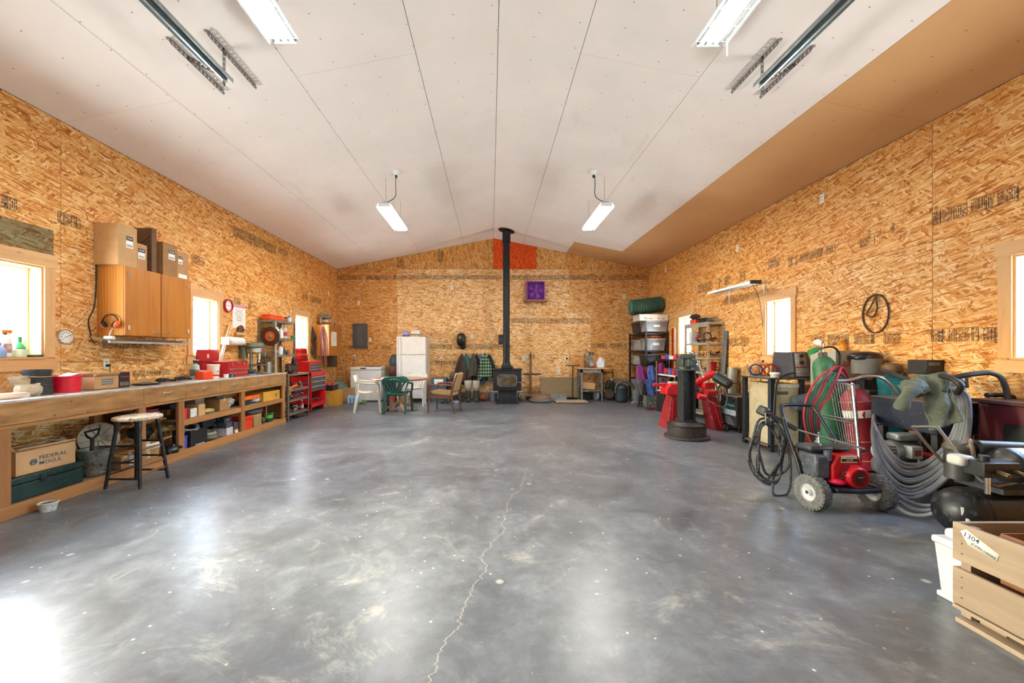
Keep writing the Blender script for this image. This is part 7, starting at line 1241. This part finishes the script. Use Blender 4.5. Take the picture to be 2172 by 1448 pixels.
q = Vector((3.98, 4.62, .12))+ax*(L+.05); part(B().cyl(q, q+ax*.07, .018, n=12).cyl(q+ax*.07, q+ax*.1, .03, n=12), 'valve', CHROME, T); part(B().cyl(q+ax*.05, q+ax*.05+Vector((-.12, -.05, -.01)), .022, n=14), 'regulator', M('b8a878', .3, .8), T); part(B().cyl(q+ax*.05+Vector((-.11, -.05, -.02)), q+ax*.05+Vector((-.21, -.09, -.05)), .032, n=16), 'regulator_knob', M('1a8a4a', .4), T); part(B().cyl(q+ax*.06+Vector((-.1, -.05, .05)), q+ax*.06+Vector((-.11, -.075, .055)), .035, n=18), 'gauge', WLAB, T)
part(B().tube([q+ax*.05, q+Vector((.1, -.03, .06)), q+Vector((.17, -.03, -.02)), q+Vector((.15, -.05, -.15))], .011, 8, sm=5), 'supply_hose', BLK, T)
T, ax, L = cyl_bottle('acetylene_cylinder', (4.06, 4.26, .08), (3.955, 4.34, .92), .135, REDC, 'fat red acetylene cylinder strapped to the cart', M('7a6a5c', .5))
part(B().lathe([(.136, .55), (.137, .63)], (4.06, 4.26, .08), 32, ax, cap=False), 'label_band', WLAB, T); q = Vector((4.06, 4.26, .08))+ax*.59+Vector((-.06, -.126, 0)); part(B().cb(q, (.05, .008, .05), (0, R(45), .45)), 'hazard_diamond', RED, T)
for h in (.3, .72, .1): part(B().torus(Vector((4.06, 4.26, .08))+ax*h, .137, .004, ax, 30, 5), 'strap', M('b08a5a', .7), T)
q = Vector((3.955, 4.34, .97)); part(B().cyl(q, q+Vector((0, 0, .08)), .02, n=12), 'valve', RUST, T); part(B().cyl(q+Vector((-.02, -.06, .08)), q+Vector((.1, -.08, .1)), .028, n=14).cyl(q+Vector((.03, -.1, .09)), q+Vector((.03, -.15, .09)), .035, n=16), 'regulator', M('6a5a48', .4, .6), T)
T = thing('gas_cart', 'chrome tube cart with wire rods carrying the gas cylinders', 'cart', (3.9, 4.3, 0)); CT = M('b8bcc0', .25, .9, var=.12)
A = lambda u, v, Y: P(u, v, Y)
part(B().tube([A(1750, 806, 4.25), A(1800, 806, 4.2), A(1835, 798, 4.15), A(1868, 800, 4.1), A(1890, 818, 4.08), A(1903, 838, 4.08)], .016, 10, sm=5), 'push_handle', CT, T); part(B().tube([A(1808, 812, 4.18), A(1815, 880, 4.14), A(1822, 958, 4.1), A(1826, 1010, 4.08)], .017, 10, sm=3), 'upright_tube', CT, T); part(B().tube([A(1733, 868, 4.3), A(1736, 910, 4.28), A(1739, 960, 4.25), A(1742, 1010, 4.22)], .013, 10), 'upright_tube', CT, T)
for (u0, v0, u1, v1) in ((1737, 878, 1813, 892), (1737, 884, 1813, 898), (1740, 926, 1818, 952), (1760, 808, 1806, 816)): part(B().tube([A(u0, v0, 4.3), A(u1, v1, 4.14)], .009, 8), 'cross_bar', CT, T)
for k in range(9): s = k/8; part(B().tube([A(1760+44*s, 812+s, 4.26-.08*s), A(1772+46*s, 882+10*s, 4.24-.08*s), A(1786+36*s, 945+10*s, 4.22-.1*s)], .0035, 6), 'wire_rod', CT, T)
part(B().tube([A(1822, 958, 4.1), A(1858, 952, 4.12)], .012, 8), 'cross_bar', CT, T); part(B().box(3.80, 4.2, 4.12, 4.80, .03, .045), 'foot_plate', DKST, T)
def tyre_wheel(T, c, r, w, axis, hubm, name='wheel', tread=True):
    o = part(B().lathe([(r*.5, -w*.42), (r*.8, -w*.5), (r*.95, -w*.42), (r, -w*.2), (r, w*.2), (r*.95, w*.42), (r*.8, w*.5), (r*.5, w*.42), (r*.5, -w*.42)], c, 36, axis, cap=False), name, RUBD, T); d = Vector(axis).normalized(); c = Vector(c); e = d.orthogonal().normalized(); g = d.cross(e)
    if tread:
        for row, n in ((-.28, 26), (0, 26), (.28, 26)):
            b = B()
            for i in range(n):
                a = 2*math.pi*(i+(.5 if row == 0 else 0))/n; rd = e*math.cos(a)+g*math.sin(a); b.beam(c+d*(row*w-w*.11)+rd*r*(1.0 if row == 0 else .985), c+d*(row*w+w*.11)+rd*r*(1.0 if row == 0 else .985), r*.17, r*.06, rd)
            tb = part(b, 'tread_blocks', RUBD, o); tb['kind'] = 'stuff'
    part(B().lathe([(r*.5, w*.44), (r*.46, w*.3), (r*.2, w*.22), (r*.17, w*.5), (0, w*.5)], c, 26, axis, cap=False), 'rim', hubm, o); part(B().lathe([(r*.5, w*.44), (r*.46, w*.3), (r*.2, w*.22), (r*.17, w*.5), (0, w*.5)], c, 26, tuple(-x for x in d), cap=False), 'rim', hubm, o)
    part(B().cyl(c-d*w*.56, c+d*w*.56, r*.09, n=12), 'axle_nut', DKST, o); return o
RIMW = M('c4c6c4', .4, .3, var=.1)
tyre_wheel(T, (4.26, 4.115, .08), .08, .06, (1, .2, 0), RIMW)
HR, HG, HB = M('b01c30', .5, var=.15), M('1d6a4a', .5, var=.15), M('6a4a4a', .55)
for i in range(7):
    k = i/6; m = (HR, HG, HB)[i % 3]; dx = i*7; top = 785+8*math.sin(i*1.7)
    pts = [A(1724+dx*.35, 945-6*i, 4.22), A(1708+dx*.7, 905, 4.2), A(1706+dx*.8, 868, 4.19), A(1718+dx, 828+2*i, 4.18), A(1742+dx*.9, top+10, 4.17), A(1765+dx*.5, top, 4.22), A(1787+dx*.2, top+12, 4.3), A(1798+dx*.15, 806+i*2, 4.38)]
    solo(B().tube(pts, .0105, 8, sm=6), 'gas_hose', m, ['red', 'green', 'grey brown'][i % 3]+' gas hose looped over the cart handle, %s from the left' % ['first', 'second', 'third', 'fourth', 'fifth', 'sixth', 'seventh'][i], 'hose', 'gas hoses')
# ---------------- pressure washer ----------------
T = thing('pressure_washer', 'gas pressure washer with red engine and two pneumatic wheels', 'pressure washer', (2.98, 3.45, 0)); PW = M('17181a', .45, .3, var=.25, wear='56585a', wa=.12)
tyre_wheel(T, (2.71, 3.36, .145), .145, .095, (-1, -.12, 0), RIMW); tyre_wheel(T, (3.25, 3.36, .145), .145, .095, (1, .12, 0), RIMW)
part(B().cyl((2.74, 3.36, .145), (3.22, 3.36, .145), .012, n=10), 'axle', DKST, T); part(B().tube([(2.82, 3.62, .2), (2.80, 3.28, .2), (2.86, 3.22, .2), (3.10, 3.22, .2), (3.16, 3.28, .2), (3.14, 3.62, .2)], .02, 10, sm=2), 'base_frame', PW, T); part(B().box(2.83, 3.13, 3.25, 3.60, .205, .215), 'engine_deck', PW, T)
part(B().tube([(2.76, 3.40, .16), (2.70, 3.44, .22), (2.69, 3.5, .38), (2.70, 3.62, .58), (2.73, 3.74, .78), (2.78, 3.78, .82), (2.98, 3.78, .82), (3.04, 3.74, .79), (3.06, 3.60, .6), (3.08, 3.5, .45), (3.12, 3.42, .2)], .0165, 10, sm=5), 'push_handle', PW, T)
RE = M('b8141c', .35, var=.1, wear='5a1418', wa=.08)
part(B().prism([(2.83, .216), (3.09, .216), (3.11, .34), (3.05, .47), (2.88, .47), (2.83, .38)], 3.30, 3.52, 'y'), 'engine_shroud', RE, T, bevel=.015)
rc = part(B().lathe([(.098, 0), (.09, .03), (.084, .055), (.074, .062), (0, .062)], (3.005, 3.302, .295), 36, (0, -1, 0)), 'recoil_cover', RE, T)
for k in range(24): a = k*2*math.pi/24; part(B().cb((3.005+.052*math.cos(a), 3.239, .295+.052*math.sin(a)), (.03, .004, .0045), (0, -a, 0)), 'cooling_slot', BLK, rc)
part(B().cyl((3.005, 3.241, .295), (3.005, 3.236, .295), .032, n=24), 'centre_badge', BLK, rc); lettering('HONDA', .012, frame((3.005, 3.2345, .303), (1, 0, 0), (0, 0, 1)), WLAB, rc, width=.045); lettering('6.0', .018, frame((3.005, 3.2345, .286), (1, 0, 0), (0, 0, 1)), RED, rc)
lp = part(B().cb((2.965, 3.296, .435), (.13, .004, .055)), 'spec_plate', M('c8b88a', .4, var=.15), T); part(B().cb((2.965, 3.293, .43), (.13, .003, .02)), 'plate_band', BLK, lp); lettering('6.0 HP', .02, frame((2.965, 3.290, .43), (1, 0, 0), (0, 0, 1)), WLAB, lp); lettering('HONDA', .014, frame((2.965, 3.292, .452), (1, 0, 0), (0, 0, 1)), INK, lp)
[part(B().beam((2.86+.012*k, 3.296, .24+.03*k), (2.90+.012*k, 3.272, .27+.03*k), .008, .012), 'grille_slat', M('5a1014', .4), T) for k in range(5)]
GM = M('4a5058', .5, .3, var=.3, sc=16, wear='8a8e92', wa=.2)
part(B().cb((2.765, 3.41, .365), (.12, .2, .2)), 'muffler_box', GM, T, bevel=.02); part(B().cb((2.80, 3.45, .50), (.2, .18, .05)), 'air_filter_cover', M('2a2c2e', .5, var=.2), T, bevel=.02); part(B().cyl((2.815, 3.33, .42), (2.815, 3.33, .50), .028, n=16), 'fuel_cap', GM, T); part(B().ell((2.98, 3.46, .50), (.11, .09, .03), 16, 8), 'fuel_tank', M('3a3834', .5), T); part(B().cb((2.90, 3.50, .27), (.14, .12, .11)), 'pump', M('8d8a80', .4, .7), T, bevel=.02); part(B().ell((2.88, 3.31, .245), (.07, .05, .03), 14, 8), 'blower_lip', M('d0184a', .35), T)
part(B().cyl((2.78, 3.36, .53), (2.79, 3.365, .545), .01, n=8), 'bolt', CHROME, T)
T2 = thing('spray_wand', 'pressure washer spray gun and wand across the handle', 'spray gun', (2.85, 3.6, .5)); part(B().tube([(2.62, 3.76, .74), (2.70, 3.70, .68), (2.78, 3.62, .62)], .022, 10, sm=3), 'grip', BLK, T2); part(B().cyl((2.78, 3.62, .62), (3.10, 3.30, .52), .008, n=10), 'lance', STEEL, T2); part(B().cb((2.60, 3.8, .76), (.07, .1, .09), (.3, .3, .4)), 'gun_body', M('2a2c2e', .4, wear='8a9098', wa=.2), T2, bevel=.02)
T = thing('pressure_hose', 'coil of grey black pressure hose hanging on the washer handle', 'hose', (2.62, 3.75, .02)); b = B(); rnd = random.Random(4)
for i in range(5):
    cxh, czh = 2.60+rnd.uniform(-.02, .03)+i*.012, .40+rnd.uniform(-.03, .03); ra, rb_ = .13+rnd.uniform(-.02, .03), .29+rnd.uniform(-.03, .02)
    b.tube([(cxh+ra*math.sin(k*math.pi/14), 3.76+.03*math.sin(k*.7+i), czh+rb_*math.cos(k*math.pi/14)) for k in range(28)], .011, 8, closed=True)
part(b, 'hose_loops', M('3c3f42', .6, var=.3, sc=20, wear='9a9c9c', wa=.3), T); part(B().tube([(2.66, 3.75, .7), (2.78, 3.74, .5), (2.80, 3.72, .2), (2.74, 3.68, .02), (2.6, 3.66, .014), (2.62, 3.7, .1)], .011, 8, sm=6), 'hose_tail', M('3c3f42', .6, var=.3, sc=20, wear='9a9c9c', wa=.3), T)
part(B().tube([(2.58, 3.74, .66), (2.58, 3.74, .75), (2.63, 3.74, .75), (2.63, 3.74, .66)], .006, 6), 'hanger_loop', CHROME, T)
# ---------------- hydraulic unit with motor and heavy hoses ----------------
NB = M('20283a', .45, .3, var=.2, wear='4a5468', wa=.15); T = thing('hydraulic_unit', 'dark blue steel tank unit with grey electric motor', 'machine', (4.1, 3.72, 0))
part(B().box(3.86, 4.36, 3.44, 4.05, .60, .875), 'tank_box', NB, T, bevel=.012); part(B().box(3.86, 4.36, 3.42, 4.05, .872, .885), 'tank_lid', M('5a5040', .6, .2), T, bevel=.004)
for x, y in ((3.92, 3.5), (4.3, 3.5), (3.92, 3.98), (4.3, 3.98)): part(B().box(x-.025, x+.025, y-.025, y+.025, 0, .6), 'leg', DKST, T)
part(B().box(3.88, 4.34, 3.46, 4.02, .14, .17), 'lower_deck', DKST, T)
MT = M('8f979c', .45, .4, var=.15, wear='6a6e70', wa=.15); mo = part(B().cyl((3.59, 3.62, .42), (3.90, 3.72, .42), .10, n=32), 'motor', MT, T); ec = part(B().lathe([(.102, 0), (.098, .03), (.07, .045), (0, .05)], (3.59, 3.62, .42), 32, (-.7, -.72, 0)), 'end_bell', MT, T)
en = Vector((-.7, -.72, 0)).normalized(); es = Vector((.72, -.7, 0)).normalized()
for sx_ in (-1, 1):
    for k in range(5): q = Vector((3.59, 3.62, .48))+en*.05+es*sx_*.045-Vector((0, 0, k*.028)); part(B().beam(q-es*.022, q+es*.022, .008, .008), 'vent_slot', BLK, ec)
part(B().box(3.66, 3.86, 3.58, 3.70, .52, .585), 'capacitor_cover', MT, T, bevel=.02); part(B().box(3.70, 3.80, 3.50, 3.58, .38, .49), 'terminal_box', M('a8aeb2', .4), T, bevel=.006); part(B().box(3.72, 3.78, 3.495, 3.50, .41, .46), 'rating_plate', M('7a4a44', .5), T); part(B().cyl((3.84, 3.56, .42), (3.92, 3.50, .40), .022, n=12), 'red_plug', M('c82c38', .4), T); part(B().tube([(3.76, 3.5, .38), (3.74, 3.48, .31), (3.68, 3.5, .28)], .011, 8, sm=4), 'conduit', STEEL, T); part(B().ell((3.80, 3.72, .26), (.2, .13, .1), 16, 9, sq=.7), 'pump_housing', M('6a7076', .5, .4), T); part(B().box(3.62, 3.95, 3.6, 3.85, .10, .16), 'motor_mount', DKST, T)
part(B().box(4.0, 4.2, 3.47, 3.50, .48, .60), 'pink_guard', M('c8505e', .5), T)
T = thing('maroon_machine', 'dark maroon machine cabinet behind the hose bundle', 'machine', (4.3, 3.2, 0)); part(B().box(4.13, XR-.004, 2.98, 3.38, 0, .90), 'cabinet_body', M('5a161c', .45, var=.15), T, bevel=.01); part(B().box(4.1, XR-.004, 2.95, 3.42, .90, .93), 'top_plate', M('4a2a24', .5), T, bevel=.004); part(B().box(4.12, 4.13, 3.05, 3.2, .45, .75), 'switch_panel', BLK, T); part(B().cyl((4.26, 2.95, .93), (4.26, 2.95, 1.02), .04, n=14), 'filler_cap', M('5a4a40', .5), T)
for h in (.72, .6): part(B().cyl((4.22, 2.965, h), (4.22, 2.965, h+.06), .03, n=14), 'pipe_union', STEEL, T)
HS = [M('767c84', .55, var=.2, sc=16), M('666b72', .55, var=.2, sc=16), M('7d7f7c', .55, var=.2, sc=16), M('5a6068', .55, var=.2)]
for i in range(10):
    k = i/9; d_ = .017*i
    pts = [A(1985+10*k, 842, 3.62), A(2008+14*k, 828-3*k, 3.50-d_), A(2034+18*k, 846-6*k, 3.40-d_), A(2030+26*k, 895+8*k, 3.36-d_), A(2006+34*k, 945+22*k, 3.36-d_), A(1962+28*k, 980+48*k, 3.40-d_), A(1915+16*k, 980+78*k, 3.46-d_), A(1882+0*k, 950+76*k, 3.56-d_), A(1862-4*k, 915+48*k, 3.7-d_), A(1853-2*k, 893+22*k, 3.86-d_), A(1854+5*k, 880+8*k, 4.02)]
    rw = random.Random(i); pts = [p+Vector((0, 0, rw.uniform(-.008, .008))) if 2 < j < 8 else p for j, p in enumerate(pts)]
    solo(B().tube(pts, .0135+.002*(i % 2), 8, sm=7), 'hydraulic_hose', HS[i % 4], 'heavy grey hose, %s in the bundle hanging before the dark blue tank' % ['innermost', 'second', 'third', 'fourth', 'fifth', 'sixth', 'seventh', 'eighth', 'ninth', 'outermost'][i], 'hose', 'heavy hoses')
for i in range(3): solo(B().tube([A(1885, 1035+14*i, 3.36-.04*i), A(1925, 1062+13*i, 3.27-.04*i), A(1965, 1072+10*i, 3.2-.04*i), A(2005, 1062+6*i, 3.14-.04*i), A(2030, 1040+6*i, 3.1-.04*i)], .0135, 8, sm=6), 'hydraulic_hose', HS[i], '%s of the low hose loops sweeping to the floor beside the tank' % ['highest', 'middle', 'lowest'][i], 'hose', 'low hose loops')
for i in range(4): solo(B().tube([A(2012, 806+7*i, 3.66), A(2032, 804+7*i, 3.55), A(2044, 812+7*i, 3.46), A(2034, 822+6*i, 3.42), A(2010, 826+5*i, 3.46)], .0145, 8, sm=6), 'hydraulic_hose', HS[(i+1) % 4], '%s short hose turn on top of the tank beneath the coat' % ['top', 'second', 'third', 'lowest'][i], 'hose', 'hose turns on the tank')
# draped work coat
cl = M('5a6258', .9, var=.15, sc=18, wear='8a8e7e', wa=.15)
TL, TR, BL, BR = A(1935, 798, 3.42), A(2003, 788, 3.28), A(1975, 912, 3.20), A(2034, 893, 3.14)
def dr(u, v):
    p = TL.lerp(TR, u).lerp(BL.lerp(BR, u), v); p = p+Vector((-.5, -.7, 0))*(.05*math.sin(v*math.pi)+.035)+Vector((0, -1, .3))*.02*math.sin(u*9+v*5)*(.4+.6*v)
    return p+Vector((.02*noise.noise(Vector((u*3, v*3, 7))), .025*noise.noise(Vector((u*4, v*4, 1))), .02*noise.noise(Vector((u*3, v*5, 3)))))
T = solo(B().grid(dr, 26, 30), 'work_coat', cl, 'olive green work coat draped over the hose and tank', 'coat', solid=.012, ang=70)
part(B().tube([A(1950, 815, 3.3), A(1930, 832, 3.25), A(1917, 850, 3.24), A(1912, 866, 3.26)], lambda q: .045+.006*math.sin(q*9), 12, sm=6), 'sleeve', cl, T); part(B().ell(A(1938, 822, 3.32), (.08, .09, .07), 16, 9, .35, 4), 'bunched_cloth', cl, T); part(B().tube([A(2003, 790, 3.26), A(2012, 808, 3.2), A(2003, 830, 3.18)], .016, 8, sm=4), 'collar', M('3a3e3a', .9), T)
solo(B().tube([A(1872, 785, 3.9), A(1895, 793, 3.7), A(1935, 808, 3.5)], .02, 10, sm=3), 'lever_bar', DKST, 'dark steel lever handle sticking out left of the coat', 'handle'); solo(B().tube([A(1995, 796, 3.2), A(2020, 803, 3.1), A(2038, 818, 3.05), A(2030, 834, 3.1)], .02, 10, sm=4), 'dark_lever', BLK, 'black lever bar on top of the hoses', 'lever')
T = thing('torch_gun', 'black welding gun with arched cable on the maroon machine', 'welding gun', (4.3, 3.2, .93)); part(B().tube([A(2018, 802, 3.5), A(2050, 795, 3.45), A(2095, 790, 3.4)], .022, 10, sm=4), 'gun_body', BLK, T); part(B().tube([A(2095, 790, 3.4), A(2122, 800, 3.36), A(2136, 835, 3.33), A(2134, 880, 3.3), A(2122, 922, 3.3)], .019, 10, sm=6), 'gun_cable', BLK, T); part(B().beam(A(2050, 800, 3.44), A(2052, 822, 3.42), .015, .02), 'trigger', BLK, T)
solo(B().tube([A(2092, 838, 3.4), A(2130, 838, 3.38), A(2150, 845, 3.36), A(2163, 880, 3.34), A(2185, 925, 3.3)], lambda q: .02+.003*math.sin(q*60), 10, sm=8), 'ribbed_conduit', BLK, 'black ribbed conduit bending down along the right wall', 'conduit'); solo(B().tube([A(2172, 880, 3.33), A(2140, 910, 3.3), A(2105, 925, 3.3)], .009, 8, sm=4), 'brown_lead', RUST, 'thin brown lead beside the ribbed conduit', 'cable')
q = A(1981, 790, 4.1); T = thing('black_transformer', 'small black box on the wall above the draped coat', 'transformer', (XR-.1, 3.98, q.z)); part(B().box(XR-.18, XR-.004, 3.92, 4.1, 1.10, 1.245), 'case', BLK, T, bevel=.006); part(B().box(XR-.16, XR-.05, 3.916, 3.92, 1.19, 1.22), 'label', M('5a6068', .5), T)
# ---------------- air compressor in the right foreground ----------------
T = thing('air_compressor', 'black horizontal-tank air compressor in the right foreground', 'air compressor', (3.8, 2.72, 0)); TK = M('141619', .4, .2, var=.25, sc=6, wear='3e4348', wa=.25)
cyy, czz, rr = 2.74, .225, .165
part(B().lathe([(0, -.13), (.06, -.122), (.11, -.095), (.145, -.055), (.162, -.01), (rr, .02), (rr, .9), (.145, .98), (0, 1.03)], (3.24, cyy, czz), 40, (1, 0, 0)), 'tank', TK, T); part(B().torus((3.27, cyy, czz), rr+.001, .004, (1, 0, 0), 40, 5), 'weld_seam', TK, T)
for x in (3.40, 4.05): part(B().box(x-.02, x+.02, cyy-.12, cyy+.12, 0, .1), 'tank_foot', DKST, T)
for dy, dz, w, h in ((-.10, .04, .03, .05), (-.13, -.01, .05, .02)): part(B().cb((3.145, cyy+dy+.02, czz+dz), (.012, w, h), (0, 0, -.6)), 'paint_chip', M('c8cacc', .5), T)
part(B().box(3.36, 4.15, cyy-.13, cyy+.15, czz+rr-.005, czz+rr+.03), 'pump_deck', DKST, T)
HB_ = M('7a7068', .45, .6, var=.2)
part(B().tube([A(2160, 1022, 2.63), A(2085, 1022, 2.63), A(1996, 915, 2.8), A(1985, 906, 2.83), A(1946, 905, 2.92), A(1942, 913, 2.94), A(2028, 1002, 2.88), A(2125, 1012, 2.86)], .010, 8, sm=3), 'lift_handle', HB_, T)
mb = part(B().box(3.15, 3.38, 2.54, 2.66, .52, .615), 'pressure_manifold', M('2a2d30', .4, .4), T, bevel=.006)
for x in (3.23, 3.34): part(B().cyl((x, 2.54, .56), (x-.01, 2.47, .55), .014, n=12), 'brass_outlet', M('8a7448', .35, .9), mb)
part(B().cyl((3.22, 2.60, .615), (3.22, 2.60, .65), .026, n=18), 'regulator_knob', BLK, mb); part(B().cyl((3.24, 2.60, .40), (3.24, 2.60, .52), .014, n=10), 'elbow_fitting', CHROME, mb); part(B().cb((3.16, 2.68, .60), (.1, .1, .07)), 'belt_guard', M('b8bab4', .5), mb, bevel=.02)
part(B().cyl((3.46, 2.68, .56), (3.95, 2.68, .56), .115, n=30), 'motor', M('17191c', .4), T); part(B().lathe([(.116, .03), (.117, .13)], (3.46, 2.68, .56), 30, (1, 0, 0), cap=False), 'motor_label', M('d4d2c4', .5, wear='8a4a40', wa=.15), T); part(B().ell((3.46, 2.68, .56), (.05, .112, .112), 20, 12), 'motor_cap', M('2c2e32', .35), T); part(B().cyl((3.42, 2.80, .66), (3.66, 2.74, .66), .045, n=20), 'capacitor', M('2c2e31', .35), T); part(B().cyl((3.36, 2.86, .42), (3.36, 2.86, .62), .075, n=18), 'pump_head', M('4a4c4c', .5, .5), T); part(B().ell((3.36, 2.86, .64), (.09, .08, .05), 18, 10), 'filter_dome', M('55524a', .5, .3), T)
part(B().tube([(3.30, 2.72, .60), (3.30, 2.74, .70), (3.34, 2.78, .71), (3.36, 2.82, .67)], .011, 8, sm=4), 'air_line', M('7a6450', .5), T); solo(B().beam((4.0, 2.93, .62), (4.42, 2.93, .66), .03, .03), 'angle_bar', M('6a6258', .5, .4), 'steel bar lying behind the air compressor', 'bar')

# ---------------- crate, white bin ----------------
CRW = wood('85705a', 'b09c84', 1, 1.2, .75); CRX = wood('85705a', 'ac9880', 0, 1.2, .75)
T = thing('wooden_crate', 'slatted wooden crate with a torn 1304 label in the right foreground', 'crate', (2.6, 1.55, 0)); x0, x1, y0, y1 = 2.30, 2.86, 1.0, 1.985
for z0, z1 in ((.30, .483), (.085, .262)):
    s = part(B().box(x0, x0+.02, y0, y1, z0, z1), 'slat', CRW, T, bevel=.003)
    if z0 > .2: top = s
    part(B().box(x1-.02, x1, y0, y1, z0, z1), 'slat', CRW, T, bevel=.003); part(B().box(x0+.02, x1-.02, y1-.02, y1, z0, z1), 'end_slat', CRX, T, bevel=.003); part(B().box(x0+.02, x1-.02, y0, y0+.02, z0, z1), 'end_slat', CRX, T, bevel=.003)
    for yy in (y1-.04, y0+.05):
        for k in range(3): part(B().cyl((x0-.001, yy, z0+.04+k*.05), (x0+.001, yy, z0+.04+k*.05), .004, n=8), 'nail_head', M('4a3a2c', .6), s)
for x in (x0+.02, x1-.075):
    for y in (y0+.02, y1-.06): part(B().box(x, x+.055, y, y+.04, .03, .47), 'corner_post', CRX, T)
part(B().box(x0, x1, y0, y1, .06, .078), 'floor_board', CRW, T)
for y in (y1-.12, y0+.15): part(B().box(x0+.05, x1-.02, y-.05, y+.05, .022, .06), 'skid', CRX, T, bevel=.002)
part(B().box(x0-.01, x0+.1, y0, y1-.02, .0, .022), 'base_runner', CRW, T, bevel=.002); part(B().box(x1-.1, x1, y0, y1-.02, .0, .022), 'base_runner', CRW, T, bevel=.002)
PL = M('e6e3d8', .7, var=.08); q0 = Vector((x0-.002, 1.945, .455))
pl = part(B().add([(x0-.002, 1.95, .45), (x0-.002, 1.925, .468), (x0-.002, 1.80, .41), (x0-.002, 1.81, .372), (x0-.002, 1.92, .398)], [(0, 1, 2, 3, 4)]), 'torn_label', PL, top, solid=.001)
lettering('1304', .033, frame((x0-.004, 1.905, .433), (0, -1, -.28), (0, -.28, 1)), INK, pl) if False else lettering('1304', .033, frame((x0-.0035, 1.905, .436), (0, -1, -.22), (0, -.22, 1)), INK, pl); lettering('JOHN DEERE', .017, frame((x0-.0035, 1.858, .397), (0, -1, -.30), (0, -.30, 1)), INK, pl)
T = carton((2.60, 1.50, .079), (.44, .72, .40), 'brown cardboard carton inside the wooden crate', M('8f5f36', .8, var=.06), flaps=.5)
T = thing('white_bin', 'white plastic bin behind the wooden crate', 'bin', (2.56, 2.16, 0)); WBn = M('c6cad0', .35, var=.03)
part(B().add([(2.45, 2.0, 0), (2.80, 2.0, 0), (2.80, 2.17, 0), (2.45, 2.17, 0), (2.43, 1.995, .30), (2.82, 1.995, .30), (2.82, 2.19, .30), (2.43, 2.19, .30)], [(0, 3, 2, 1), (4, 5, 6, 7), (0, 1, 5, 4), (1, 2, 6, 5), (2, 3, 7, 6), (3, 0, 4, 7)]), 'bin_body', WBn, T, bevel=.012); part(B().box(2.422, 2.828, 1.99, 2.197, .285, .325), 'bin_rim', WBn, T, bevel=.012); part(B().box(2.46, 2.79, 2.0, 2.17, .32, .375), 'bin_lid', WBn, T, bevel=.02)
part(B().box(2.435, 2.81, 1.995, 2.18, .0, .03), 'bin_base', WBn, T, bevel=.008)
